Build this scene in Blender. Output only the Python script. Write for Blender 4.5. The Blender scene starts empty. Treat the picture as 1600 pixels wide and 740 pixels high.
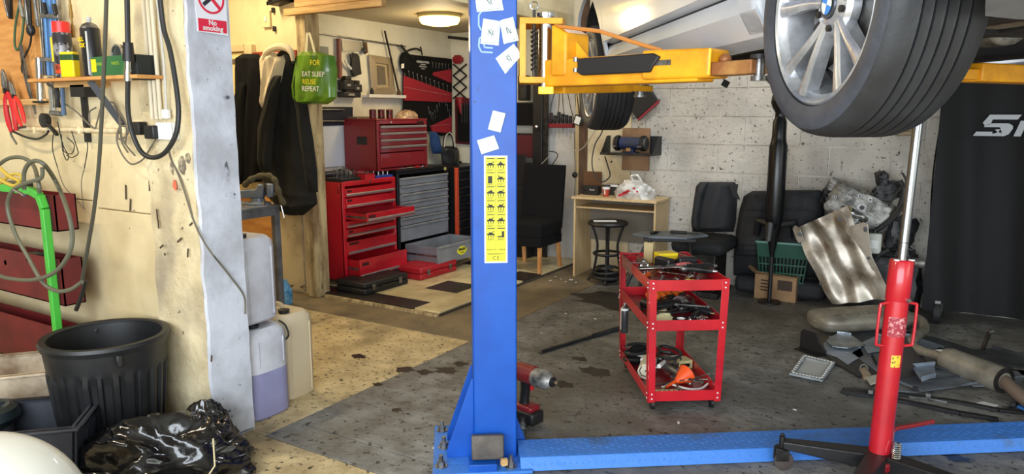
import bpy, bmesh, math, random
from math import sin, cos, pi, radians as R
from mathutils import Vector, Matrix
S = bpy.context.scene
C = S.collection
random.seed(7)
# ---------------------------------------------------------------- camera
TH = R(31.6); F = 1150.0; HZ = 175.0; EYE = 1.5
PITCH = math.atan((370 - HZ) / F)
cam_d = bpy.data.cameras.new('camera'); cam = bpy.data.objects.new('camera', cam_d); C.objects.link(cam)
cam_d.sensor_width = 36; cam_d.lens = F / 1600 * 36; cam_d.clip_start = 0.02
cam.location = (0, 0, EYE); cam.rotation_euler = (pi / 2 - PITCH, 0, TH)
S.camera = cam
# ---------------------------------------------------------------- world, lights, exposure
S.view_settings.view_transform = 'Standard'; S.view_settings.look = 'None'
S.view_settings.exposure = 0.0; S.view_settings.gamma = 1.0; S.view_settings.use_curve_mapping = False
w = bpy.data.worlds.new('sky'); S.world = w; w.use_nodes = True
bg = w.node_tree.nodes['Background']; bg.inputs[0].default_value = (0.80, 0.90, 1.0, 1); bg.inputs[1].default_value = 1.9
def area(name, loc, rot, sx, sy, power, col):
    l = bpy.data.lights.new(name, 'AREA'); l.shape = 'RECTANGLE'; l.size = sx; l.size_y = sy; l.energy = power; l.color = col
    o = bpy.data.objects.new(name, l); C.objects.link(o); o.location = loc; o.rotation_euler = rot; return o
def tube_light(name, loc, rz, power, col, ln=1.2):
    return area(name, loc, (0, 0, rz), ln, 0.06, power, col)
area('daylight_door', (0.5, -1.9, 1.8), (R(84), 0, R(4)), 6.0, 2.4, 390, (0.86, 0.93, 1.0))      # the open roller door behind the camera
tube_light('tube_lamp', (-3.9, 0.75, 2.95), 0, 40, (1.0, 0.86, 0.64))
tube_light('tube_lamp', (-4.9, 3.2, 2.9), pi/2, 45, (1.0, 0.80, 0.48), 0.9)
area('daylight_side_fill', (4.15, 2.2, 2.0), (0, R(-82), 0), 1.6, 2.4, 75, (0.80, 0.90, 1.0))  # added daylight from the right; the wall there has no window
tube_light('tube_lamp', (-1.6, 4.9, 3.2), R(36), 45, (0.95, 0.97, 1.0), 1.5)

# ---------------------------------------------------------------- frames
def b2(x, y, z=0.0):            # camera-facing ground axes -> building axes
    return Vector((x*cos(TH) - y*sin(TH), x*sin(TH) + y*cos(TH), z))
def ray(u, v):
    x = (u-800)/F; y = -(v-370)/F
    f = cos(PITCH) + y*sin(PITCH); z = -sin(PITCH) + y*cos(PITCH)
    return x, f, z
def D(u, v, d):                 # survey point at ground distance d in front of the camera
    x, f, z = ray(u, v); t = d/f
    return b2(x*t, d, EYE + z*t)
def G(u, v, z=0.0):             # survey point on a level surface
    x, f, dz = ray(u, v); t = (z-EYE)/dz
    return b2(x*t, f*t, z)
def PX(u, v, a):                # survey point on a plane X = a
    x, f, z = ray(u, v); p = b2(x, f); t = a/p.x
    return Vector((a, p.y*t, EYE+z*t))
def PY(u, v, b):
    x, f, z = ray(u, v); p = b2(x, f); t = b/p.y
    return Vector((p.x*t, b, EYE+z*t))
# ---------------------------------------------------------------- mesh builder
def frame(z, up=Vector((0, 0, 1))):
    z = Vector(z).normalized()
    if abs(z.dot(up)) > 0.99: up = Vector((0, 1, 0))
    x = up.cross(z).normalized(); y = z.cross(x)
    return Matrix((x, y, z)).transposed()
def sm(pts, n=6, closed=False):      # catmull-rom through the points
    P = [Vector(p) for p in pts]; out = []
    m = len(P)
    for i in range(m if closed else m-1):
        if closed: a, b, c, d = P[i-1], P[i], P[(i+1) % m], P[(i+2) % m]
        else: a, b, c, d = P[max(i-1, 0)], P[i], P[i+1], P[min(i+2, m-1)]
        for k in range(n):
            t = k/n
            out.append(0.5*((2*b) + (c-a)*t + (2*a-5*b+4*c-d)*t*t + (3*b-a-3*c+d)*t**3))
    if not closed: out.append(P[-1])
    return out
class MB:
    def __init__(s): s.v = []; s.f = []
    def add(s, vs, fs, M=None):
        k = len(s.v)
        for p in vs:
            p = Vector(p)
            s.v.append(M @ p if M is not None else p)
        for f in fs: s.f.append([i+k for i in f])
        return s
    def box(s, x0, x1, y0, y1, z0, z1, M=None):
        vs = [(x0,y0,z0),(x1,y0,z0),(x1,y1,z0),(x0,y1,z0),(x0,y0,z1),(x1,y0,z1),(x1,y1,z1),(x0,y1,z1)]
        return s.add(vs, [(0,3,2,1),(4,5,6,7),(0,1,5,4),(1,2,6,5),(2,3,7,6),(3,0,4,7)], M)
    def cbox(s, c, sz, M=None):
        return s.box(c[0]-sz[0]/2, c[0]+sz[0]/2, c[1]-sz[1]/2, c[1]+sz[1]/2, c[2]-sz[2]/2, c[2]+sz[2]/2, M)
    def bar(s, p0, p1, w, h, up=(0, 0, 1)):     # rectangular bar between two points
        p0 = Vector(p0); p1 = Vector(p1); m = frame(p1-p0, Vector(up)).to_4x4(); m.translation = p0
        L = (p1-p0).length
        return s.box(-w/2, w/2, -h/2, h/2, 0, L, m)
    def cyl(s, p0, p1, r0, r1=None, n=16, cap=True):
        if r1 is None: r1 = r0
        p0 = Vector(p0); p1 = Vector(p1); m = frame(p1-p0)
        vs = []
        for p, r in ((p0, r0), (p1, r1)):
            for i in range(n):
                a = 2*pi*i/n; vs.append(p + m @ Vector((r*cos(a), r*sin(a), 0)))
        fs = [(i, (i+1) % n, n+(i+1) % n, n+i) for i in range(n)]
        if cap: fs += [tuple(range(n-1, -1, -1)), tuple(range(n, 2*n))]
        return s.add(vs, fs)
    def tube(s, pts, r, n=6, closed=False, cap=True):
        P = [Vector(p) for p in pts]; m = len(P)
        rs = r if isinstance(r, (list, tuple)) else [r]*m
        T = []
        for i in range(m):
            a = P[i-1] if (i or closed) else P[0]; b = P[(i+1) % m] if (i < m-1 or closed) else P[-1]
            t = b-a; T.append(t.normalized() if t.length > 1e-9 else Vector((0, 0, 1)))
        x = frame(T[0]).col[0]; vs = []
        for i in range(m):
            x = x - T[i]*x.dot(T[i])
            if x.length < 1e-6: x = frame(T[i]).col[0].copy()
            x.normalize(); y = T[i].cross(x)
            for k in range(n):
                a = 2*pi*k/n; vs.append(P[i] + (x*cos(a)+y*sin(a))*rs[i])
        fs = []
        for i in range(m if closed else m-1):
            j = (i+1) % m
            for k in range(n): fs.append((i*n+k, i*n+(k+1) % n, j*n+(k+1) % n, j*n+k))
        if cap and not closed: fs += [tuple(range(n-1, -1, -1)), tuple(range((m-1)*n, m*n))]
        return s.add(vs, fs)
    def lathe(s, prof, n=24, M=None, close=False, a0=0, a1=2*pi, cap=True):
        full = abs(a1-a0-2*pi) < 1e-6; k = n if full else n+1; m = len(prof)
        vs = [(r*cos(a0+(a1-a0)*i/n), r*sin(a0+(a1-a0)*i/n), z) for (r, z) in prof for i in range(k)]
        fs = []
        for j in range(m if close else m-1):
            q = (j+1) % m
            for i in range(n): 
                i2 = (i+1) % k
                fs.append((j*k+i, j*k+i2, q*k+i2, q*k+i))
        if not close and full and cap:
            if prof[0][0] > 1e-6: fs.append(tuple(range(k-1, -1, -1)))
            if prof[-1][0] > 1e-6: fs.append(tuple(range((m-1)*k, m*k)))
        return s.add(vs, fs, M)
    def prism(s, poly, z0, z1, M=None):
        n = len(poly)
        vs = [(p[0], p[1], z0) for p in poly] + [(p[0], p[1], z1) for p in poly]
        fs = [tuple(range(n-1, -1, -1)), tuple(range(n, 2*n))] + [(i, (i+1) % n, n+(i+1) % n, n+i) for i in range(n)]
        return s.add(vs, fs, M)
    def slab(s, pts, off):           # polygon in space given thickness
        off = Vector(off); n = len(pts); P = [Vector(p) for p in pts]
        return s.add(P + [p+off for p in P], [tuple(range(n-1, -1, -1)), tuple(range(n, 2*n))] + [(i, (i+1) % n, n+(i+1) % n, n+i) for i in range(n)])
    def ell(s, c, r, n=12, m=8, M=None):
        c = Vector(c); vs = []; fs = []
        for j in range(m+1):
            b = pi*j/m
            for i in range(n):
                a = 2*pi*i/n; vs.append(c+Vector((r[0]*sin(b)*cos(a), r[1]*sin(b)*sin(a), r[2]*cos(b))))
        for j in range(m):
            for i in range(n): fs.append((j*n+i, (j+1)*n+i, (j+1)*n+(i+1) % n, j*n+(i+1) % n))
        return s.add(vs, fs, M)
    def grid(s, fn, nu, nv, thick=None):
        vs = [Vector(fn(i/nu, j/nv)) for j in range(nv+1) for i in range(nu+1)]
        w = nu+1; fs = [(j*w+i, j*w+i+1, (j+1)*w+i+1, (j+1)*w+i) for j in range(nv) for i in range(nu)]
        if thick is not None:
            t = Vector(thick); k = len(vs); vs = vs + [v+t for v in vs]
            fs2 = [tuple(q+k for q in reversed(f)) for f in fs]
            rim = [i for i in range(w)] + [j*w+nu for j in range(1, nv+1)] + [nv*w+i for i in range(nu-1, -1, -1)] + [j*w for j in range(nv-1, 0, -1)]
            fs3 = [(rim[i-1], rim[i-1]+k, rim[i]+k, rim[i]) for i in range(len(rim))]
            fs = fs + fs2 + fs3
        return s.add(vs, fs)
# ---------------------------------------------------------------- objects
def mesh_of(mb, name, smooth=35):
    me = bpy.data.meshes.new(name); me.from_pydata([tuple(v) for v in mb.v], [], [f for f in mb.f])
    bm = bmesh.new(); bm.from_mesh(me); bmesh.ops.remove_doubles(bm, verts=bm.verts, dist=1e-5)
    bmesh.ops.recalc_face_normals(bm, faces=bm.faces); bm.to_mesh(me); bm.free()
    if smooth:
        for p in me.polygons: p.use_smooth = True
        me.set_sharp_from_angle(angle=R(smooth))
    me.update(); return me
def obj(name, mb, m, parent=None, W=False, bev=0, sub=0, smooth=35, label=None, kind=None, loc=None):
    if W and parent is not None:
        root = parent
        while root.parent: root = root.parent
        inv = (Matrix.Translation(root.location) @ root.rotation_euler.to_matrix().to_4x4()).inverted()
        mb.v = [inv @ v for v in mb.v]
    o = bpy.data.objects.new(name, mesh_of(mb, name, smooth)); C.objects.link(o)
    if m: o.data.materials.append(m)
    if parent is not None: o.parent = parent
    if loc is not None: o.location = loc
    if bev:
        b = o.modifiers.new('bevel', 'BEVEL'); b.width = bev; b.segments = 2; b.limit_method = 'ANGLE'; b.angle_limit = R(40)
    if sub:
        b = o.modifiers.new('sub', 'SUBSURF'); b.levels = sub; b.render_levels = sub
    if label: o['label'] = label
    if kind: o['kind'] = kind
    return o
def thing(name, label, cat, loc=(0, 0, 0), rz=0.0, group=None):
    o = bpy.data.objects.new(name, None); C.objects.link(o); o.empty_display_size = 0.05
    o.location = loc; o.rotation_euler = (0, 0, rz); o['label'] = label; o['category'] = cat
    if group: o['group'] = group
    return o
def solo(name, mb, m, label, cat, group=None, **k):   # a thing that is one mesh; origin moved to its base
    n = len(mb.v); c = sum(mb.v, Vector())/n; c.z = min(v.z for v in mb.v)
    mb.v = [v-c for v in mb.v]
    o = obj(name, mb, m, loc=c, **k); o['label'] = label; o['category'] = cat
    if group: o['group'] = group
    return o
def struct(name, mb, m, **k): return obj(name, mb, m, kind='structure', **k)
def dup(o, loc=None, rz=None, label=None, group=None, parent=None):
    c = o.copy(); C.objects.link(c)
    if parent is not None: c.parent = parent
    if loc is not None: c.location = loc
    if rz is not None: c.rotation_euler = (0, 0, rz)
    if label: c['label'] = label
    if group: c['group'] = group
    for ch in [x for x in bpy.data.objects if x.parent == o]: dup(ch, parent=c)
    return c
def MT(loc, rz=0, rx=0, ry=0): return Matrix.Translation(Vector(loc)) @ Matrix.Rotation(rz, 4, 'Z') @ Matrix.Rotation(ry, 4, 'Y') @ Matrix.Rotation(rx, 4, 'X')
def text(name, s, size, M, m, parent, W=False, ext=0.0006, shear=0, spacing=1.0, align='CENTER', bold=0.0, label=None):
    cu = bpy.data.curves.new(name, 'FONT'); cu.body = s; cu.size = size; cu.extrude = ext; cu.align_x = align; cu.align_y = 'CENTER'
    cu.shear = shear; cu.space_character = spacing; cu.resolution_u = 2; cu.offset = bold
    t = bpy.data.objects.new('t', cu); C.objects.link(t); bpy.context.view_layer.update()
    me = bpy.data.meshes.new_from_object(t.evaluated_get(bpy.context.evaluated_depsgraph_get()))
    vs = [M @ v.co for v in me.vertices]; fs = [tuple(p.vertices) for p in me.polygons]
    bpy.data.objects.remove(t); bpy.data.curves.remove(cu); bpy.data.meshes.remove(me)
    mb = MB(); mb.add(vs, fs)
    return obj(name, mb, m, parent, W=W, smooth=0, label=label)
# plane frames for flat things: FX faces +X, FY faces -Y (towards the camera)
def FY(p, roll=0): return Matrix.Translation(Vector(p)) @ Matrix(((1,0,0,0),(0,0,-1,0),(0,1,0,0),(0,0,0,1))) @ Matrix.Rotation(roll, 4, 'Z')
def FX(p, roll=0): return Matrix.Translation(Vector(p)) @ Matrix(((0,0,1,0),(1,0,0,0),(0,1,0,0),(0,0,0,1))) @ Matrix.Rotation(roll, 4, 'Z')
# ---------------------------------------------------------------- materials
def srgb(c): return tuple((x/12.92 if x <= 0.04045 else ((x+0.055)/1.055)**2.4) for x in (v/255 for v in c))
def mat(name, col, rough=0.5, metal=0.0, col2=None, scale=6, lo=0.4, hi=0.65, bump=0.0, bscale=40, speck=None, sscale=30, slo=0.62, trans=0, emit=None, estr=0, coat=0, alpha=1, third=None, tscale=1.2, tlo=.5, thi=.6, rough2=None, stretch=None, spec=None):
    m = bpy.data.materials.new(name); m.use_nodes = True; nt = m.node_tree; N = nt.nodes; L = nt.links
    p = N['Principled BSDF']; c = srgb(col)
    p.inputs['Base Color'].default_value = (*c, 1); p.inputs['Roughness'].default_value = rough; p.inputs['Metallic'].default_value = metal
    if trans: p.inputs['Transmission Weight'].default_value = trans
    if coat: p.inputs['Coat Weight'].default_value = coat; p.inputs['Coat Roughness'].default_value = 0.08
    if alpha < 1: p.inputs['Alpha'].default_value = alpha
    if spec is not None: p.inputs['Specular IOR Level'].default_value = spec
    if emit: p.inputs['Emission Color'].default_value = (*srgb(emit), 1); p.inputs['Emission Strength'].default_value = estr
    if not (col2 or bump or speck or third): return m
    g = N.new('ShaderNodeNewGeometry'); pos = g.outputs['Position']
    if stretch:
        mp = N.new('ShaderNodeMapping'); mp.inputs['Scale'].default_value = stretch; L.new(pos, mp.inputs[0]); pos = mp.outputs[0]
    def noise(sc, det=4, ro=.6):
        n = N.new('ShaderNodeTexNoise'); n.inputs['Scale'].default_value = sc; n.inputs['Detail'].default_value = det; n.inputs['Roughness'].default_value = ro
        L.new(pos, n.inputs['Vector']); return n.outputs[0]
    def ramp(src, a, b):
        r = N.new('ShaderNodeMapRange'); r.inputs[1].default_value = a; r.inputs[2].default_value = b; r.clamp = True
        L.new(src, r.inputs[0]); return r.outputs[0]
    cur = None
    def mix(f, cc):
        nonlocal cur
        x = N.new('ShaderNodeMix'); x.data_type = 'RGBA'; L.new(f, x.inputs[0])
        if cur is None: x.inputs[6].default_value = (*c, 1)
        else: L.new(cur, x.inputs[6])
        x.inputs[7].default_value = (*srgb(cc), 1); cur = x.outputs[2]
    if col2:
        f = ramp(noise(scale), lo, hi); mix(f, col2)
        if rough2 is not None:
            q = N.new('ShaderNodeMapRange'); q.inputs[3].default_value = rough; q.inputs[4].default_value = rough2; L.new(f, q.inputs[0]); L.new(q.outputs[0], p.inputs['Roughness'])
    if third: mix(ramp(noise(tscale, 3), tlo, thi), third)
    if speck: mix(ramp(noise(sscale, 3, .7), slo, slo+.06), speck)
    if cur is not None: L.new(cur, p.inputs['Base Color'])
    if bump:
        b = N.new('ShaderNodeBump'); b.inputs['Strength'].default_value = bump; b.inputs['Distance'].default_value = 0.01
        L.new(noise(bscale, 5), b.inputs['Height']); L.new(b.outputs[0], p.inputs['Normal'])
    return m
black = mat('black_plastic', (26, 26, 28), .45)
rubber = mat('rubber', (24, 24, 26), .7, bump=.2, bscale=60, col2=(48, 48, 50), scale=9)
cable = mat('cable', (34, 34, 34), .5)
greycable = mat('grey_cable', (105, 98, 86), .55)
steel = mat('steel', (150, 150, 150), .38, .85, col2=(95, 92, 88), scale=14)
chrome = mat('chrome', (205, 205, 205), .16, 1)
dsteel = mat('dark_steel', (62, 60, 58), .5, .6, col2=(30, 28, 27), scale=20)
alu = mat('cast_aluminium', (160, 158, 152), .45, .5, col2=(74, 72, 68), scale=14, bump=.3, bscale=60)
redp = mat('red_paint', (200, 28, 42), .32, 0, coat=.4, col2=(170, 20, 34), scale=3)
ramm = mat('ram_chrome', (150, 152, 156), .25, 1)
redd = mat('dark_red_paint', (128, 22, 32), .38, coat=.3)
red = mat('red_plastic', (190, 34, 40), .4)
blue = mat('blue_plastic', (24, 52, 130), .4)
white = mat('white_plastic', (222, 222, 220), .5)
paper = mat('paper', (230, 232, 228), .7)
yellow = mat('yellow_plastic', (232, 200, 20), .45)
orange = mat('orange_plastic', (226, 92, 22), .5)
cream = mat('cream_paint', (228, 210, 168), .6, col2=(204, 184, 142), scale=2.2, bump=.12, bscale=25, speck=(96, 74, 52), sscale=22, slo=.70)
creamrough = mat('rough_cream_plaster', (222, 206, 168), .75, col2=(190, 172, 134), scale=3.5, bump=.7, bscale=30, speck=(84, 66, 52), sscale=19, slo=.66, third=(160, 146, 122), tscale=2.2, tlo=.52, thi=.68)
whiteboard = mat('scuffed_white_board', (208, 212, 222), .6, col2=(176, 178, 186), scale=4, bump=.25, bscale=30, speck=(40, 36, 36), sscale=22, slo=.675, third=(140, 138, 142), tscale=3, tlo=.6, thi=.78)
whitewall = mat('white_wall_paint', (222, 220, 206), .6, col2=(202, 198, 180), scale=2, bump=.08, bscale=20)
plywood = mat('plywood', (206, 150, 84), .6, col2=(178, 120, 62), scale=3, stretch=(1, 1, 6))
timber = mat('pine_timber', (214, 176, 118), .65, col2=(176, 134, 80), scale=3, stretch=(1, 6, 12), bump=.1)
dirtytimber = mat('dirty_timber', (196, 178, 134), .7, col2=(132, 108, 76), scale=3, stretch=(5, 5, 1), speck=(80, 58, 38), sscale=8)
brown = mat('brown_board', (98, 66, 38), .7, col2=(70, 46, 28), scale=4)
beech = mat('beech_veneer', (212, 186, 142), .5, col2=(196, 166, 118), scale=3, stretch=(8, 8, 1))
cloth = mat('black_cloth', (20, 20, 22), .9, bump=.3, bscale=50, spec=.2)
jackm = mat('dark_quilted_cloth', (28, 28, 26), .85, bump=.3, bscale=60, spec=.3)
bluep = mat('blue_lift_paint', (0, 80, 176), .45, coat=.05, col2=(0, 70, 162), scale=4, speck=(16, 48, 96), sscale=14, slo=.70)
bluew = mat('worn_blue_paint', (62, 124, 208), .5, col2=(70, 100, 140), scale=5, lo=.55, hi=.72, bump=.35, bscale=24, speck=(30, 36, 48), sscale=10, slo=.72)
yelp = mat('amber_lift_paint', (238, 166, 20), .45, col2=(206, 136, 16), scale=7, speck=(110, 66, 24), sscale=24, slo=.69)
# ================================================================ THE SETTING
fl_dark = mat('oily_concrete', (142, 142, 138), .62, col2=(94, 93, 88), scale=7, lo=.38, hi=.66, bump=.7, bscale=20, speck=(50, 48, 46), sscale=26, slo=.58, third=(98, 95, 88), tscale=1.0, tlo=.42, thi=.62, rough2=.42)
fl_light = mat('pale_dusty_concrete', (206, 186, 142), .75, col2=(164, 144, 104), scale=5, lo=.38, hi=.66, bump=.6, bscale=24, speck=(74, 64, 50), sscale=30, slo=.575, third=(124, 110, 84), tscale=1.6, tlo=.54, thi=.70)
fl = struct('floor', MB().box(-6.6, 4.3, -6, 7.0, -.14, -.006), fl_dark)
gap = .006
obj('slab', MB().box(-2.70, 4.3, 2.17, 2.352, -.1, 0), fl_dark, fl, bev=.003)
obj('slab', MB().box(-2.70, 4.3, 2.352+gap, 7.0, -.1, 0), fl_dark, fl, bev=.003)
obj('slab', MB().box(-6.6, -2.70-gap, 2.17, 3.86, -.1, 0), fl_light, fl, bev=.003, label='pale dusty concrete slab')
obj('slab', MB().box(-6.6, -2.70-gap, 3.86+gap, 7.0, -.1, 0), mat('brown_grey_concrete', (136, 120, 92), .6, col2=(92, 84, 68), scale=3, lo=.35, hi=.7, bump=.35, bscale=28, speck=(50, 44, 36), sscale=20, slo=.63), fl, bev=.003)
obj('slab', MB().box(-6.6, 4.3, -6, 2.17-gap, -.1, 0), fl_light, fl, bev=.003, label='pale dusty concrete slab')
# oil stains are flat marks with a shape of their own
stain = mat('oil_stain', (30, 29, 28), .35, col2=(52, 49, 44), scale=9)
random.seed(3)
mb = MB()
for (u, v, r) in [(633,577,.06),(664,581,.05),(697,578,.07),(720,568,.05),(560,556,.05),(590,600,.03),(1070,700,.05),(880,600,.06),(930,580,.09),(905,560,.05),(1010,690,.04),(1495,715,.05),(620,640,.03),(760,560,.05)]:
    c = G(u, v, .0005); n = 14
    mb.add([(c.x+r*(1+.35*sin(3*i+u))*cos(2*pi*i/n), c.y+r*.8*(1+.3*cos(2*i+v))*sin(2*pi*i/n), .0006) for i in range(n)], [tuple(range(n))])
obj('oil_stain', mb, stain, fl, kind='stuff', smooth=0)
c = G(975, 470, .0008); n = 40
mb = MB().add([(c.x+.42*(1+.15*sin(3*i*.35)+.1*sin(i*1.3))*cos(2*pi*i/n), c.y+.27*(1+.15*cos(2*i*.4))*sin(2*pi*i/n), .0009) for i in range(n)], [tuple(range(n))])
obj('oil_stain', mb, mat('dry_oil_stain', (58, 54, 50), .6, col2=(44, 40, 38), scale=7), fl, smooth=0)
struct('ceiling', MB().box(-6.6, 4.3, -2.2, 7.0, 3.4, 3.5), mat('main_ceiling', (150, 148, 140), .8))
# outer walls
struct('wall_right', MB().box(4.2, 4.3, -2.2, 7.0, 0, 3.4), whitewall)
struct('wall_left', MB().box(-6.7, -6.6, -2.2, 7.0, 0, 3.4), whitewall)
struct('wall_front', MB().box(-6.6, -2.4, -2.2, -2.1, 0, 3.4).box(3.6, 4.2, -2.2, -2.1, 0, 3.4).box(-2.4, 3.6, -2.2, -2.1, 3.05, 3.4), whitewall)
# block wall at the back: mortar bed with every block its own piece
blockm = mat('painted_block', (208, 202, 190), .8, col2=(186, 180, 170), scale=2.5, bump=.8, bscale=34, speck=(84, 78, 74), sscale=30, slo=.60, third=(160, 154, 148), tscale=1.3, tlo=.55, thi=.75)
mortar = mat('painted_mortar', (222, 216, 206), .8, col2=(190, 184, 174), scale=5, bump=.3)
bw = struct('wall_back', MB().box(-3.10, 4.2, 6.4075, 6.55, 0, 3.4), mortar)
BWd, BHt = .447, .2395
def block_mesh(k):
    random.seed(k); mb = MB(); w = BWd/2-.006; h = BHt/2-.006
    xs = [-w, -w*.5, 0, w*.5, w]; zs = [-h, 0, h]
    vs = [(x, -random.uniform(.0, .004), z) for z in zs for x in xs]
    fs = [(j*5+i, j*5+i+1, (j+1)*5+i+1, (j+1)*5+i) for j in range(2) for i in range(4)]
    rim = [0,1,2,3,4,9,14,13,12,11,10,5]; n = len(vs)
    vs2 = [(vs[i][0]*1.012, .016, vs[i][2]*1.02) for i in rim]
    fs2 = [(rim[i-1], rim[i], n+i, n+(i-1) % 12) for i in range(12)]
    mb.add(vs+vs2, fs+fs2); me = mesh_of(mb, 'block', 50); me.materials.append(blockm); return me
bms = [block_mesh(k) for k in range(6)]
def halfmesh(me, f):
    m2 = me.copy()
    for v in m2.vertices: v.co.x *= f
    return m2
n = 0
for r in range(-5, 6):
    zc = .982 + BHt*(r+.5)
    if zc-BHt/2 < -.15: continue
    x = -2.283 + (0 if r % 2 == 0 else -.224)
    k = -2
    while True:
        x0 = x + k*BWd; k += 1
        if x0 > 1.9: break
        if x0 + BWd < -3.0: continue
        xa = max(x0, -3.10); xb = x0+BWd
        if xb-xa < .05: continue
        me = random.choice(bms)
        o = bpy.data.objects.new('block', me if xb-xa > .44 else halfmesh(me, (xb-xa)/BWd)); C.objects.link(o)
        o.location = ((xa+xb)/2, 6.40, zc); o.parent = bw; n += 1
# tool room shell
TL, TB = -4.90, 6.70           # left wall plane, back wall plane
struct('wall_toolroom_left', MB().box(-5.0, TL, 4.30, 6.9, 0, 3.4), whitewall)
struct('wall_toolroom_back', MB().box(-5.0, -3.10, TB, 6.9, 0, 3.4), whitewall)
struct('ceiling_toolroom', MB().box(-4.9, -3.26, 4.2, 6.75, 2.345, 2.375), mat('toolroom_ceiling', (176, 166, 140), .7))
struct('wall_header_front', MB().box(-4.6, -3.26, 4.20, 4.30, 2.36, 3.4), cream)
struct('wall_header_side', MB().box(-3.34, -3.26, 4.30, 6.7, 2.38, 3.4), cream)
h = struct('trim_header_front', MB().box(-4.50, -3.25, 4.12, 4.20, 2.29, 2.40), timber, bev=.006)
obj('batten', MB().box(-4.60, -3.60, 4.10, 4.155, 2.235, 2.285), timber, h, bev=.004)
h = struct('trim_header_side', MB().box(-3.37, -3.25, 4.2, 6.7, 2.29, 2.395), mat('painted_header_timber', (214, 200, 160), .6, col2=(186, 168, 124), scale=4), bev=.005)
# corner upright of pale board and the dark brown upright beside the block wall
struct('trim_brown_upright', MB().box(-3.17, -3.08, 6.37, 6.44, 0, 2.6), mat('brown_upright', (92, 66, 44), .7, col2=(58, 42, 30), scale=6, stretch=(3, 3, 1)), bev=.004)
pb = struct('wall_board_white', MB().box(-3.80, -3.17, 6.60, 6.66, .0, 2.29), mat('grey_white_board', (206, 204, 200), .6, col2=(180, 176, 168), scale=3), bev=.003)
obj('batten', MB().box(-3.30, -3.22, 6.55, 6.60, 0, 2.29), cream, pb, bev=.003)
struct('wall_plaster_panel', MB().box(-3.08, -2.64, 6.375, 6.412, .0, 2.6), mat('stained_plaster', (214, 200, 166), .75, col2=(190, 172, 136), scale=4, bump=.3, speck=(60, 50, 42), sscale=13, slo=.66), bev=.004)
# coats wall: board, panels, post, door
cw = struct('wall_coats', MB().box(-6.6, -4.5, 4.22, 4.32, 0, 3.4), cream)
dirtyp = mat('grimy_cream_panel', (206, 190, 152), .7, col2=(150, 132, 104), scale=2.6, speck=(64, 50, 38), sscale=9, slo=.66, bump=.2)
obj('panel', MB().box(-4.97, -4.62, 4.20, 4.22, .02, .95), dirtyp, cw, bev=.003, label='grimy lower panel')
obj('panel', MB().box(-4.99, -4.55, 4.20, 4.22, .956, 3.3), cream, cw, bev=.003)
obj('panel', MB().box(-5.45, -4.995, 4.205, 4.22, .02, .80), plywood, cw, bev=.003, label='bare orange plywood panel')
struct('trim_post', MB().box(-4.525, -4.425, 4.15, 4.30, 0, 2.29), dirtytimber, bev=.008)
dr = struct('door_1', MB().box(-5.95, -5.17, 4.19, 4.22, .82, 1.99), mat('door_cream', (244, 222, 160), .5), bev=.003)
obj('door_frame', MB().box(-5.17, -5.08, 4.17, 4.22, .82, 2.05).box(-6.05, -5.17, 4.17, 4.22, 1.995, 2.05), cream, dr, bev=.004)
obj('vent_slot', MB().box(-5.55, -5.19, 4.184, 4.19, 1.90, 1.94), mat('dark_slot', (110, 96, 70), .6), dr)
# left partition with its panels and the rough plastered pier at its end
lw = struct('wall_partition', MB().box(-6.6, -2.86, 2.03, 2.17, 0, 3.4), cream)
obj('panel', MB().box(-3.655, -3.178, 2.008, 2.03, 0, 1.028), cream, lw, bev=.003)
obj('panel', MB().box(-3.655, -3.178, 2.010, 2.03, 1.034, 3.3), cream, lw, bev=.003)
obj('panel', MB().box(-4.30, -3.661, 2.014, 2.03, 0, 1.06), cream, lw, bev=.003)
obj('panel', MB().box(-4.30, -3.661, 2.012, 2.03, 1.066, 3.3), cream, lw, bev=.003)
def pier(s, t):
    x = -3.172 + s*.345; z = t*3.3
    return (x, 1.985 + .006*sin(9*x+5*z) + .005*sin(23*z), z)
struct('wall_pier', MB().grid(pier, 10, 60, thick=(0, .19, 0)), creamrough)
def pf(s, t):
    z = t*3.3; e = .006*sin(14*z)+.004*sin(37*z)
    return (-2.826+.002*sin(30*z), (1.985+e*.6)*(1-s)+(2.195)*s, z)
struct('trim_pier_board', MB().grid(pf, 4, 70, thick=(.022, 0, 0)), whiteboard)
# scorch and paint marks on the pier
mb = MB()
for (u, v, a, b) in [(284,258,.026,.04),(293,247,.016,.022),(268,262,.012,.03)]:
    p = PY(u, v, 1.974); mb.add([(p.x+a*(1+.12*sin(3*i))*cos(i*pi/8), p.y, p.z+b*(1+.12*cos(2*i))*sin(i*pi/8)) for i in range(16)], [tuple(range(16))])
obj('scorch_mark', mb, mat('scorch', (112, 102, 88), .8, col2=(196, 180, 146), scale=16, lo=.42, hi=.58), bpy.data.objects['wall_pier'], kind='stuff', smooth=0)
p = PY(273, 289, 1.975)
obj('paint_dab', MB().add([(p.x+.014*(1+.15*sin(5*i))*cos(i*pi/8), p.y, p.z+.024*(1+.15*cos(4*i))*sin(i*pi/8)) for i in range(16)], [tuple(range(16))]), mat('red_dab', (226, 110, 80), .7), bpy.data.objects['wall_pier'], smooth=0)
mb = MB()
for (u, v, l, a) in [(245,335,.05,0),(252,385,.03,1),(257,397,.012,0),(280,375,.04,1),(247,350,.04,0),(298,350,.025,1),(293,395,.04,.2),(330,560,.03,.2),(337,640,.03,.2),(233,290,.05,.1),(196,300,.07,.12),(203,320,.06,.2)]:
    p = PY(u, v, 1.972 if u > 240 else 2.003); mb.box(-.004, .004, 0, .003, -l/2, l/2, Matrix.Translation(p) @ Matrix.Rotation(a, 4, 'Y'))
obj('gouge', mb, mat('gouge', (70, 56, 44), .8), bpy.data.objects['wall_pier'], kind='stuff', smooth=0)
mb = MB()
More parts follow.
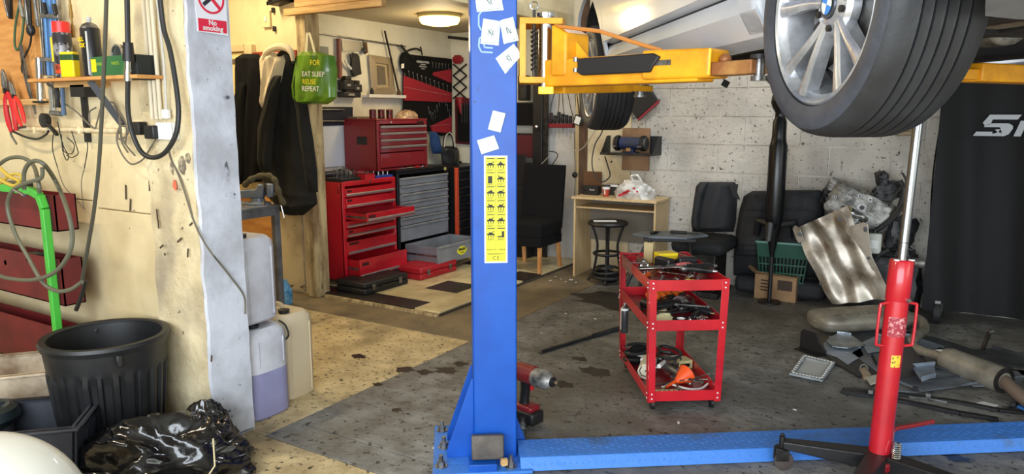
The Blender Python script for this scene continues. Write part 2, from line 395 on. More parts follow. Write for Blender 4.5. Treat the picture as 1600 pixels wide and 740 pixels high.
for (v, a, b) in [(268,.010,.045),(640,.022,.008),(650,.016,.007),(152,.016,.008)]:
    p = PX(354 if v < 300 else 362, v, -2.801); mb.add([(p.x+.001, p.y+a*(1+.12*sin(3*i))*cos(i*pi/8), p.z+b*(1+.12*cos(2*i))*sin(i*pi/8)) for i in range(16)], [tuple(range(16))])
obj('scuff_mark', mb, mat('dark_scuff', (92, 92, 98), .8, col2=(180, 182, 192), scale=22, lo=.42, hi=.56), bpy.data.objects['trim_pier_board'], kind='stuff', smooth=0)
# trunking pipes on the pier
o = MB()
for x in (-3.065, -3.035, -3.005): o.cyl((x, 1.965, 1.47), (x, 1.965, 3.3), .009, n=10)
struct('trim_conduit', o, mat('conduit_grey', (206, 194, 168), .55))
# raised tiled platform of the tool room
tile_w = mat('cream_floor_tile', (222, 206, 160), .35, col2=(196, 178, 132), scale=5, speck=(120, 104, 74), sscale=14, slo=.68)
tile_b = mat('black_floor_tile', (52, 46, 42), .4, col2=(38, 34, 32), scale=5)
pl = struct('floor_platform', MB().box(-4.9, -3.235, 4.235, 6.7, 0, .018), mat('tile_bed', (70, 60, 48), .8))
xs = [-4.9, -4.825, -4.49, -4.155, -3.82, -3.485, -3.245]; ys = [4.243, 4.452, 4.79, 5.125, 5.46, 5.795, 6.13, 6.465, 6.7]
blk = {(3, 2), (2, 0), (1, 0), (3, 0), (4, 0), (5, 1), (1, 1), (5, 4), (3, 5), (0, 0), (4,4),(2,4)}
blk = {(0,0),(1,0),(2,0),(3,0),(4,0),(4,2),(2,3),(3,5),(5,4)}
for i in range(6):
    for j in range(8):
        obj('tile', MB().box(xs[i]+.002, xs[i+1]-.002, ys[j]+.002, ys[j+1]-.002, .012, .03), tile_b if (i, j) in blk else tile_w, pl, bev=.002)
struct('trim_step_edge', MB().box(-4.40, -3.245, 4.205, 4.235, 0, .02), dirtytimber)
# ================================================================ THE CAR LIFT
LX, LY = b2(-.072, 3.005).x, b2(-.072, 3.005).y; LR = TH + R(4.8)
lift = thing('car_lift', 'blue two-post car lift with amber swing arms and a floor plate between its posts', 'car lift', (LX, LY, 0), LR)
def post_at(x0, lab=None):
    m = MB()
    # folded channel: front face, two sides, returned lips, open towards the back
    m.prism([(x0-.093, 0), (x0+.093, 0), (x0+.093, .24), (x0+.055, .24), (x0+.055, .228), (x0+.082, .228), (x0+.082, .012), (x0-.082, .012), (x0-.082, .228), (x0-.055, .228), (x0-.055, .24), (x0-.093, .24)], .012, 3.3)
    return obj('post', m, bluep, lift, bev=.006)
post_l = post_at(0); post_r = post_at(2.84)
for x0 in (0, 2.84):
    s = -1 if x0 == 0 else 1
    bp = obj('base_plate', MB().box(x0-.27 if s < 0 else x0-.13, x0+.15, -.13, .36, 0, .014), bluew, lift, bev=.003)
    for gy in (.02, .19):
        obj('gusset', MB().slab([(x0+s*.093, gy, .014), (x0+s*.21, gy, .014), (x0+s*.21, gy, .05), (x0+s*.10, gy, .37), (x0+s*.093, gy, .37)], (0, .012, 0)), bluep, lift, bev=.002)
    obj('gusset', MB().slab([(x0-s*.093, .10, .014), (x0-s*.15, .10, .014), (x0-s*.10, .10, .16), (x0-s*.093, .10, .16)], (0, .012, 0)), bluep, lift, bev=.002)
    for bx, by in ((-.235, .30), (-.225, .12), (-.235, -.06), (.06, -.085), (.15, .30)):
        X = x0+bx if s < 0 else x0-bx*.3
        b = MB().cyl((X, by, .014), (X, by, .019), .026, n=16)
        b.cyl((X, by, .018), (X, by, .04), .017, n=6).cyl((X, by, .04), (X, by, .065), .009, n=10)
        obj('anchor_bolt', b, steel, lift)
# bracket and rubber block at the foot of the near post
obj('foot_bracket', MB().box(-.118, .0, -.115, -.012, .012, .034).box(-.118, .0, -.122, -.112, .0, .045), bluep, lift, bev=.003)
rb = obj('rubber_block', MB().box(-.07, .068, -.018, .018, -.052, .052, MT((-.035, -.045, .088), 0, R(-10))), mat('dirty_rubber_block', (66, 60, 56), .6, col2=(96, 88, 80), scale=9, bump=.3), lift, bev=.006, label='grimy rubber block leaning on the foot of the post')
obj('wood_chip', MB().box(-.014, .014, -.01, .01, 0, .028, MT((.03, -.10, .03), .3, .2)), timber, lift, bev=.002)
# chequer plate over the floor between the posts
cov = MB().prism([(-.115, 0), (-.085, .05), (.085, .05), (.15, 0)], .10, 2.70, Matrix(((0,0,1,0),(1,0,0,.0),(0,1,0,.003),(0,0,0,1))))
fp = obj('floor_plate', cov, bluew, lift, bev=.003)
mb = MB(); random.seed(1)
for i in range(94):
    for j in range(5):
        x = .14+i*.0268; y = -.072+j*.034+(.017 if i % 2 else 0); a = R(45 if (i+j) % 2 else -45)
        mb.add([(-.011, 0, 0), (0, -.003, 0), (.011, 0, 0), (0, .003, 0), (0, 0, .0018)], [(0,1,4),(1,2,4),(2,3,4),(3,0,4)], MT((x, y, .0532), a))
obj('tread_pattern', mb, bluew, fp, kind='stuff', smooth=0)
mb = MB()
for i in range(92):
    x = .15+i*.0272; mb.add([(-.011, 0, 0), (0, -.003, 0), (.011, 0, 0), (0, .003, 0), (0, 0, .0016)], [(0,1,4),(1,2,4),(2,3,4),(3,0,4)], MT((x, -.101, .0262), 0, R(59)) @ Matrix.Rotation(R(45 if i % 2 else -45), 4, 'Z'))
obj('tread_pattern', mb, bluew, fp, kind='stuff', smooth=0)
# instruction decal
decalg = mat('decal_yellow', (226, 220, 40), .45)
def Lf(x, z, y=-.0005, roll=0): return Matrix.Translation((x, y, z)) @ Matrix(((1,0,0,0),(0,0,-1,0),(0,1,0,0),(0,0,0,1))) @ Matrix.Rotation(roll, 4, 'Z')
def lloc(u, v):       # point on the front face of the near post
    x, f, z = ray(u, v); ca, sa = cos(R(4.8)), sin(R(4.8)); X0, Y0 = -.072, 3.005
    # plane through (X0,Y0) with normal (-sa, ca)
    t = (-X0*sa+Y0*ca)/(-x*sa+f*ca); px, py = x*t-X0, f*t-Y0
    return px*ca+py*sa, EYE+z*t
dx0, dz1 = lloc(756, 243); dx1, dz0 = lloc(793, 410)
dec = obj('instruction_decal', MB().box(dx0, dx1, -.0012, 0, dz0, dz1), paper, lift, label='tall yellow pictogram decal with white border')
ic = mat('decal_ink', (34, 34, 30), .6)
gy = MB().box(dx0+.006, dx1-.006, -.0018, 0, dz0+.006, dz1-.006); obj('yellow_field', gy, decalg, dec)
ink = MB(); cw_ = (dx1-dx0-.012)/2; ch_ = (dz1-dz0-.10)/6
random.seed(5)
for r in range(6):
    for c in range(2):
        x0 = dx0+.006+c*cw_; z1 = dz1-.008-r*ch_
        ink.box(x0+.006, x0+cw_-.005, -.0024, 0, z1-.006, z1-.0025)               # heading bar
        cx = x0+cw_/2; cz = z1-.03
        if (r, c) == (1, 0): ink.box(cx-.011, cx+.007, -.0024, 0, cz-.017, cz+.013)
        elif (r, c) == (5, 1): ink.box(cx-.015, cx+.013, -.0024, 0, cz-.012, cz-.006).box(cx+.003, cx+.013, -.0024, 0, cz-.012, cz+.014)
        else:
            ink.box(cx-.016, cx+.016, -.0024, 0, cz-.002, cz+.004).box(cx-.009, cx+.008, -.0024, 0, cz+.003, cz+.010)      # little car
            for q in (-.010, .0, .010): ink.box(cx+q-.0016, cx+q+.0016, -.0024, 0, cz-.015+.003*random.random(), cz+.001)
            ink.ell((cx+random.uniform(-.012, .012), -.0018, cz+.012), (.003, .0007, .003), 8, 6)
        for q in range(3): ink.box(x0+.006, x0+cw_-.008-.006*(q == 2), -.0024, 0, z1-ch_+.010-q*.003, z1-ch_+.0113-q*.003)
for q in range(2): ink.box(dx0+.012, dx1-.014, -.0024, 0, dz0+.04-q*.005, dz0+.0415-q*.005)
obj('pictogram', ink, ic, dec, kind='stuff', smooth=0)
xc = (dx0+dx1)/2
text('lettering', 'MADE IN CHINA', .0105, Lf(xc, dz0+.056, -.0022), ic, dec)
text('lettering', 'CE', .024, Lf(xc, dz0+.020, -.0022), ic, dec, spacing=1.15)
ln = MB().box(xc-.0006, xc+.0006, -.0022, 0, dz0+.07, dz1-.01)
for r in range(1, 7): ln.box(dx0+.008, dx1-.008, -.0022, 0, dz1-.0075-r*ch_, dz1-.0065-r*ch_)
obj('grid_lines', ln, ic, dec, smooth=0)
# pale outlined lettering of the maker on the post, half hidden by the pads
ol = MB()
def flat(pts, wd=.0065):
    P = [Vector((a, -.0008, b)) for a, b in (lloc(*p) for p in pts)]
    for a, b in zip(P, P[1:]): ol.bar(a, b, wd, .0012, up=(0, -1, 0))
for q in ([(752, 18), (748, 24), (748, 40), (752, 47), (757, 47)], [(772, 55), (757, 55), (749, 60), (748, 72), (752, 81), (770, 82)], [(772, 62), (760, 62), (756, 66), (757, 74), (770, 75)]): flat(q)
obj('painted_lettering', ol, mat('faded_white_print', (150, 182, 220), .6), lift, smooth=0)
# ---- swing arms (built in ground axes of the camera, then parented)
def CW(x, y, z): return b2(x, y, z)
car_m = MB()       # carriage inside the post with the pivot bracket
p = [(.018, 3.02), (.16, 3.04)]
A0 = (.135, 3.12)       # pivot axis
def slabxy(m, pts, z0, z1): m.add([CW(x, y, z0) for x, y in pts]+[CW(x, y, z1) for x, y in pts], [tuple(range(len(pts)-1, -1, -1)), tuple(range(len(pts), 2*len(pts)))]+[(i, (i+1) % len(pts), len(pts)+(i+1) % len(pts), len(pts)+i) for i in range(len(pts))])
slabxy(car_m, [(.03, 3.00), (.20, 3.02), (.22, 3.10), (.20, 3.20), (.03, 3.22)], 1.845, 1.868)
slabxy(car_m, [(.03, 3.00), (.20, 3.02), (.22, 3.10), (.20, 3.20), (.03, 3.22)], 1.615, 1.638)
slabxy(car_m, [(.03, 3.00), (.055, 3.00), (.055, 3.22), (.03, 3.22)], 1.638, 1.845)
carriage = obj('carriage', car_m, yelp, lift, W=True, bev=.008)
obj('pivot_pin', MB().cyl(CW(.135, 3.045, 1.60), CW(.135, 3.045, 1.88), .028, n=24).cyl(CW(.135, 3.045, 1.875), CW(.135, 3.045, 1.888), .036, n=24), chrome, carriage, W=True)
sp = MB()
sp.tube([CW(.088+.012*cos(a*.9), 3.03+.012*sin(a*.9), 1.66+.0026*a) for a in range(0, 66)], .003, 5)
sp.cyl(CW(.088, 3.03, 1.63), CW(.088, 3.03, 1.90), .006, n=8)
obj('lock_spring', sp, dsteel, carriage, W=True)
obj('lock_ring', MB().tube([CW(.088+.016*cos(a), 3.03, 1.915+.016*sin(a)) for a in [i*pi/6 for i in range(12)]], .003, 6, closed=True), chrome, carriage, W=True)
obj('warning_dot', MB().cyl(CW(.185, 3.0, 1.80), CW(.187, 2.998, 1.80), .018, n=16), red, carriage, W=True)
# front arm
a = Vector((.19, 3.03, 0)); b_ = Vector((.80, 2.42, 0))
a0 = CW(.175, 3.06, 0); a1 = CW(.66, 2.56, 0)
def armbox(m, p0, p1, w0, w1, z0, z1, z0b=None, z1b=None):
    z0b = z0 if z0b is None else z0b; z1b = z1 if z1b is None else z1b
    d = (p1-p0); d.z = 0; n = Vector((-d.y, d.x, 0)).normalized()
    vs = []
    for p, w, za, zb in ((p0, w0, z0, z1), (p1, w1, z0b, z1b)):
        for s, z in ((-1, za), (1, za), (1, zb), (-1, zb)): q = p+n*s*w/2; vs.append((q.x, q.y, z))
    m.add(vs, [(0,1,2,3), (7,6,5,4), (0,4,5,1), (1,5,6,2), (2,6,7,3), (3,7,4,0)])
m = MB(); armbox(m, a0, a1, .13, .11, 1.600, 1.705, 1.602, 1.705)
arm1 = obj('swing_arm', m, yelp, lift, W=True, bev=.006, label='front swing arm with black toe guard')
m = MB(); d1 = (a1-a0).normalized()
armbox(m, a0+d1*.045, a0+d1*.12, .15, .14, 1.64, 1.838, 1.64, 1.80)
obj('pivot_head', m, yelp, arm1, W=True, bev=.008)
e0 = a1-d1*.22; e1 = a1+d1*.05
m = MB(); armbox(m, e0, e1, .14, .13, 1.612, 1.715, 1.612, 1.708)
obj('outer_sleeve', m, yelp, arm1, W=True, bev=.01)
m = MB(); q = e1+d1*.002; nn = Vector((-d1.y, d1.x, 0))
m.tube([q+nn*-.067+Vector((0,0,1.705)), q+nn*-.070-d1*.0+Vector((0,0,1.62))], .005, 6)
obj('weld_edge', m, mat('bright_amber_edge', (250, 196, 40), .4), arm1, W=True)
f0 = a1; f1 = CW(.775, 2.36, 0)
m = MB(); armbox(m, f0, f1, .085, .075, 1.618, 1.662)
rustarm = mat('bare_worn_arm_steel', (150, 96, 56), .5, .3, col2=(190, 140, 80), scale=8)
ext = obj('inner_arm', m, rustarm, arm1, W=True, bev=.004, label='worn brown inner arm')
pad = MB().cyl(f1+Vector((0,0,1.60)), f1+Vector((0,0,1.664)), .016, n=20).cyl(f1+Vector((0,0,1.597)), f1+Vector((0,0,1.612)), .026, n=20)
obj('pad_screw', pad, steel, arm1, W=True)
obj('lifting_pad', MB().cyl(f1+Vector((0,0,1.664)), f1+Vector((0,0,1.678)), .030, .028, n=24), black, arm1, W=True)
obj('arm_stop', MB().ell(f0+d1*.07+Vector((0,0,1.672)), (.022, .022, .02), 12, 8), rustarm, arm1, W=True)
g0 = a0+d1*.19-nn*.085; g1 = a0+d1*.53-nn*.080
up = Vector((0,0,1)); m = MB()
m.add([g0+up*1.648, g0+up*1.70, g1+up*1.702, g1+d1*.03+up*1.688, g1+up*1.655, g1-d1*.01+up*1.637, g0+d1*.02+up*1.637] + [p+nn*.03 for p in (g0+up*1.648, g0+up*1.70, g1+up*1.702, g1+d1*.03+up*1.688, g1+up*1.655, g1-d1*.01+up*1.637, g0+d1*.02+up*1.637)],
   [tuple(range(7)), tuple(range(13, 6, -1))]+[(i, 7+i, 7+(i+1) % 7, (i+1) % 7) for i in range(7)])
tg = obj('toe_guard', m, black, arm1, W=True, bev=.005, label='black rubber toe guard')
m = MB().bar(g1+up*1.668+nn*.01, g1+d1*.07+up*1.668+nn*.01, .004, .018).cyl(g1+d1*.055-nn*.002+up*1.668, g1+d1*.055+nn*.004+up*1.668, .007, n=8).cyl(g0-d1*.006+up*1.65, g0-d1*.006+up*1.665, .009, n=8).cyl(g0-d1*.006+up*1.688, g0-d1*.006+up*1.705, .009, n=8)
obj('guard_fixing', m, steel, arm1, W=True, kind='stuff')
obj('tie_rod', MB().tube([CW(.17, 3.0, 1.835), CW(.33, 2.86, 1.80), CW(.47, 2.74, 1.74), CW(.53, 2.68, 1.715)], .0075, 8), mat('ochre_rod', (196, 126, 56), .5), arm1, W=True)
obj('gusset_plate', MB().slab([CW(.21, 3.0, 1.705), CW(.21, 3.0, 1.83), CW(.30, 2.93, 1.705)], CW(.004, .006, 0)), yelp, arm1, W=True)
# rear arm
r0 = CW(.17, 3.12, 0); r1 = CW(.52, 3.52, 0); d2 = (r1-r0).normalized()
m = MB(); armbox(m, r0, r1, .12, .11, 1.575, 1.64, 1.59, 1.65)
arm2 = obj('swing_arm', m, yelp, lift, W=True, bev=.006, label='rear swing arm')
m = MB(); armbox(m, r1-d2*.02, r1+d2*.20, .10, .09, 1.597, 1.625)
obj('inner_arm', m, yelp, arm2, W=True, bev=.004)
q = r1+d2*.12-Vector((-d2.y, d2.x, 0))*.02
obj('pad_screw', MB().cyl(q+up*1.57, q+up*1.66, .02, n=16).cyl(q+up*1.57, q+up*1.583, .03, n=16), steel, arm2, W=True)
obj('lifting_pad', MB().cyl(q+up*1.655, q+up*1.72, .05, n=20), rubber, arm2, W=True)
obj('yellow_block', MB().box(-.03, .03, -.02, .02, 0, .03, MT(CW(.135, 2.99, 1.57), TH)), mat('bright_yellow_block', (250, 208, 50), .5), arm2, W=True, bev=.003)
# arm of the far post, reaching under the nose of the car
m = MB(); armbox(m, CW(2.42, 3.0, 0), CW(1.52, 2.52, 0), .12, .11, 1.60, 1.66)
arm3 = obj('swing_arm', m, yelp, lift, W=True, bev=.006, label='swing arm of the far post')
m = MB(); armbox(m, CW(1.56, 2.54, 0), CW(1.34, 2.43, 0), .09, .08, 1.605, 1.64)
obj('inner_arm', m, yelp, arm3, W=True, bev=.004)
obj('lifting_pad', MB().cyl(CW(1.38, 2.45, 1.64), CW(1.38, 2.45, 1.72), .05, n=20), rubber, arm3, W=True)

# ================================================================ THE CAR
CY = R(5.4)
cx0, cy0 = .743, 1.85
car = thing('car', 'silver-grey car raised on the lift, seen from below its left front wheel', 'car', b2(cx0, cy0), TH+CY)
Zb = 1.50
carp = mat('silver_car_paint', (214, 219, 226), .36, .15, coat=.35, col2=(200, 207, 216), scale=2)
under = mat('underbody', (30, 31, 33), .8, col2=(44, 44, 46), scale=6)
WB = 2.82
def sx(z):          # outward offset of the side skin by height above sill datum
    t = [(.20, .10), (.225, .055), (.30, .012), (.335, .020), (.365, .035), (.372, .055), (.39, -.005), (.60, -.028), (.82, -.022), (.90, .0), (.95, .03), (1.15, .13), (1.36, .25)]
    for (a, b), (c, d) in zip(t, t[1:]):
        if z <= c: return b+(d-b)*(z-a)/(c-a)
    return .25
def arch(y, z0):
    for yc in (0, WB):
        R0 = .385
        if abs(y-yc) < R0: z0 = max(z0, .31+math.sqrt(R0*R0-(y-yc)**2))
    return z0
def taper(y): return .35*max(0, -y-.35)**1.6 + .25*max(0, y-3.15)**1.6
def skin(y0, y1, levels, side=1, ny=24, inset=0):
    m = MB()
    def fn(s, t):
        y = y0+(y1-y0)*s; k = t*(len(levels)-1); i = min(int(k), len(levels)-2); z = levels[i]+(levels[i+1]-levels[i])*(k-i)
        z = max(z, arch(y, 0)); x = sx(z)+taper(y)+inset
        return (x if side > 0 else 1.79-x, y, Zb+z)
    return m.grid(fn, ny, len(levels)-1, thick=(.02*side, 0, 0))
lv = [.39, .45, .55, .65, .74, .82, .88, .92]
for side in (1, -1):
    for nm, y0, y1, ny in (('front_fender', -.62, .52, 40), ('front_door', .526, 1.50, 12), ('rear_door', 1.506, 2.40, 20), ('rear_quarter', 2.406, 3.35, 40)):
        l = [.377]+[max(q, .39) for q in lv] if 'door' in nm else [.235, .30]+lv
        obj(nm, skin(y0, y1, l, side, ny), carp, car, smooth=50)
    obj('side_sill', skin(.40, 2.43, [.20, .215, .225, .26, .30, .335, .365, .372], side, 20), carp, car, smooth=18, label='bright side sill')
    obj('door_seal', skin(.40, 2.44, [.36, .40], side, 8, .03), black, car)
    # glasshouse
    obj('side_window', skin(.62, 2.62, [.94, 1.05, 1.2, 1.30], side, 12, .004), mat('car_glass', (20, 26, 30), .05, spec=1) if side > 0 else bpy.data.materials['car_glass'], car)
m = MB()
def roof(s, t):
    y = .75+s*2.0; x = .25+t*1.29; return (x, y, Zb+1.37+.05*sin(pi*t)*1.0+.03*sin(pi*s))
obj('roof', m.grid(roof, 10, 8, thick=(0, 0, -.02)), carp, car)
m = MB()
def bonnet(s, t):
    y = -.62+s*1.0; x = .05+t*1.69; return (x+.0, y, Zb+.80+.12*s+.04*sin(pi*t))
obj('bonnet', m.grid(bonnet, 10, 8, thick=(0, 0, -.02)), carp, car)
obj('windscreen', MB().grid(lambda s, t: (.10+.13*s+t*(1.59-.26*s), .38+s*.5, Zb+.93+.42*s), 6, 6, thick=(0, .01, 0)), bpy.data.materials['car_glass'], car)
obj('boot_lid', MB().grid(lambda s, t: (.12+t*1.55, 2.75+s*.62, Zb+1.0+.02*sin(pi*t)-.03*s+max(0,(.35-s))*.9*(1 if s < .35 else 0)), 10, 6, thick=(0, 0, -.02)), carp, car)
obj('rear_panel', MB().grid(lambda s, t: (.12+t*1.55, 3.36+.05*sin(pi*t), Zb+.50+.47*s), 4, 6, thick=(0, -.02, 0)), carp, car)
# floor pan, tunnel, liners
fpn = MB().box(.12, 1.67, .42, 2.40, Zb+.235, Zb+.26).box(.30, 1.49, 2.40, 3.30, Zb+.30, Zb+.33).box(.26, 1.53, -.40, .42, Zb+.36, Zb+.40)
for x in (.35, 1.40): fpn.box(x, x+.07, -.45, 2.4, Zb+.215, Zb+.36)
fpn.box(.80, .99, .1, 2.6, Zb+.24, Zb+.30)
obj('floor_pan', fpn, under, car, bev=.004)
for yc in (0, WB):
    for side in (1, -1):
        m = MB(); n = 18
        f = lambda x: x if side > 0 else 1.79-x
        vs = []; 
        for i in range(n+1):
            a = pi*i/n; vs += [(f(.035), yc+.385*cos(a), Zb+.31+.385*sin(a)), (f(.30), yc+.385*cos(a), Zb+.31+.385*sin(a))]
        fs = [(2*i, 2*i+1, 2*i+3, 2*i+2) for i in range(n)]; m.add(vs, fs)
        m.add([vs[2*i+1] for i in range(n+1)], [tuple(range(n+1))])
        obj('arch_liner', m, under, car)
# front undertray and bumper skin seen from below
tray = mat('grey_undertray', (138, 139, 143), .5, col2=(114, 115, 119), scale=4)
def ut(s, t):
    x = .05+t*1.69; y = -.88+.28*s*2; e = 1-abs(2*t-1)**10
    y = -.88+.76*s if s < .5 else -.50+(.15)*(s-.5)*2*max(1-abs(2*t-1)**7, 0)**.5
    return (x, y, Zb+.18+.008*(1-e)+.03*(1-s))
obj('front_undertray', MB().grid(ut, 14, 20, thick=(0, 0, .012)), tray, car, label='rounded grey plastic undertray under the nose')
def bump_(s, t):
    a = t; x = .04+1.71*a; e = (2*a-1)**4
    return (x, -.92+.32*e-.03*sin(pi*s), Zb+.19+.53*s)
obj('front_bumper', MB().grid(bump_, 8, 24, thick=(0, .02, 0)), carp, car)
gr = MB()
for k in range(7): gr.box(.62+k*.08, .64+k*.08, -.955, -.935, Zb+.52, Zb+.66)
obj('grille', gr, black, car)
# engine bay seen from below: subframe, sump, hoses, arms
eb = MB().box(.45, 1.34, -.08, .06, Zb+.24, Zb+.30).box(.40, .52, -.15, .35, Zb+.22, Zb+.29).box(1.27, 1.39, -.15, .35, Zb+.22, Zb+.29)
obj('subframe', eb, dsteel, car, bev=.01)
obj('sump', MB().box(.70, 1.09, -.05, .45, Zb+.25, Zb+.36).cyl((.9, .5, Zb+.30), (.9, 1.2, Zb+.28), .09, .06, n=16), alu, car, bev=.015)
m = MB()
for side in (1, -1):
    f = (lambda x: x) if side > 0 else (lambda x: 1.79-x)
    m.bar((f(.20), 0, Zb+.22), (f(.55), .05, Zb+.25), .06, .03).bar((f(.20), .02, Zb+.20), (f(.50), .28, Zb+.25), .04, .025).tube([(f(.22), -.12, Zb+.24), (f(.9), -.14, Zb+.26)], .013, 8)
    m.cyl((f(.22), 0, Zb+.2), (f(.30), 0, Zb+.62), .03, n=12)
    m.bar((f(.20), WB, Zb+.20), (f(.60), WB-.05, Zb+.22), .08, .04)
obj('suspension_arm', m, dsteel, car, kind='stuff')
m = MB(); random.seed(9)
for k in range(12):
    y = -.35+.5*random.random(); x = .5+.8*random.random()
    m.tube(sm([(x, y, Zb+.34), (x+.15, y+.08, Zb+.27), (x+.35, y-.05, Zb+.30), (x+.5, y+.1, Zb+.36)], 4), .012, 6)
obj('hose', m, black, car, kind='stuff')
obj('sump_label', MB().box(.60, .68, -.165, -.16, Zb+.29, Zb+.33), paper, car)
# ---- wheels
tyrem = mat('tyre_rubber', (30, 31, 33), .6, col2=(42, 44, 47), scale=7, bump=.15, bscale=50)
rimm = mat('silver_alloy', (198, 200, 204), .3, .6, col2=(150, 152, 156), scale=10, coat=.4)
WX = Matrix(((0, 0, 1, 0), (0, 1, 0, 0), (-1, 0, 0, 0), (0, 0, 0, 1)))     # lathe axis z -> +x (inwards), lathe x -> -z
def wheel(yc, hub, label):
    O = Matrix.Translation((0, yc, hub)) @ WX
    # z = 0 outer face, positive inwards
    bar_ = MB().lathe([(.241, .004), (.236, .0), (.229, .004), (.226, .016), (.214, .026), (.208, .06), (.206, .12), (.226, .20), (.238, .222), (.241, .218), (.232, .196), (.212, .12), (.214, .06), (.220, .028), (.236, .016)], 56, O, close=True)
    wh = obj('wheel', bar_, rimm, car, smooth=40, label=label)
    tp = [(.238, .012), (.247, .000), (.262, -.006), (.285, -.010), (.302, -.002), (.3125, .014), (.3165, .030)]
    w_ = .21
    for k in range(1, 6):
        c = .030+(w_-.060)*k/5.6
        tp += [(.3185, c-.006), (.3195, c-.003), (.3115, c-.0025), (.3115, c+.0025), (.3195, c+.003)]
    tp += [(.3165, w_-.022), (.310, w_-.004), (.298, w_+.010), (.27, w_+.016), (.247, w_+.010), (.238, .200)]
    tyre = obj('tyre', MB().lathe(tp, 96, O, close=True), tyrem, wh, smooth=40)
    sw = MB().lathe([(.243, -.0015), (.262, -.0075), (.285, -.0115), (.300, -.0045), (.300, -.003), (.285, -.010), (.262, -.006), (.243, .0)], 80, O, close=True)
    obj('sidewall', sw, mat('sidewall_sheen_rubber', (66, 70, 78), .5, col2=(50, 53, 60), scale=8, bump=.2) if yc == 0 else bpy.data.materials['sidewall_sheen_rubber'], wh, smooth=40)  # sheen of the tyre wall put in as a lighter bluish colour
    dk = MB().lathe([(.0, .075), (.165, .075), (.165, .097), (.0, .097)], 40, O)
    obj('brake_disc', dk, steel, wh, smooth=30)
    obj('brake_back', MB().lathe([(.0, .10), (.20, .10), (.20, .108), (.0, .108)], 32, O), mat('brake_dust', (52, 50, 50), .7) if yc == 0 else bpy.data.materials['brake_dust'], wh)
    obj('brake_caliper', MB().box(-.02, .11, .06, .155, .06, .13, O @ Matrix.Rotation(R(-20), 4, 'Z')), dsteel, wh, bev=.012)
    # hub with bolts
    obj('hub', MB().lathe([(.0, .026), (.040, .026), (.046, .030), (.066, .034), (.074, .046), (.070, .07), (.0, .07)], 40, O), rimm, wh, smooth=40)
    for k in range(5):
        for s in (-1, 1):
            a = R(17.5+90+72*k) + s*R(13.5)
            # slim blade from the hub to the rim, dished
            prof = []
            ca, sa_ = cos(a), sin(a); a0 = R(17.5+90+72*k)+s*R(7)
            secs = []
            for t in (0, .25, .5, .75, .95, 1.04):
                r = .05+t*.178; aa = a0+(a-a0)*min(1, t*1.25); w0 = .013+.004*(t-.4)+.006*t**3; d = .030-.022*t
                c = Vector((r*cos(aa), r*sin(aa), 0)); nn_ = Vector((-sin(aa), cos(aa), 0))
                secs.append([c+nn_*w0+Vector((0,0,d+.004)), c+nn_*w0*.45+Vector((0,0,d-.001)), c-nn_*w0*.45+Vector((0,0,d-.001)), c-nn_*w0+Vector((0,0,d+.004)), c-nn_*w0*.7+Vector((0,0,d+.040)), c+nn_*w0*.7+Vector((0,0,d+.040))])
            vs = [p for sec in secs for p in sec]; fs = [(6*i+j, 6*i+(j+1) % 6, 6*i+6+(j+1) % 6, 6*i+6+j) for i in range(5) for j in range(6)]
            obj('spoke', MB().add(vs, fs+[(5,4,3,2,1,0), (30,31,32,33,34,35)], O), rimm, wh, smooth=50)
        a = R(17.5+90+36+72*k)
        obj('wheel_bolt', MB().cyl(O @ Vector((.056*cos(a), .056*sin(a), .040)), O @ Vector((.056*cos(a), .056*sin(a), .024)), .009, n=6), dsteel, wh)
    bd = obj('hub_badge', MB().lathe([(.0, .020), (.033, .021), (.035, .024), (.035, .03), (.0, .03)], 40, O), mat('badge_ring', (70, 76, 84), .3, .6) if yc == 0 else bpy.data.materials['badge_ring'], wh)
    q1 = MB(); q2 = MB()
    for k in range(4):
        (q1 if k % 2 else q2).add([(0, 0, .0188)]+[(.024*cos(R(20)+k*pi/2+i*pi/16), .024*sin(R(20)+k*pi/2+i*pi/16), .0188) for i in range(9)], [tuple(range(10))], O)
    obj('badge_quarters', q1, mat('badge_blue', (50, 130, 210), .3) if yc == 0 else bpy.data.materials['badge_blue'], wh, smooth=0)
    obj('badge_quarters', q2, white, wh, smooth=0)
    return wh
wheel(0, 1.757, 'near front wheel with double-spoke alloy rim')
wheel(WB, 1.707, 'far rear wheel with double-spoke alloy rim')
# ================================================================ LEFT SIDE: PIER, SHELF WALL, BIN
def hang(rows, plane, depth, folds=5, amp=.02, back=0.0, nu=26, nv=30, seed=1, P=PY, sgn=-1, hemw=0.0, hor=0):
    """soft hanging cloth: rows of (v, left, right) surveyed on a plane, given a full rounded body"""
    rnd = random.Random(seed); ph = [rnd.uniform(0, 6.3) for _ in range(6)]
    pts = [(P(l, v, plane), P(r, v, plane)) for v, l, r in rows]; n = len(pts)-1
    def at(s, t):
        k = min(t*n, n-1e-6); i = int(k); f = k-i; f = f*f*(3-2*f)*.5+f*.5
        a = pts[i][0].lerp(pts[i+1][0], f); b = pts[i][1].lerp(pts[i+1][1], f); return a.lerp(b, s)
    def surf(side):
        def fn(s, t):
            p = at(s, t); e = max(0.0, 1-(2*s-1)**2)**.5; c = min(1, t*6)**.5*(1 if hemw else min(1, (1-t)*8)**.5)
            d = depth*e*c*(1 if side > 0 else -back)
            if side > 0: d += e*amp*(sin(folds*6.28*s*(.7+.3*t)+ph[0]+2*sin(3*t+ph[1]))+.5*sin(folds*11*s+ph[2]+5*t)) + e*hor*max(0, sin(t*46+ph[3]+1.5*sin(4*s)))**.5
            q = p.copy(); 
            if P is PY: q.y += sgn*d
            else: q.x += -sgn*d
            q.z -= hemw*sin(s*9+ph[4])*.5*(t > .95)
            return q
        return fn
    m = MB(); m.grid(surf(1), nu, nv); k = len(m.v); m.grid(surf(-1), nu, nv)
    return m
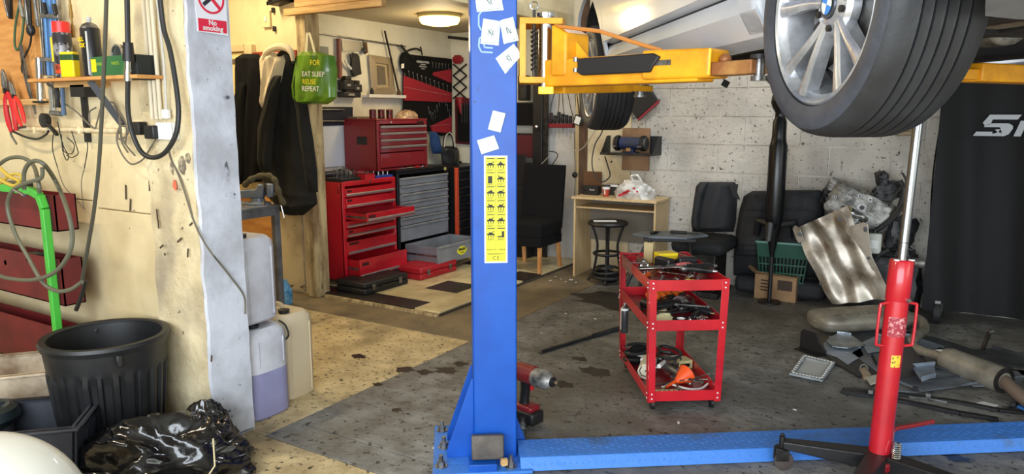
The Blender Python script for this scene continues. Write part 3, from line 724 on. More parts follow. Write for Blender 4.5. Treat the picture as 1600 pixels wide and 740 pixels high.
# ---- no smoking sign (flat sign on the pier board)
sp_ = PX(330, 25, -2.800); sgn = thing('no_smoking_sign', 'white no smoking sign with red ring on the end of the pier', 'sign', sp_)
def onS(u, v): q = PX(u, v, -2.800)-sp_; return q
A_, B_, C_, E_ = onS(308, 49), onS(356, 56), onS(352, -8), onS(303, -8)
obj('sign_plate', MB().slab([A_, B_, C_+Vector((0,0,.02)), E_+Vector((0,0,.02))], (.003, 0, 0)), mat('sign_white', (226, 228, 234), .4), sgn)
wy = (A_.y+B_.y)/2; hw = (B_.y-A_.y)/2; zb = (A_.z+B_.z)/2
obj('red_band', MB().box(.003, .0042, wy-hw+.006, wy+hw-.006, zb+.006, zb+.058), mat('sign_red', (214, 40, 66), .4), sgn)
sr = bpy.data.materials['sign_red']; zc = zb+.146; rr = hw*.86
obj('red_ring', MB().lathe([(rr, 0), (rr, .0015), (rr*.86, .0015), (rr*.86, 0)], 48, FX((.003, wy, zc)), close=True), sr, sgn)
mk = mat('sign_ink', (40, 40, 48), .5)
obj('cigarette', MB().box(-.05, .035, -.008, .008, 0, .001, FX((.003, wy, zc), R(38))), mk, sgn)
obj('cigarette_tip', MB().box(.037, .052, -.008, .008, 0, .001, FX((.003, wy, zc), R(38))), mk, sgn)
for q in (-.012, 0): obj('smoke', MB().tube([FX((.0036, wy, zc)) @ Vector((-.03+q+.006*sin(k*1.4), .008+k*.008, 0)) for k in range(6)], .0016, 4), mk, sgn)
obj('red_bar', MB().box(-rr*.9, rr*.9, -.0075, .0075, .001, .002, FX((.003, wy, zc), R(-45))), sr, sgn)
text('lettering', 'No', .03, FX((.0045, wy, zb+.044)), white, sgn, bold=.0006)
text('lettering', 'smoking', .03, FX((.0045, wy, zb+.021)), white, sgn, bold=.0006)
# ---- wooden wall shelf
SY = 1.86
sz = PY(100, 121, SY).z
sh = thing('wall_shelf', 'thin plywood wall shelf carrying spray cans above the white pipe', 'shelf', (-3.7, 1.93, sz-.016))
x0, x1 = PY(42, 122, SY).x, PY(214, 126, SY).x
obj('board', MB().box(x0, x1, SY, 2.01, sz-.016, sz), plywood, sh, W=True, bev=.003)
obj('batten', MB().box(x0+.1, x1-.45, 1.93, 2.01, sz-.04, sz-.016), timber, sh, W=True)
p0, p1 = PY(134, 131, 1.88), PY(192, 196, 2.0)
obj('bracket', MB().bar((p0.x, 1.90, sz-.016), (p1.x, 2.0, p1.z), .012, .03), black, sh, W=True)
obj('bracket', MB().box(x0+.22, x0+.245, 1.985, 2.005, sz-.30, sz-.016), black, sh, W=True)
obj('black_block', MB().box(x0+.24, x0+.36, 1.93, 2.0, sz-.085, sz-.03), black, sh, W=True)
Z0 = sz
def shelf_x(u): return PY(u, 110, 1.91).x
def can(x, y, z, r, h, body, cap, label, nm='aerosol_can', capm=None, grp=None):
    t = thing(nm, label, 'spray can', (x, y, z), 0, grp)
    b = obj('body', MB().lathe([(r*.9, 0), (r, .004), (r, h*.80), (r*.94, h*.82)], 28), body, t)
    obj('shoulder', MB().lathe([(r*.94, h*.82), (r*.7, h*.88), (r*.42, h*.90), (r*.38, h*.91)], 28), steel, t)
    if cap == 'wide': obj('cap', MB().lathe([(r*.96, h*.80), (r*.94, h*1.0), (r*.86, h*1.01), (0, h*1.01)], 28), capm, t)
    else:
        obj('nozzle', MB().lathe([(r*.2, h*.9), (r*.2, h*.95), (r*.3, h*.95), (r*.26, h), (0, h)], 16), capm or white, t)
    return t, b
silver_print = mat('silver_print_can', (58, 58, 66), .35, .3)
t, b = can(shelf_x(100), 1.915, Z0, .040, .255, mat('silver_can', (56, 54, 60), .3, .4, col2=(150, 150, 156), scale=16, lo=.5, hi=.56), 'wide', 'tall silver and black spray can with bright red cap', capm=mat('red_cap', (222, 44, 40), .35))
t['label'] = 'tall silver and black spray can with bright red cap'
obj('label_band', MB().lathe([(.0405, .02), (.0405, .062)], 28, a0=-2.6, a1=-.4), mat('orange_print', (200, 70, 30), .4, col2=(40, 30, 30), scale=60), t)
t, b = can(shelf_x(84), 1.945, Z0, .034, .235, mat('yellow_can', (214, 196, 40), .35), 'narrow', 'slim yellow and silver spray can behind the red-capped can')
obj('label_band', MB().lathe([(.0345, .0), (.0345, .08)], 28), steel, t)
t, b = can(shelf_x(141), 1.925, Z0, .041, .265, mat('black_can', (28, 28, 32), .3), 'narrow', 'tall black spray can with grey nozzle on the shelf', capm=mat('nozzle_grey', (176, 178, 176), .5))
text('lettering', 'ULL', .026, FY((-.006, -.0425, .165)), yellow, t, bold=.0008); text('lettering', 'OX', .026, FY((.002, -.0425, .138)), yellow, t, bold=.0008)
obj('stripe', MB().box(.024, .028, -.036, -.030, .01, .20), white, t)
tn = thing('small_tin', 'small square yellow tin with dark green band beside the black can', 'tin', (shelf_x(119), 1.885, Z0), .3)
obj('body', MB().box(-.038, .038, -.02, .02, 0, .115), yellow, tn, bev=.006)
obj('green_band', MB().box(-.0385, .0385, -.0205, .0205, .072, .108), mat('tin_green', (44, 74, 44), .4), tn, bev=.006)
obj('lid', MB().cyl((0, 0, .115), (0, 0, .121), .016, n=16), steel, tn)
gb = thing('green_carton', 'long dark green carton with yellow print at the right end of the shelf', 'box', (shelf_x(186), 1.93, Z0), 0)
obj('carton', MB().box(-.17, .12, -.045, .055, 0, .085), mat('carton_green', (40, 98, 54), .6), gb, bev=.002)
obj('end_cap', MB().box(.12, .175, -.045, .055, -.02, .085), mat('carton_black', (24, 30, 30), .6), gb, bev=.002)
for i, s_ in enumerate(('SPARK', 'PARTS')): text('lettering', s_, .020, FY((-.10+i*.12, -.046, .052)), mat('print_green', (150, 176, 60), .6) if i == 0 else bpy.data.materials['print_green'], gb)
obj('yellow_label', MB().box(-.168, -.13, -.0462, -.045, .02, .075), yellow, gb)
lens = PY(182, 84, 1.93)
rl = thing('round_lamp', 'round black lamp lens standing on the green carton', 'lamp', (lens.x, 1.945, lens.z-.045))
obj('body', MB().lathe([(0, -.03), (.035, -.02), (.042, .0), (.042, .012)], 28, FY((0, 0, .045))), black, rl)
obj('lens', MB().lathe([(.036, .012), (.02, .018), (0, .02)], 28, FY((0, 0, .045))), mat('lens_glass', (60, 66, 66), .08, .3), rl)
obj('rim', MB().lathe([(.036, .008), (.036, .016), (.043, .016), (.043, .008)], 28, FY((0, 0, .045)), close=True), chrome, rl)
# ---- plywood tool board on the far left with hanging tools
bx1 = PY(58, 90, 1.99).x; bz0 = PY(40, 155, 1.99).z
tb = struct('trim_tool_board', MB().box(-5.4, bx1, 1.985, 2.03, bz0, 2.5), plywood, bev=.003)
obj('ledge', MB().box(-5.4, bx1+.12, 1.95, 1.985, bz0-.03, bz0), timber, tb, bev=.003)
def wires(name, label, cat, lines, r, m, y=1.96, P=PY, group=None, kind=None, n=5):
    mb = MB()
    for ln in lines:
        pts = [P(u, v, y+(w[0] if w else 0)) for (u, v, *w) in ln]; mb.tube(sm(pts, 5), r, n)
    return solo(name, mb, m, label, cat, group, kind=kind)
def pliers(c, rz, m_handle, label, s=1.0, name='pliers', cat='pliers', plane='Y', group=None, base=None):
    t = thing(name, label, cat, c, 0, group)
    Mx = (FY((0, 0, 0), rz) if plane == 'Y' else FX((0, 0, 0), rz) if plane == 'X' else Matrix.Rotation(rz, 4, 'Z')) @ Matrix.Scale(s, 4)
    for q in (-1, 1):
        obj('jaw', MB().slab([Mx @ Vector((q*a, b, 0)) for a, b in ((0, 0), (.012, .0), (.020, .022), (.010, .060), (.001, .072), (.001, .02))], Mx.to_3x3() @ Vector((0, 0, .008))), steel, t, bev=.001)
        obj('handle', MB().tube([Mx @ Vector((q*a, b, .004)) for a, b in ((.004, -.005), (.018, -.03), (.026, -.07), (.022, -.11), (.016, -.135))], [.006*s, .008*s, .009*s, .009*s, .006*s], 8), m_handle, t)
    obj('rivet', MB().cyl(Mx @ Vector((0, 0, -.002)), Mx @ Vector((0, 0, .012)), .009*s, n=12), dsteel, t)
    return t
pliers(PY(12, 142, 1.955), R(8), red, 'big red-handled cutters hanging open at the left edge', 1.55)
pliers(PY(24, 150, 1.945), R(22), mat('bright_red_grip', (226, 48, 40), .4), 'red-handled grips hanging right of the big red cutters', 1.15)
wires('green_hose', 'thin green hose loop hanging on the plywood board', 'hose', [[(30,8),(24,40),(23,70),(28,78),(34,60),(37,30),(34,10)]], .006, mat('green_hose', (54, 84, 60), .5))
wires('wire_rope', 'silver braided wire rope hanging down the plywood board', 'rope', [[(32,70),(36,105),(44,140),(52,165),(56,177)], [(34,70),(40,105),(47,140),(54,168),(55,178)]], .006, steel)
wires('breather_pipe', 'bent black rod with ball end hanging on the plywood board', 'rod', [[(48,20),(49,45),(47,70),(36,95),(35,112),(46,120)]], .005, dsteel)
solo('rubber_ball', MB().ell(PY(48, 47, 1.94), (.024, .02, .03), 14, 10), black, 'black rubber bulb in the middle of the bent rod', 'bulb')
for i, (u, v, l, r, c, lb) in enumerate([(8,8,.10,.014,0,'grips at the far left of the crowded top row'),(18,6,.12,.012,1,'spanner shank left of the green hose'),(30,4,.12,.014,2,'pliers shank over the green hose'),(40,8,.16,.012,0,'puller leg beside the green hose'),(47,10,.14,.014,1,'puller leg above the rubber bulb'),(54,6,.18,.010,2,'long dark rod next to the blue frame')]):
    p = PY(u, v, 1.95); a = (.3, -.2, .15, 0, -.1, .05)[i]
    t = thing('hanging_tool', 'dark metal '+lb, 'tool', p)
    obj('shank', MB().bar((0, 0, l*.5), (sin(a)*l, 0, -l*.6), .02, .012), (steel, dsteel, alu)[c], t, bev=.003)
    obj('head', MB().cyl((0, -.012, l*.5), (0, .012, l*.5), r*1.8, n=14), dsteel, t)
# blue and steel framed strut (spring compressor like) standing on the wall
fr = thing('strut_compressor', 'tall blue and steel strut tool hung on the wall left of the cans', 'tool', PY(78, 60, 1.96))
for u, w_, m_ in ((66,.016,steel),(72,.02,mat('blue_strut', (92, 140, 200), .35, .3)),(80,.022,bpy.data.materials['blue_strut']),(88,.016,bpy.data.materials['blue_strut']),(93,.012,steel)):
    a = PY(u-4, -30, 1.975); b = PY(u+6, 118, 1.975); obj('rail', MB().bar(a, b, w_, .02), m_, fr, W=True, bev=.003)
for v in (24, 92): obj('clamp', MB().bar(PY(64, v, 1.95), PY(93, v+2, 1.95), .018, .02), steel, fr, W=True, bev=.003)
for u, v in ((68, 4), (84, 6)): obj('hook', MB().bar(PY(u, v, 1.94), PY(u+4, v+18, 1.94), .02, .015), black, fr, W=True, bev=.004)
solo('socket_bar', MB().cyl(PY(61, 90, 1.95), PY(64, 156, 1.95), .018, n=18), chrome, 'chrome cylinder hanging left of the shelf', 'tool')
solo('dark_disc', MB().lathe([(.0, 0), (.035, .004), (.038, .012), (.0, .016)], 20, Matrix.Translation(PY(64, 162, 1.94))), dsteel, 'flat dark disc under the chrome cylinder', 'disc')
for i, (u, v0, v1, r, c, lb) in enumerate([(80,132,172,.016,0,'left chrome tool hanging under the shelf'),(88,134,168,.013,1,'dark tool between the chrome tools under the shelf'),(97,132,180,.012,2,'blue-grey tool hanging under the shelf')]):
    t = thing('hanging_ratchet', lb, 'ratchet', PY(u, v0, 1.95))
    a, b = PY(u, v0, 1.95), PY(u+3, v1, 1.95)
    obj('handle', MB().tube([a, a.lerp(b, .3), a.lerp(b, .7), b], [r*.7, r, r*.8, r], 10), (chrome, dsteel, mat('blue_steel', (90, 110, 140), .3, .6))[c], t, W=True)
    obj('head', MB().ell(a+Vector((0, -.005, .012)), (r*1.6, r, r*1.6), 12, 8), steel, t, W=True)
pp = PY(85, 176, 1.95); obj_ = solo('cross_bar', MB().cyl(PY(80, 176, 1.94), PY(96, 178, 1.94), .012, n=12), steel, 'short grey cross handle below the hanging chrome tools', 'tool')
# dial gauge
t = thing('dial_gauge', 'round dial gauge with black rim hanging above the pipe', 'gauge', PY(69, 188, 1.94))
obj('case', MB().lathe([(0, -.02), (.034, -.018), (.036, .008), (.030, .010)], 28, FY((0, 0, 0))), black, t)
obj('face', MB().cyl((0, -.008, 0), (0, -.0095, 0), .030, n=28), paper, t)
obj('stem', MB().bar((.02, 0, -.01), (.11, 0, -.07), .016, .014), dsteel, t, bev=.003)
# brass fitting column on the wall
t = thing('brass_fitting', 'slender brass air fitting standing against the wall behind the cans', 'fitting', PY(115, 62, 1.975))
for k in range(6): obj('ring', MB().cyl((0, 0, .16-.03*k), (0, 0, .191-.03*k), .005+.002*(k % 3), n=10), mat('brass', (150, 120, 66), .4, .8) if k == 0 else bpy.data.materials['brass'], t)
# plastic white pipe on clips
pa, pb_ = PY(28, 201, 1.975), PY(236, 206, 1.975)
wp = thing('white_pipe', 'cream plastic conduit pipe running level below the shelf', 'pipe', (pa.x, pa.y, pa.z))
obj('pipe', MB().cyl(pa, pb_, .0125, n=14), mat('cream_pipe', (220, 204, 170), .5, col2=(186, 164, 126), scale=9), wp, W=True)
for u in (60, 130, 200): p = PY(u, 203, 1.985); obj('clip', MB().box(p.x-.008, p.x+.008, p.y-.025, p.y+.02, p.z-.017, p.z+.017), cream, wp, W=True, bev=.003)
a = PY(28, 201, 1.96); wires('bent_hook', 'bent grey steel hook at the left end of the pipe', 'hook', [[(40,198),(28,200),(18,206),(18,212),(26,225)]], .006, steel)
wires('thick_black_ring', 'short black cable arc under the left end of the pipe', 'cable', [[(20,205),(40,214),(58,217),(72,210),(76,204)]], .006, cable)
# cables
wires('cable_tangle', 'tangle of thin dark wires below the left part of the pipe', 'wires', [[(90,190),(98,225),(107,243),(104,250),(98,235),(96,210)], [(112,205),(120,230),(122,240),(112,246),(104,242)], [(105,215),(116,226),(112,240),(100,236),(98,222)], [(84,205),(82,232),(90,262)], [(131,206),(137,228),(132,262)]], .0025, cable)
wires('thin_wire', 'thin dark wire meandering down the wall from the pipe', 'wire', [[(90,262),(100,290),(120,312),(132,326)], [(132,262),(127,285),(130,318),(133,326)]], .0022, greycable)
wires('grey_cable_bunch', 'bunch of grey cables drooping right of the long hanging hose', 'cables', [[(98,160),(120,175),(135,190),(148,200),(152,190),(160,165),(176,160),(185,175),(188,205),(196,225),(211,243)], [(140,190),(140,175),(150,168)], [(190,190),(182,215),(190,240),(205,256),(222,250),(232,236),(243,218)], [(186,200),(184,216),(196,214),(200,200),(190,196)], [(178,165),(192,182),(198,200),(196,225)], [(182,166),(188,190),(190,220),(200,238)]], .0042, greycable)
wires('flat_cable', 'grey cable running down the pier from the socket to its foot', 'cable', [[(262,228),(268,250),(280,275),(292,310),(303,345),(318,376),(333,398)]], .0045, greycable, y=1.972)
solo('cable_end', MB().tube(sm([PY(333, 398, 1.972), PX(340, 407, -2.795), PX(360, 432, -2.795), PX(381, 462, -2.795), PX(383, 490, -2.795)], 5), .0045, 6), greycable, 'grey cable end across the white pier board', 'cable')
for i, (u, v, w_, lb) in enumerate([(219,200,.055,'black adaptor block on the pipe beside the hose'),(240,206,.07,'black mains plug in the wall socket')]):
    p = PY(u, v, 1.955); t = thing('mains_plug', lb, 'plug', p)
    obj('body', MB().box(-w_/2, w_/2, -.025, .02, -.03, .028), black, t, bev=.006)
    obj('pins', MB().box(-.012, .012, .018, .035, -.01, .01), chrome, t)
p = PY(262, 202, 1.965)
t = thing('wall_socket', 'white double wall socket at the right end of the pipe', 'socket', p)
obj('back_box', MB().box(-.07, .055, -.012, .02, -.045, .03), white, t, bev=.004)
obj('face_plate', MB().box(-.01, .055, -.022, -.012, -.045, .03), white, t, bev=.004)
obj('rocker', MB().box(.012, .03, -.026, -.022, -.005, .015), paper, t, bev=.002)
solo('conduit_box', MB().box(-.02, .02, 0, .02, -.02, .02, Matrix.Translation(PY(256, 178, 1.95))), white, 'small white conduit box above the double socket', 'box', bev=.004)
# long hanging hoses
wires('air_hose', 'long straight dark hose hanging in front of the shelf down to the bin', 'hose', [[(167,-30),(165,40),(163,90),(160,160),(155,250),(148,320),(140,370),(128,440)]], .0085, mat('grey_green_hose', (72, 70, 60), .5), y=1.80, n=8)
wires('hose_tip', 'dark rubber end of hose dangling above the black bin', 'hose', [[(134,438),(128,460),(119,484)]], .010, cable, y=1.82, n=8)
t = thing('air_line', 'thick black air line hanging in a deep loop beside the pier', 'hose', PY(200, 90, 1.86))
obj('drop', MB().tube(sm([PY(u, v, 1.86) for u, v in [(198,-25),(199,20),(200,72)]], 5), .011, 10), cable, t, W=True)
obj('sleeve', MB().cyl(PY(200, 66, 1.86), PY(201, 96, 1.86), .020, .024, n=16), black, t, W=True)
obj('coupling', MB().cyl(PY(200, 95, 1.86), PY(200, 108, 1.86), .014, n=12).cyl(PY(200, 108, 1.86), PY(200, 126, 1.86), .017, n=12), chrome, t, W=True)
obj('loop', MB().tube(sm([PY(u, v, w_) for u, v, w_ in [(200,125,1.86),(200,170,1.87),(206,205,1.88),(220,236,1.89),(238,246,1.90),(258,238,1.91),(274,212,1.92),(279,180,1.93),(276,140,1.94),(266,80,1.95),(255,40,1.95),(248,-25,1.95)]], 6), .0105, 10), cable, t, W=True)
t = solo('thin_line', MB().tube(sm([PY(u, v, 1.955) for u, v in [(243,-20),(250,40),(256,100),(259,150),(260,178)]], 5), .005, 6), mat('white_line', (190, 188, 182), .5), 'thin pale line dropping to the conduit box', 'cable')
# ---- green framed red tray rack
rk = thing('tray_rack', 'green tube rack with dark red metal trays at the left edge', 'rack', b2(-2.9, 3.3))
gp = mat('green_frame', (70, 178, 62), .4); rt = mat('red_tray', (112, 26, 32), .5, col2=(88, 20, 26), scale=5)
RY = 1.78
def q_(u, v, y=RY): return PY(u, v, y)
xr = q_(70, 330).x; zt = q_(40, 297).z
pts = [Vector((-4.95, RY, .03)), Vector((-4.95, RY, zt-.08)), Vector((-4.93, RY, zt-.02)), Vector((-4.86, RY, zt)), Vector((xr-.10, RY, zt)), Vector((xr-.03, RY, zt-.02)), Vector((xr, RY, zt-.08)), Vector((xr, RY, .03))]
for y in (0,):
    m = MB(); P = [p+Vector((0, y, 0)) for p in pts]
    for a, b in zip(P, P[1:]): m.bar(a, b, .034, .034, up=(0, 1, 0))
    obj('frame', m, gp, rk, W=True, bev=.004)
for k, (v0, v1) in enumerate(((306, 362), (405, 475), (512, 582))):
    z1 = q_(70, v0).z; z0 = q_(70, v1).z
    m = MB().box(-4.93, xr+.035, RY+.03, RY+.036, z0, z1).box(-4.93, xr+.035, RY+.03, RY+.13, z0, z0+.006).box(-4.93, xr+.035, RY+.124, RY+.13, z0, z1).box(xr+.029, xr+.035, RY+.03, RY+.13, z0, z1)
    obj('tray', m, rt, rk, W=True)
for i, (u, v, lx, c) in enumerate([(20, 404, .25, 0), (60, 400, .12, 1), (10, 508, .2, 0), (22, 290, .2, 1)]):
    p = q_(u, v, RY+.1); t = thing('rack_part', ['long black trim piece lying in the middle red tray', 'short dark bracket in the middle red tray', 'black rubber part in the lowest red tray', 'bundle of black and yellow strap on top of the rack'][i], 'part', p)
    obj('body', MB().box(-lx/2, lx/2, -.05, .05, -.03, .02), black, t, bev=.01)
    obj('lug', MB().cyl((lx*.3, -.05, 0), (lx*.3, -.07, 0), .014, n=10), dsteel, t)
# coiled green-grey hose hung over the rack
hz_ = mat('olive_hose', (92, 92, 76), .5)
t = solo('coiled_hose', MB().tube(sm([PY(u, v, w_) for u, v, w_ in [(-8,262,1.70),(12,248,1.70),(34,246,1.70),(52,258,1.70),(60,285,1.6),(62,300,1.6)]], 5), .009, 8).tube(sm([PY(u, v, w_) for u, v, w_ in [(38,296,1.6),(38,268,1.6),(50,252,1.6),(68,256,1.6),(88,285,1.69),(106,330,1.58),(113,370,1.57),(106,400,1.56),(84,426,1.56),(50,437,1.57),(10,434,1.58),(-10,425,1.58)]], 6), .009, 8).tube(sm([PY(u, v, w_) for u, v, w_ in [(66,262,1.6),(64,278,1.6),(40,286,1.58),(18,300,1.57),(12,325,1.57),(24,365,1.57),(44,402,1.57),(66,440,1.57),(88,454,1.57),(110,452,1.57),(128,440,1.57)]], 6), .0085, 8), hz_, 'coiled olive hose hooked over the green rack corner', 'hose')
solo('blow_gun_tip', MB().tube([PY(22, 296, 1.56), PY(30, 300, 1.56), PY(38, 305, 1.56)], .006, 8), chrome, 'chrome nozzle tip of the coiled hose on the rack', 'nozzle')
solo('yellow_straps', MB().tube(sm([PY(u, v, 1.62) for u, v in [(0,262),(14,275),(30,283),(22,290),(6,284),(-4,276)]], 5), .008, 6).tube(sm([PY(u, v, 1.63) for u, v in [(0,286),(20,272),(34,276),(28,290)]], 5), .007, 6), mat('dull_yellow_strap', (186, 160, 60), .7), 'dull yellow cord heaped on top of the rack', 'cord')
# ---- black ribbed bin
bc = D(165, 522, 3.12)
bn = thing('refuse_bin', 'large round ribbed black plastic bin in front of the shelf wall', 'bin', (bc.x, bc.y, 0))
Hb = D(165, 522, 3.12).z; Rt = .256
binm = mat('bin_plastic', (24, 25, 27), .45, col2=(32, 33, 35), scale=7)
def binw(s, t):
    a = 2*pi*s; z = t*(Hb-.02); r = .195+(Rt-.205)*t
    if .04 < t < .80: r += .006*(1 if sin(a*26) > 0 else -1)*min(1, (t-.04)*20, (.80-t)*20)
    return (r*cos(a), r*sin(a), z)
obj('shell', MB().grid(binw, 208, 20), binm, bn, smooth=30)
obj('inner_wall', MB().lathe([(0, .02), (.18, .02), (Rt-.03, Hb-.01)], 48, cap=False), binm, bn)
obj('rim', MB().lathe([(Rt-.03, Hb-.012), (Rt-.03, Hb), (Rt-.02, Hb+.006), (Rt-.002, Hb+.004), (Rt+.003, Hb-.01), (Rt-.004, Hb-.03), (Rt-.012, Hb-.03), (Rt-.016, Hb-.012)], 64, close=True), binm, bn)
for a in (-.35, pi-.35): obj('handle', MB().box(-.03, .03, -.012, .012, Hb-.075, Hb-.025, Matrix.Rotation(a, 4, 'Z') @ Matrix.Translation((Rt-.004, 0, 0))), binm, bn, bev=.006)
# ---- crumpled black rubbish sack
bagm = mat('glossy_bin_liner', (14, 14, 16), .16, bump=.35, bscale=12, coat=.6)
gc = D(262, 735, 2.80); random.seed(4)
def crumple(name, c, rx, ry, rz_, rot, seed, label, m, cat='bag', n=64, k=44, amp=1.0):
    import mathutils.noise as mn
    mb = MB(); vs = []; fs = []; off = Vector((seed*3.1, seed*1.7, 0))
    for j in range(k+1):
        b = (pi/2)*(1-j/k)*1.0
        for i in range(n):
            a = 2*pi*i/n; d = Vector((cos(b)*cos(a), cos(b)*sin(a), sin(b)))
            f = 1+amp*(.34*(mn.noise(d*1.3+off))-.42*abs(mn.noise(Vector((d.x*1.2, d.y*3.4, d.z*2.4))+off))-.10*abs(mn.noise(d*6+off))+.02*mn.noise(d*15+off))
            vs.append((d.x*rx*f, d.y*ry*f, max(0, d.z*rz_*f)))
    fs = [(j*n+i, j*n+(i+1) % n, (j+1)*n+(i+1) % n, (j+1)*n+i) for j in range(k) for i in range(n)]
    fs.append(tuple(range(n)))
    mb.add(vs, [f for f in fs]); t = thing(name, label, cat, c, rot)
    obj('sack', mb, m, t, smooth=80); return t
t = crumple('rubbish_sack', (gc.x-.04, gc.y+.0, 0), .36, .30, .27, TH+.2, 2, 'crumpled glossy black rubbish sack slumped against the bin', bagm, amp=.7)
obj('pull_cord', MB().tube([(.24, -.16, .24), (.245, -.19, .14), (.20, -.22, .08), (.10, -.26, .04)], .0035, 5), mat('cream_cord', (206, 190, 150), .6), t)
t = crumple('rubbish_sack', D(325, 700, 3.0)*1, .17, .14, .26, TH, 5, 'small upright lump of black liner at the foot of the pier', bagm, amp=.6); t.location.z = 0
t = crumple('rubbish_sack', (gc.x-.12, gc.y-.26, 0), .24, .16, .14, TH, 8, 'low fold of black liner spread in front of the big sack', bagm, amp=.6); t.location.z = 0
wires('twist_of_wire', 'twist of pale wire on the floor at the foot of the pier', 'wire', [[(352,655),(368,660),(364,670),(372,676),(385,672),(396,668)]], .003, steel, P=lambda u, v, y: G(u, v, .01))
# ---- crates and pale panel in the near left corner
ck = mat('charcoal_crate', (52, 56, 66), .5, col2=(40, 42, 50), scale=6); dk_ = mat('dirty_white_crate', (196, 180, 156), .7, col2=(126, 104, 80), scale=5, lo=.45, hi=.7)
def crate(c, rz, w, d, h, m, label, ribs=True, slope=0.03, name='storage_crate', t=.012):
    o = thing(name, label, 'crate', c, rz)
    for nm, x0, y0, x1, y1 in (('side_panel', -w/2, -d/2, w/2, -d/2), ('side_panel', w/2, -d/2, w/2, d/2), ('side_panel', w/2, d/2, -w/2, d/2), ('side_panel', -w/2, d/2, -w/2, -d/2)):
        a = Vector((x0, y0, 0)); b = Vector((x1, y1, 0)); n_ = Vector((b.y-a.y, a.x-b.x, 0)).normalized()
        k = 1-slope*4
        obj(nm, MB().slab([a*k, b*k, b+Vector((0, 0, h)), a+Vector((0, 0, h))], n_*t), m, o, bev=.003)
        if ribs:
            rm = MB(); L = (b-a).length; dr_ = (b-a).normalized()
            for i in range(5):
                q = a+dr_*(L*(.3+.1*i))
                for zz in (.15, .55): rm.bar(q*k*(1-zz)+q*zz+n_*(t+.004)+Vector((0, 0, h*zz)), q*k*(1-zz-.28)+q*(zz+.28)+n_*(t+.004)+Vector((0, 0, h*(zz+.28))), .012, .01, up=n_)
            obj('ribs', rm, m, o, kind='stuff')
    obj('base', MB().box(-w/2*.9, w/2*.9, -d/2*.9, d/2*.9, 0, .012), m, o)
    rm = MB(); e = .012
    rm.box(-w/2-e*2, w/2+e*2, -d/2-e*2, -d/2+e, h-.012, h).box(-w/2-e*2, w/2+e*2, d/2-e, d/2+e*2, h-.012, h).box(-w/2-e*2, -w/2+e, -d/2+e, d/2-e, h-.012, h).box(w/2-e, w/2+e*2, -d/2+e, d/2-e, h-.012, h)
    obj('rim', rm, m, o, bev=.004); return o
c1 = D(18, 632, 2.78); crate((c1.x-.02, c1.y, 0), TH+R(14), .56, .36, .30, ck, 'charcoal plastic crate with ribbed sides in the near left corner')
c2 = D(20, 590, 3.30); crate((c2.x-.04, c2.y-.02, .16), TH+R(20), .62, .34, .17, dk_, 'grimy white plastic tray behind the charcoal crate', ribs=False, name='plastic_tray')
crate((c2.x-.05, c2.y-.0, 0), TH+R(20), .58, .32, .155, black, 'low black crate under the grimy white tray', ribs=False)
for i, (dx, dy, rr_, lb) in enumerate([(-.16,.0,.09,'dark hose elbow lying in the charcoal crate'),(.08,.05,.06,'small dark moulding lying in the charcoal crate'),(-.02,-.09,.05,'greasy bracket lying in the charcoal crate')]):
    t = thing('crate_part', lb, 'part', (c1.x+dx, c1.y+dy, .10))
    obj('body', MB().tube(sm([(-rr_, 0, 0), (0, .03, rr_*1.4), (rr_, 0, rr_*.6)], 6), .03-.006*i, 12), dsteel if i == 2 else black, t)
    obj('collar', MB().lathe([(.034, 0), (.036, .012), (.028, .012)], 16, Matrix.Translation((-rr_, 0, -.01))), black, t)
solo('round_hose_cover', MB().lathe([(.10, 0), (.13, .04), (.12, .075), (.09, .085), (.06, .07), (.055, .03)], 32, Matrix.Translation((c1.x-.20, c1.y-.02, .22))), mat('teal_black', (30, 40, 44), .35), 'rounded dark plastic air duct sticking out of the charcoal crate', 'duct')
fd = D(-28, 740, 2.05); ph_ = D(0, 690, 2.05).z
wingm = mat('pale_panel', (206, 204, 192), .4, coat=.3)
t = thing('body_panel', 'smooth pale curved car panel in the bottom left corner', 'panel', (fd.x, fd.y, 0), TH)
def wing(s, q):
    a = pi*s; b = (pi/2)*q*.98
    return (.30*cos(a)*sin(b+.0)*1.0, -.26*sin(a)*sin(b)+.06, ph_*cos(b)**.55)
obj('skin', MB().grid(lambda s, q: wing(s, q), 36, 20), wingm, t, smooth=60)
obj('skin_back', MB().grid(lambda s, q: (.30*cos(-pi*s)*sin(pi/2*q*.98), -.14*sin(-pi*s)*sin(pi/2*q*.98)+.06, ph_*cos(pi/2*q*.98)**.55), 36, 20), wingm, t, smooth=60)
obj('edge_trim', MB().tube([(.30*cos(i*pi/12), -.26*sin(i*pi/12)+.06, .012) for i in range(13)], .008, 6), black, t)
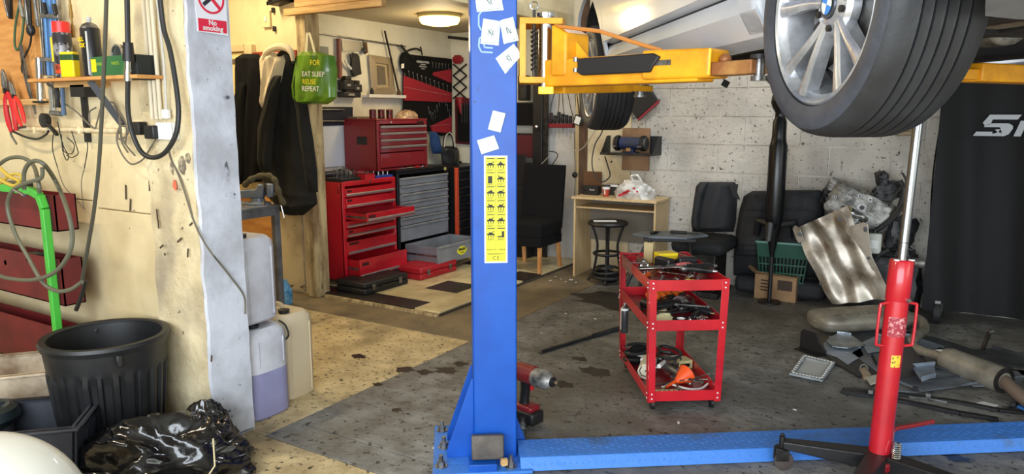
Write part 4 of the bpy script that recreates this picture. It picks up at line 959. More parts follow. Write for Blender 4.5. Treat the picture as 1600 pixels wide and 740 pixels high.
# ================================================================ BEHIND THE PIER
canm = mat('milky_canister', (206, 208, 216), .45, alpha=1, col2=(180, 180, 188), scale=5)
liq = mat('lilac_fluid_level', (150, 150, 186), .4, col2=(138, 136, 174), scale=4)
def canister(c, rz, w, d, h, label, fill=0.0, m=canm, tilt=0):
    t = thing('canister', label, 'canister', c, rz)
    def body(z0, z1, top):
        mb = MB(); secs = [(z0, 1 if z0 > .01 else .93), (z0+.012, 1), (z1*.5+z0*.5, 1.0), (z1-.05, 1.0) if top else (z1, 1.0)]
        if top: secs += [(z1-.02, .95), (z1, .80)]
        vs = []; n = 32
        for z, k in secs:
            for i in range(n):
                a = 2*pi*i/n; e = 5.0; ca, sa = cos(a), sin(a); r = (abs(ca)**e+abs(sa)**e)**(-1/e)
                vs.append((w/2*k*r*ca, d/2*k*r*sa, z))
        q = len(secs)
        fs = [(j*n+i, j*n+(i+1) % n, (j+1)*n+(i+1) % n, (j+1)*n+i) for j in range(q-1) for i in range(n)]+[tuple(range(n-1, -1, -1)), tuple(range((q-1)*n, q*n))]
        return mb.add(vs, fs)
    if fill: obj('filled_part', body(0, h*fill, False), liq, t, smooth=40, label='lower part with lilac fluid showing through')
    obj('body', body(h*fill, h, True), m, t, smooth=40)
    obj('cap', MB().lathe([(.028, 0), (.030, .022), (.0, .024)], 20, Matrix.Translation((w*.22, -d*.15, h-.004))), black, t)
    obj('handle', MB().tube(sm([(-w*.30, 0, h-.02), (-w*.28, 0, h+.022), (0, 0, h+.028), (w*.08, 0, h-.01)], 5), .013, 10), m, t)
    for s in (-1, 1): obj('moulded_rib', MB().box(w/2-.004, w/2+.003, s*d*.30-.003, s*d*.30+.003, h*fill+.03, h*.88), m, t, bev=.002)
    return t
canister((-2.985, 2.345, 0), 0, .30, .25, .455, 'lower white canister with lilac fluid standing behind the pier', .53)
canister((-3.02, 2.33, .482), R(4), .29, .25, .42, 'upper white canister stacked on the fluid-filled one')
canister((-3.05, 2.60, 0), 0, .28, .22, .46, 'beige canister behind the two stacked white ones', m=mat('beige_canister', (206, 190, 158), .5))
wires('loose_black_cable', 'black cable looping out beside the stacked canisters', 'cable', [[(436,500),(446,508),(451,522),(446,530)]], .005, cable, y=2.46)
# bench and vise
bk = PY(437, 322, 3.6)
bt = thing('steel_bench', 'grey steel bench end carrying the vise behind the pier', 'bench', (bk.x-.3, 3.1, 0))
gm = mat('grey_bench_steel', (124, 130, 140), .5, .4, col2=(96, 100, 110), scale=8)
z = bk.z
obj('top', MB().box(bk.x-.7, bk.x, 2.62, 3.6, z-.01, z+.012), gm, bt, W=True, bev=.003)
obj('apron', MB().box(bk.x-.012, bk.x-.002, 2.62, 3.6, z-.06, z-.01), gm, bt, W=True)
for x in (bk.x-.045, bk.x-.69):
    for y in (2.63, 3.555): obj('leg', MB().box(x, x+.045, y, y+.045, 0, z-.01), gm, bt, W=True, bev=.003)
vc = PX(405, 318, bk.x-.12)
vs_ = thing('bench_vise', 'blue-grey bench vise with steel handle bolted to the steel bench', 'vise', (bk.x-.13, vc.y, z+.012), TH)
vm = mat('vise_paint', (104, 118, 140), .45, .3, col2=(130, 138, 150), scale=14)
obj('base', MB().lathe([(.085, 0), (.085, .014), (.05, .024), (.045, .05), (0, .05)], 28), vm, vs_)
obj('body', MB().prism([(-.13, .05), (.045, .05), (.055, .10), (.06, .145), (.015, .15), (.0, .115), (-.13, .105)], -.04, .04, Matrix(((1,0,0,0),(0,0,1,0),(0,1,0,0),(0,0,0,1)))), vm, vs_, bev=.008)
obj('moving_jaw', MB().prism([(.075, .05), (.12, .06), (.125, .15), (.075, .155)], -.04, .04, Matrix(((1,0,0,0),(0,0,1,0),(0,1,0,0),(0,0,0,1)))), vm, vs_, bev=.008)
obj('jaw_plate', MB().box(.055, .062, -.045, .045, .12, .155), steel, vs_); obj('jaw_plate', MB().box(.070, .077, -.045, .045, .12, .155), steel, vs_)
obj('screw', MB().cyl((.12, 0, .08), (.17, 0, .08), .013, n=12), steel, vs_)
obj('handle', MB().tube([(.15, -.02, .10), (.165, -.02, .02), (.19, -.03, -.09)], .006, 8), chrome, vs_)
for s in (-1, 1): obj('bolt', MB().cyl((.06*s, -.06, 0), (.06*s, -.06, .03), .011, n=6), chrome, vs_)
rag = mat('olive_rag', (84, 78, 58), .9, bump=.3)
mb = MB().tube(sm([vs_.matrix_basis @ Vector(p) for p in [(-.10, .02, .13), (-.06, .0, .17), (.0, .03, .20), (.08, .02, .205), (.13, 0, .17), (.16, -.02, .08), (.19, -.02, .0)]], 6), [.014+.010*abs(sin(i*.6)) for i in range(37)], 10)
solo('work_gloves', mb, rag, 'olive rag draped over the jaws of the vise', 'rag')
# ---- coats on the wall
rail = thing('coat_rail', 'red-brown wooden coat rail on the wall behind the coats', 'coat rail', PY(430, 88, 4.2))
obj('board', MB().box(-.36, .26, -.02, .0, -.03, .04), mat('rail_wood', (150, 60, 40), .5), rail, bev=.004)
for x in (-.26, -.06, .06, .2): obj('hook', MB().tube([(x, -.02, .0), (x, -.06, -.01), (x, -.07, .02)], .005, 6), steel, rail)
c = thing('black_coat', 'plain black coat hanging closest to the pier', 'coat', PY(390, 90, 4.15))
obj('body', hang([(84,383,404),(92,377,410),(110,375,414),(150,374,415),(200,370,414),(245,368,412),(285,368,410)], 4.18, .12, 3, .012, hemw=.02), cloth, c, W=True)
obj('sleeve', hang([(128,374,384),(170,366,382),(220,363,381),(262,364,380),(282,366,379)], 4.06, .05, 2, .006, nu=12), cloth, c, W=True)
c = thing('hooded_sweatshirt', 'pale grey hooded sweatshirt hung between the two black coats', 'sweatshirt', PY(430, 80, 4.05))
palec = mat('pale_jersey', (212, 198, 170), .9, bump=.2, bscale=60)
obj('body', hang([(82,414,442),(95,410,446),(125,411,440),(150,412,432),(170,414,424)], 3.92, .07, 3, .012), palec, c, W=True)
obj('hood', MB().tube(sm([PY(u, v, 3.86) for u, v in [(411,92),(416,82),(428,75),(440,73),(450,76),(456,84),(458,95)]], 6), [.012+.016*sin(pi*i/36) for i in range(37)], 10), palec, c, W=True)
c = thing('quilted_jacket', 'long black quilted jacket hanging at the timber post', 'jacket', PY(450, 90, 4.0))
obj('body', hang([(82,440,456),(95,438,462),(125,432,470),(160,422,475),(200,414,481),(250,412,488),(300,420,494),(318,438,496),(328,452,484),(336,456,474)], 4.10, .15, 4, .010, hor=.012, nu=30, nv=60), jackm, c, W=True)
obj('sleeve', hang([(118,428,440),(150,420,436),(200,406,428),(240,405,424),(268,408,424)], 3.88, .06, 2, .006, nu=12), jackm, c, W=True)
obj('sleeve', hang([(112,462,470),(160,466,480),(220,472,490),(270,480,496),(300,484,497)], 3.92, .06, 2, .006, hor=.006, nu=12, nv=40), jackm, c, W=True)
obj('collar', MB().tube(sm([PY(u, v, 3.9) for u, v in [(432,98),(437,86),(446,80),(456,88),(460,100)]], 5), .018, 10), jackm, c, W=True)
# ---- green shopping bag
bgm = mat('green_bag', (96, 142, 24), .3, coat=.4, bump=.25, bscale=14, col2=(72, 118, 16), scale=5)
c = thing('shopping_bag', 'shiny green shopping bag with white and yellow lettering hung on the timber post', 'bag', PY(494, 160, 3.95))
obj('bag', hang([(80,474,496),(88,470,524),(110,465,527),(135,460,526),(152,461,526),(158,464,520),(163,474,512)], 3.96, .11, 3, .010), bgm, c, W=True)
hp = sm([PY(u, v, 3.92) for u, v in [(477,92),(479,70),(480,52),(484,54),(492,84)]], 6)
obj('handle', MB().add([p for q in hp for p in (q+Vector((-.012, 0, 0)), q+Vector((.012, 0, 0)))], [(2*i, 2*i+1, 2*i+3, 2*i+2) for i in range(len(hp)-1)]), mat('bag_webbing', (206, 200, 170), .7), c, W=True)
yt = mat('yellow_print', (222, 210, 40), .5)
for s_, u, v, sz_, m_ in (('FOR', 492, 98, .052, yt), ('EAT SLEEP', 489, 116, .050, white), ('REUSE', 483, 128, .050, yt), ('REPEAT', 485, 139, .052, white)):
    p = PY(u, v, 3.96-.135); text('lettering', s_, sz_, FY(p, R(-2)), m_, c, W=True)
# ---- water bottles in blue film, light switch, camera
wb = thing('bottle_pack', 'blue shrink-wrapped pack of water bottles on the floor by the timber post', 'bottles', (-4.52, 3.80, 0), R(4))
filmm = mat('blue_film', (44, 130, 196), .2, coat=.6, col2=(120, 180, 220), scale=16)
for i in range(3):
    for j in range(2):
        obj('bottle', MB().lathe([(.036, .0), (.038, .01), (.038, .15), (.030, .175), (.014, .20), (.014, .215), (0, .216)], 16, Matrix.Translation((-.08+.08*i, -.04+.08*j, 0))), filmm, wb)
obj('film', MB().box(-.123, .123, -.083, .083, .002, .155), filmm, wb, bev=.025)
text('lettering', 'WATER', .045, FY((0, -.085, .085)), white, wb)
p = PY(417, 30, 4.19); t = thing('light_switch', 'cream light switch on the wall above the coats', 'switch', p)
obj('plate', MB().box(-.045, .045, -.012, .01, -.065, .065), mat('old_cream_plastic', (222, 206, 160), .5), t, bev=.004); obj('rocker', MB().box(-.012, .012, -.018, -.012, -.02, .02), white, t, bev=.002)
p = PY(438, 2, 4.15); t = thing('wall_sensor', 'small black wall sensor above the hanging coats', 'sensor', p)
obj('body', MB().box(-.08, .07, -.06, .06, -.02, .05, Matrix.Rotation(-.15, 4, 'Y')), black, t, bev=.008); obj('lens', MB().ell((-.05, -.06, .01), (.02, .012, .02)), dsteel, t)
for i, (u, v, lb) in enumerate([(427, 16, 'upper small black wall plug right of the switch'), (429, 45, 'lower small black wall plug right of the switch')]):
    solo('wall_fixing', MB().box(-.012, .012, -.012, .01, -.02, .02, Matrix.Translation(PY(u, v, 4.19))), black, lb, 'fixing', bev=.003)

# ================================================================ TOOL ROOM
FXp = -4.42       # face plane of the cabinets
# ceiling lamp: real lamp with its own light
lc = G(687, 36, 2.27); lm = thing('ceiling_lamp', 'glowing yellow oval bulkhead lamp on the tool room ceiling', 'lamp', (lc.x, lc.y, 2.345))
obj('base', MB().lathe([(.0, 0), (.19, 0), (.192, -.02), (.18, -.03), (0, -.03)], 40), mat('lamp_base', (200, 180, 120), .5), lm)
obj('diffuser', MB().lathe([(.178, -.028), (.176, -.055), (.160, -.080), (.10, -.094), (.0, -.098)], 40), mat('lamp_glow', (255, 220, 130), .4, emit=(255, 208, 104), estr=7), lm)
pl_ = bpy.data.lights.new('lamp_light', 'POINT'); pl_.energy = 16; pl_.color = (1.0, .80, .48); pl_.shadow_soft_size = .12
po = bpy.data.objects.new('lamp_light', pl_); C.objects.link(po); po.location = (lc.x, lc.y, 2.14)
alum = mat('drawer_pull_alu', (186, 178, 180), .3, .7)
def cabinet(name, label, x1, y0, y1, z0, z1, depth, dr, bodym, drawm, pullm, castors=True, side='right', extra=None, cat='tool chest'):
    """roll cabinet facing +X; dr = list of (z_bottom, z_top, pull-out distance)"""
    t = thing(name, label, cat, (x1-depth/2, (y0+y1)/2, z0 if not castors else .03))
    w = .018
    m = MB().box(x1-depth, x1-.004, y0, y0+w, z0, z1).box(x1-depth, x1-.004, y1-w, y1, z0, z1).box(x1-depth, x1-depth+w, y0+w, y1-w, z0, z1).box(x1-depth+w, x1-.004, y0+w, y1-w, z0, z0+w).box(x1-depth+w, x1-.004, y0+w, y1-w, z1-w, z1)
    obj('case', m, bodym, t, W=True, bev=.004)
    m = MB().box(x1-.02, x1, y0, y0+.035, z0, z1).box(x1-.02, x1, y1-.035, y1, z0, z1).box(x1-.02, x1, y0+.035, y1-.035, z1-.035, z1).box(x1-.02, x1, y0+.035, y1-.035, z0, z0+.012)
    obj('front_frame', m, bodym, t, W=True, bev=.003)
    for za, zb_, out in dr:
        X = x1+out
        d = MB().box(X-.004, X+.012, y0+.032, y1-.032, za+.003, zb_-.003)
        h_ = obj('drawer', d, drawm, t, W=True, bev=.002)
        if out > .03:
            tr = MB().box(X-depth+.08, X-.004, y0+.045, y0+.050, za+.01, zb_-.012).box(X-depth+.08, X-.004, y1-.050, y1-.045, za+.01, zb_-.012).box(X-depth+.08, X-.004, y0+.05, y1-.05, za+.01, za+.014).box(X-depth+.08, X-depth+.084, y0+.05, y1-.05, za+.014, zb_-.012)
            obj('drawer_box', tr, drawm, h_, W=True)
            obj('runner', MB().box(X-depth+.1, X-.01, y0+.036, y0+.044, (za+zb_)/2-.012, (za+zb_)/2+.006), steel, h_, W=True)
        zp = zb_-.026 if pullm[1] == 'top' else (zb_-.02 if zb_-za < .09 else (za+zb_)/2-.02)
        if pullm[1] == 'lip': zp = zb_-.012
        if pullm[1] == 'low': zp = za+.022
        obj('pull', MB().prism([(.012, -.008), (.024, -.010), (.026, .004), (.020, .010), (.012, .010)], y0+.036, y1-.036, Matrix(((1,0,0,X),(0,0,1,0),(0,1,0,zp),(0,0,0,1)))), pullm[0], h_, W=True)
    if castors:
        for a, b in ((x1-.06, y0+.05), (x1-.06, y1-.05), (x1-depth+.06, y0+.05), (x1-depth+.06, y1-.05)):
            cst = obj('castor', MB().box(a-.022, a+.022, b-.02, b+.02, z0-.012, z0).box(a-.015, a+.03, b-.02, b-.016, z0-.06, z0-.012).box(a-.015, a+.03, b+.016, b+.02, z0-.06, z0-.012), dsteel, t, W=True)
            obj('castor_wheel', MB().cyl((a+.01, b-.013, .03+.035), (a+.01, b+.013, .03+.035), .035, n=18), black, cst, W=True)
    return t
Zt = lambda u, v: PX(u, v, FXp)
yA = Zt(537, 360).y; yB = Zt(619, 330).y; zT = Zt(537, 285).z; zB = Zt(537, 440).z
redm = (alum, 'low')
def zs(v, u=575): return Zt(u, v).z
# drawer edges measured on the face near its left side (u=540)
ed = [zs(v, 541) for v in (295, 313, 333, 349, 365, 391, 420, 437)]
Dz = [(ed[1], ed[0]-.005, 0), (ed[2], ed[1], 0), (ed[3]+.004, ed[2], .19), (ed[4], ed[3], .0), (ed[5]-.01, ed[4], .0), (ed[7]+.02, ed[5]-.04, .14)]
H_ = zT-zB
Dz = [(zT-H_*.155, zT-H_*.065, 0), (zT-H_*.27, zT-H_*.16, 0), (zT-H_*.385, zT-H_*.29, .23), (zT-H_*.47, zT-H_*.39, 0), (zT-H_*.565, zT-H_*.475, 0), (zT-H_*.745, zT-H_*.60, 0), (zT-H_*.965, zT-H_*.77, .13)]
rc = cabinet('roll_cabinet', 'bright red roll cabinet beside the timber post with two drawers pulled out', FXp, yA, yB, zB, zT, .44, Dz, redp, redp, redm)
obj('badge', MB().box(FXp+.0125, FXp+.014, yA+.05, yA+.16, Dz[5][1]-.035, Dz[5][1]-.012), mat('dark_badge', (70, 24, 28), .5), rc, W=True)
for k in (0, 1, 4): obj('badge', MB().box(FXp+.0125, FXp+.014, yA+.045, yA+.10, Dz[k][1]-.032, Dz[k][1]-.014), bpy.data.materials['dark_badge'], rc, W=True)
obj('badge', MB().box(FXp+.2425, FXp+.244, yA+.05, yA+.13, Dz[2][1]-.045, Dz[2][1]-.02), bpy.data.materials['dark_badge'], rc, W=True)
obj('badge', MB().box(FXp+.1425, FXp+.144, yA+.06, yA+.14, Dz[6][1]-.06, Dz[6][1]-.03), bpy.data.materials['dark_badge'], rc, W=True)
obj('lock', MB().cyl((FXp-.002, (yA+yB)/2, zT-.018), (FXp+.006, (yA+yB)/2, zT-.018), .010, n=14), chrome, rc, W=True)
for k in range(3): obj('vent_slot', MB().box(FXp-.06, FXp-.035, yA-.001, yA+.001, zT-.05-.02*k, zT-.043-.02*k), black, rc, W=True)
# things on the red cabinet
tr_ = thing('tool_tray', 'black tray of upright drill bits and files on the red cabinet', 'tool tray', (FXp-.12, yA+.12, zT))
obj('tray', MB().box(-.10, .10, -.11, .13, 0, .03), black, tr_, bev=.004)
random.seed(11)
for k in range(14):
    y = -.10+.017*k; x = .08-.05*(k % 3); hh = .06+.035*random.random()
    obj('bit', MB().cyl((x, y, .02), (x, y+.004*random.uniform(-1, 1), .03+hh), .0035, n=8), steel if k % 3 else dsteel, tr_)
t = thing('red_tray_box', 'small red metal box standing on the red cabinet', 'box', (FXp-.07, yA+.37, zT))
obj('box', MB().box(-.05, .05, -.06, .06, 0, .045), red, t, bev=.003); obj('lid', MB().box(-.053, .053, -.063, .063, .045, .052), redd, t, bev=.002)
t = thing('blue_socket_tray', 'blue tray of chrome sockets on the red cabinet', 'socket tray', (FXp-.10, yA+.56, zT))
obj('tray', MB().box(-.08, .08, -.11, .11, 0, .022), mat('tray_blue', (30, 60, 150), .5), t, bev=.003)
for k in range(9): obj('socket', MB().cyl((-.04+.04*(k % 3), -.08+.02*k, .02), (-.04+.04*(k % 3), -.08+.02*k, .05+.01*(k % 2)), .009, n=12), chrome, t)
def grinder(c, rz, m1, label, s=1.0, z=.03):
    t = thing('angle_grinder', label, 'power tool', c, rz); K = Matrix.Scale(s, 4)
    obj('body', MB().tube([K @ Vector(p) for p in [(-.14, 0, .035), (-.11, 0, .035), (-.04, 0, .037), (.0, 0, .037), (.06, 0, .035), (.08, 0, .035)]], [.022*s, .028*s, .025*s, .030*s, .030*s, .024*s], 16), m1, t)
    obj('gear_head', MB().ell(K @ Vector((.10, 0, .037)), (.04*s, .032*s, .032*s)), alu, t)
    obj('disc_guard', MB().lathe([(.0, 0), (.062*s, 0), (.064*s, .02*s), (.05*s, .026*s), (0, .026*s)], 24, Matrix.Translation(K @ Vector((.11, 0, .0)))), dsteel, t)
    obj('side_handle', MB().tube([K @ Vector(p) for p in [(.10, .03, .04), (.10, .06, .045), (.10, .13, .05)]], [.010*s, .014*s, .016*s], 12), black, t)
    return t
def drill(c, rz, m1, label, s=1.0, lying=False, wrench=False, name='cordless_drill'):
    t = thing(name, label, 'power tool', c, rz)
    K = (Matrix.Rotation(pi/2, 4, 'X') if lying else Matrix.Identity(4)) @ Matrix.Scale(s, 4)
    up_ = Vector((0, 0, .035*s)) if lying else Vector((0, 0, 0)); V = lambda *p: K @ Vector(p)+up_
    Z = .20
    obj('motor_housing', MB().tube([V(-.07, 0, Z), (V(-.06, 0, Z)), V(-.02, 0, Z), V(.03, 0, Z)], [.022*s, .031*s, .034*s, .034*s], 18), m1, t)
    if wrench:
        obj('gear_case', MB().tube([V(.028, 0, Z), V(.075, 0, Z), V(.10, 0, Z), V(.112, 0, Z)], [.036*s, .037*s, .028*s, .016*s], 20), alu, t)
        obj('nose_ring', MB().cyl(V(.104, 0, Z), V(.114, 0, Z), .019*s, n=18), black, t)
        obj('drive', MB().cyl(V(.112, 0, Z), V(.135, 0, Z), .0075*s, n=4), chrome, t)
    else:
        obj('chuck', MB().tube([V(.028, 0, Z), V(.05, 0, Z), V(.09, 0, Z), V(.105, 0, Z)], [.026*s, .022*s, .021*s, .010*s], 16), black, t)
    obj('top_cover', MB().tube([V(-.055, 0, Z+.012), V(.03, 0, Z+.012)], .028*s, 14), black if not wrench else m1, t)
    obj('grip', MB().tube([V(-.015, 0, Z-.02), V(-.02, 0, Z-.06), V(-.025, 0, Z-.10), V(-.025, 0, Z-.135)], [.024*s, .019*s, .018*s, .024*s], 14), black, t)
    obj('trigger', MB().tube([V(.012, 0, Z-.035), V(.012, 0, Z-.055)], .008*s, 8), red if m1 is not red else black, t)
    bt_ = MB(); bt_.box(-.075, .045, -.036, .036, .015, .065)
    bt_.v = [K @ v+up_ for v in bt_.v]; obj('battery', bt_, black, t, bev=.010*s)
    bt_ = MB(); bt_.box(-.06, .03, -.03, .03, .058, .085); bt_.v = [K @ v+up_ for v in bt_.v]; obj('battery_shoe', bt_, m1, t, bev=.008*s)
    return t
grinder((FXp-.28, yA+.20, zT+.0), R(70), black, 'black angle grinder lying at the back of the red cabinet', 1.2)
grinder((FXp-.26, yA+.46, zT+.0), R(60), redd, 'dark red grinder beside the blue socket tray', 1.0)
# grey and black roll cabinet
yC = Zt(622, 330).y; yD = Zt(704, 330).y; zT2 = PX(622, 268, FXp).z; z02 = zB-.0
gp2 = mat('grey_drawer', (150, 156, 164), .35, .2, col2=(132, 136, 144), scale=5); bcase = mat('black_case_paint', (22, 24, 28), .4)
h2 = zT2-z02
D2 = [(zT2-h2*(.07+.085*(k+1)), zT2-h2*(.07+.085*k), 0) for k in range(6)]
zlow = zT2-h2*.58
D2 += [(zlow-h2*.17, zlow, 0), (z02+h2*.045, zlow-h2*.175, .42)]
gc_ = cabinet('roll_cabinet', 'black roll cabinet with grey drawers, its bottom drawer pulled far out', FXp-.02, yC+.02, yD, z02, zT2, .46, D2, bcase, gp2, (gp2, 'lip'))
Xd = FXp-.02+.42
st = obj('sticker', MB().prism([(.075*cos(a)*(1+.1*cos(4*a)), .042*sin(a)) for a in [i*2*pi/20 for i in range(20)]], 0, .002, FX((Xd+.012, (yC+yD)/2+.02, (D2[-1][0]+D2[-1][1])/2+.0))), mat('sticker_yellow', (238, 232, 60), .5), gc_, W=True)
text('lettering', 'BERGEN', .030, FX((Xd+.0155, (yC+yD)/2+.02, (D2[-1][0]+D2[-1][1])/2+.012)), black, gc_, W=True, bold=.001)
text('lettering', 'TOOLS', .018, FX((Xd+.0155, (yC+yD)/2+.02, (D2[-1][0]+D2[-1][1])/2-.018)), black, gc_, W=True)
obj('top_mat', MB().box(FXp-.46, FXp-.01, yC+.02, yD, zT2, zT2+.012), black, gc_, W=True, bev=.003)
obj('round_badge', MB().cyl((FXp-.02, yD-.06, zT2-.02), (FXp-.012, yD-.06, zT2-.02), .018, n=16), mat('pale_gold', (190, 180, 110), .5), gc_, W=True)
wires('drawer_strap', 'pale strap hanging under the open grey drawer', 'strap', [[(686,392),(682,402),(678,404),(690,400),(700,390)]], .006, steel, P=lambda u, v, y: PX(u, v, -4.1))
# items on top of the grey cabinet: red top chest set back, small tools
tcx = FXp-.05; q = lambda u, v: PX(u, v, tcx)
yE, yG = q(590, 200).y-.01, q(667, 200).y
t1 = q(590, 188).z; t0 = zT2+.014
dd = [(t0+(t1-t0)*.06, t0+(t1-t0)*.30, 0)]+[(t0+(t1-t0)*(.36+.135*k), t0+(t1-t0)*(.36+.135*(k+1)), 0) for k in range(4)]
tc = cabinet('top_chest', 'dark red four-drawer top chest standing on the cabinets', tcx, yE, yG, t0, t1, .40, dd[1:], redd, redd, (alum, 'lip'), castors=False)
obj('lower_panel', MB().box(tcx-.004, tcx+.008, yE+.035, yG-.035, dd[0][0], dd[0][1]+.02), redd, tc, W=True, bev=.003)
obj('side_plate', MB().box(tcx-.24, tcx-.12, yE-.004, yE, t0+(t1-t0)*.52, t0+(t1-t0)*.68), black, tc, W=True, bev=.002, label='black plate on the side')
obj('badge', MB().box(tcx, tcx+.003, yG-.15, yG-.05, t1-.03, t1-.012), black, tc, W=True)
obj('lock', MB().cyl((tcx, yE+.19, t1-.018), (tcx+.006, yE+.19, t1-.018), .009, n=12), chrome, tc, W=True)
obj('lid', MB().box(tcx-.40, tcx+.004, yE-.004, yG+.004, t1, t1+.012), redd, tc, W=True, bev=.004)
for i in range(3):
    p = PX(583+13*i, 186, tcx-.14); 
    t = thing('drinks_can', ['left dark red printed can on the top chest', 'middle dark red printed can on the top chest', 'right dark red printed can on the top chest'][i], 'can', (tcx-.14, p.y, t1+.012), 0, 'printed cans on the top chest')
    obj('can', MB().lathe([(.028, 0), (.033, .005), (.033, .078), (.028, .085), (0, .083)], 20), mat('can_red_print', (112, 34, 32), .35, .3, col2=(40, 28, 28), scale=30) if i == 0 else bpy.data.materials['can_red_print'], t)
    obj('silver_seam', MB().box(.030, .034, .006, .012, .01, .075), alum, t)
t = crumple('wrapped_parts', (tcx-.14, PX(640, 184, tcx-.1).y, t1+.012), .10, .13, .085, 0, 3, 'crumpled clear polythene bag with brown parts on the top chest', mat('brownish_polythene', (176, 150, 124), .3, col2=(120, 92, 70), scale=14, coat=.5), n=32, k=18, amp=.7)
solo('cardboard_sleeve', MB().box(-.06, .06, -.10, .10, 0, .02, MT((tcx-.30, yE+.11, t1+.012))), mat('card_brown', (120, 96, 80), .8), 'flat brown card lying on the left of the top chest', 'card', bev=.002)
random.seed(21)
for i, (dy, lb, m_) in enumerate([(.10, 'chrome spanner lying on the edge of the grey cabinet', chrome), (.24, 'red-handled screwdriver lying on the grey cabinet', red), (.36, 'steel clamp lying on the right of the grey cabinet', steel)]):
    y = yC+dy+.05; t = thing('hand_tool', lb, 'tool', (FXp-.03, y, zT2+.013), .3*i)
    obj('shaft', MB().tube([(-.01, -.07, .008), (0, .06, .008)], .004, 8), chrome, t)
    obj('handle', MB().tube([(0, .02, .010), (0, .05, .010), (.01, .09, .010)], [.006, .010, .009], 10), m_, t)
# black cabinet with orange sides in the corner
kx = PX(712, 300, -4.30); yF = PX(713, 300, -4.38).y; zF = PX(713, 262, -4.38).z
t = cabinet('roll_cabinet', 'black roll cabinet with orange corner strips behind the blue post', -4.38, yF, min(yF+.62, 6.66), .14, zF, .45, [(.16+(zF-.19)*k/9, .16+(zF-.19)*(k+1)/9, 0) for k in range(9)], bcase, bcase, (dsteel, 'lip'))
ora = mat('orange_strip', (206, 78, 44), .45)
obj('corner_strip', MB().box(-4.40, -4.372, yF-.004, yF+.035, .14, zF), ora, t, W=True, bev=.003)
obj('bottom_strip', MB().box(-4.40, -4.368, yF+.035, yF+.60, .145, .19), ora, t, W=True)
obj('top_handle', MB().tube(sm([(-4.42, yF+.10, zF), (-4.42, yF+.10, zF+.05), (-4.42, yF+.14, zF+.05)], 4), .012, 8), black, t, W=True)
# cases on the floor
def tool_case(c, rz, w, d, h, m, label, latchm=steel):
    t = thing('tool_case', label, 'tool case', c, rz)
    obj('lower_shell', MB().box(-w/2, w/2, -d/2, d/2, 0, h*.5), m, t, bev=.014); obj('upper_shell', MB().box(-w/2, w/2, -d/2, d/2, h*.5+.002, h), m, t, bev=.014)
    for s in (-1, 1): obj('latch', MB().box(s*w*.30-.018, s*w*.30+.018, -d/2-.008, -d/2, h*.28, h*.8), latchm, t, bev=.002)
    obj('handle', MB().tube(sm([(-.07, -d/2, h*.5), (-.06, -d/2-.02, h*.5), (.06, -d/2-.02, h*.5), (.07, -d/2, h*.5)], 4), .008, 8), m, t)
    for s in (-1, 0, 1): obj('top_rib', MB().box(s*w*.28-.05, s*w*.28+.05, -d*.35, d*.35, h-.004, h+.004), m, t, bev=.003)
    return t
p = G(600, 452, .03); tool_case((p.x-.14, p.y+.02, .03), pi/2+R(-3), .52, .34, .10, mat('black_case', (30, 30, 30), .55), 'black plastic tool case lying under the bright red cabinet')
p = G(680, 430, .03); tool_case((p.x-.12, p.y+.02, .03), pi/2+R(-2), .52, .32, .11, mat('red_case', (176, 28, 42), .45), 'red plastic tool case lying under the open grey drawer')
solo('black_shoe', MB().ell((0, 0, .05), (.10, .16, .05), 20, 10, MT((p.x-.32, p.y-.22, .03))), black, 'dark rounded bundle between the two tool cases', 'bundle')
# ---- left wall of the tool room
WX_ = TL+.002
def wq(u, v, o=0.0): return PX(u, v, WX_+o)
a, b = wq(486, 51), wq(630, 73)
t = thing('wall_rail', 'long steel rail high on the tool room wall', 'rail', wq(560, 62))
m = MB().bar(a+Vector((.02, 0, 0)), b+Vector((.02, 0, 0)), .012, .045, up=(1, 0, 0)); obj('rail', m, steel, t, W=True, bev=.002)
for k in range(4): p = a.lerp(b, .1+.26*k); obj('bolt', MB().cyl(p, p+Vector((.035, 0, 0)), .008, n=8), chrome, t, W=True)
def solow(name, m, mt_, label, cat, **k): return solo(name, m, mt_, label, cat, **k)
solow('long_bar', MB().bar(wq(601, 48, .05), wq(625, 152, .05), .012, .014), black, 'long thin black bar leaning on the wall right of the frame', 'bar')
t = thing('hand_saw', 'steel hand saw with pale blade hanging under the rail', 'saw', wq(556, 72, .02))
obj('blade', MB().slab([wq(534, 62, .02), wq(570, 66, .02), wq(571, 80, .02), wq(535, 80, .02)], (.003, 0, 0)), mat('saw_blade', (176, 172, 160), .4, .5), t, W=True)
obj('handle', MB().tube([wq(570, 66, .03), wq(571, 74, .03), wq(572, 83, .03)], .02, 8), brown, t, W=True)
solow('spatula', MB().tube([wq(567, 62, .05), wq(569, 72, .05)], .006, 6).ell(wq(570, 79, .05), (.012, .022, .034)), black, 'black brush hanging from the rail beside the saw', 'brush')
solow('long_torque_tool', MB().bar(wq(529, 60, .03), wq(530, 96, .03), .035, .03).bar(wq(530, 96, .035), wq(530, 122, .035), .045, .035), mat('tool_brown_red', (120, 70, 60), .5), 'long brown and red tool hanging beside the green bag', 'tool', bev=.004)
gl = thing('work_gloves', 'black and white work gloves pinned to the tool room wall', 'gloves', wq(553, 100, .02))
glove = lambda: None
obj('palm', MB().slab([wq(547, 88, .02), wq(558, 86, .02), wq(562, 116, .02), wq(549, 120, .02), wq(546, 110, .02)], (.03, 0, 0)), black, gl, W=True, bev=.008)
for i, (u0, v0, u1, v1) in enumerate([(549, 90, 548, 84), (552, 89, 551, 82), (555, 89, 554, 83), (558, 90, 558, 84)]): obj('finger', MB().tube([wq(u0, v0, .035), wq(u1, v1, .035)], .012, 8), black, gl, W=True)
obj('thumb', MB().tube([wq(549, 108, .035), wq(543, 102, .035), wq(539, 94, .035)], [.014, .013, .010], 8), white, gl, W=True)
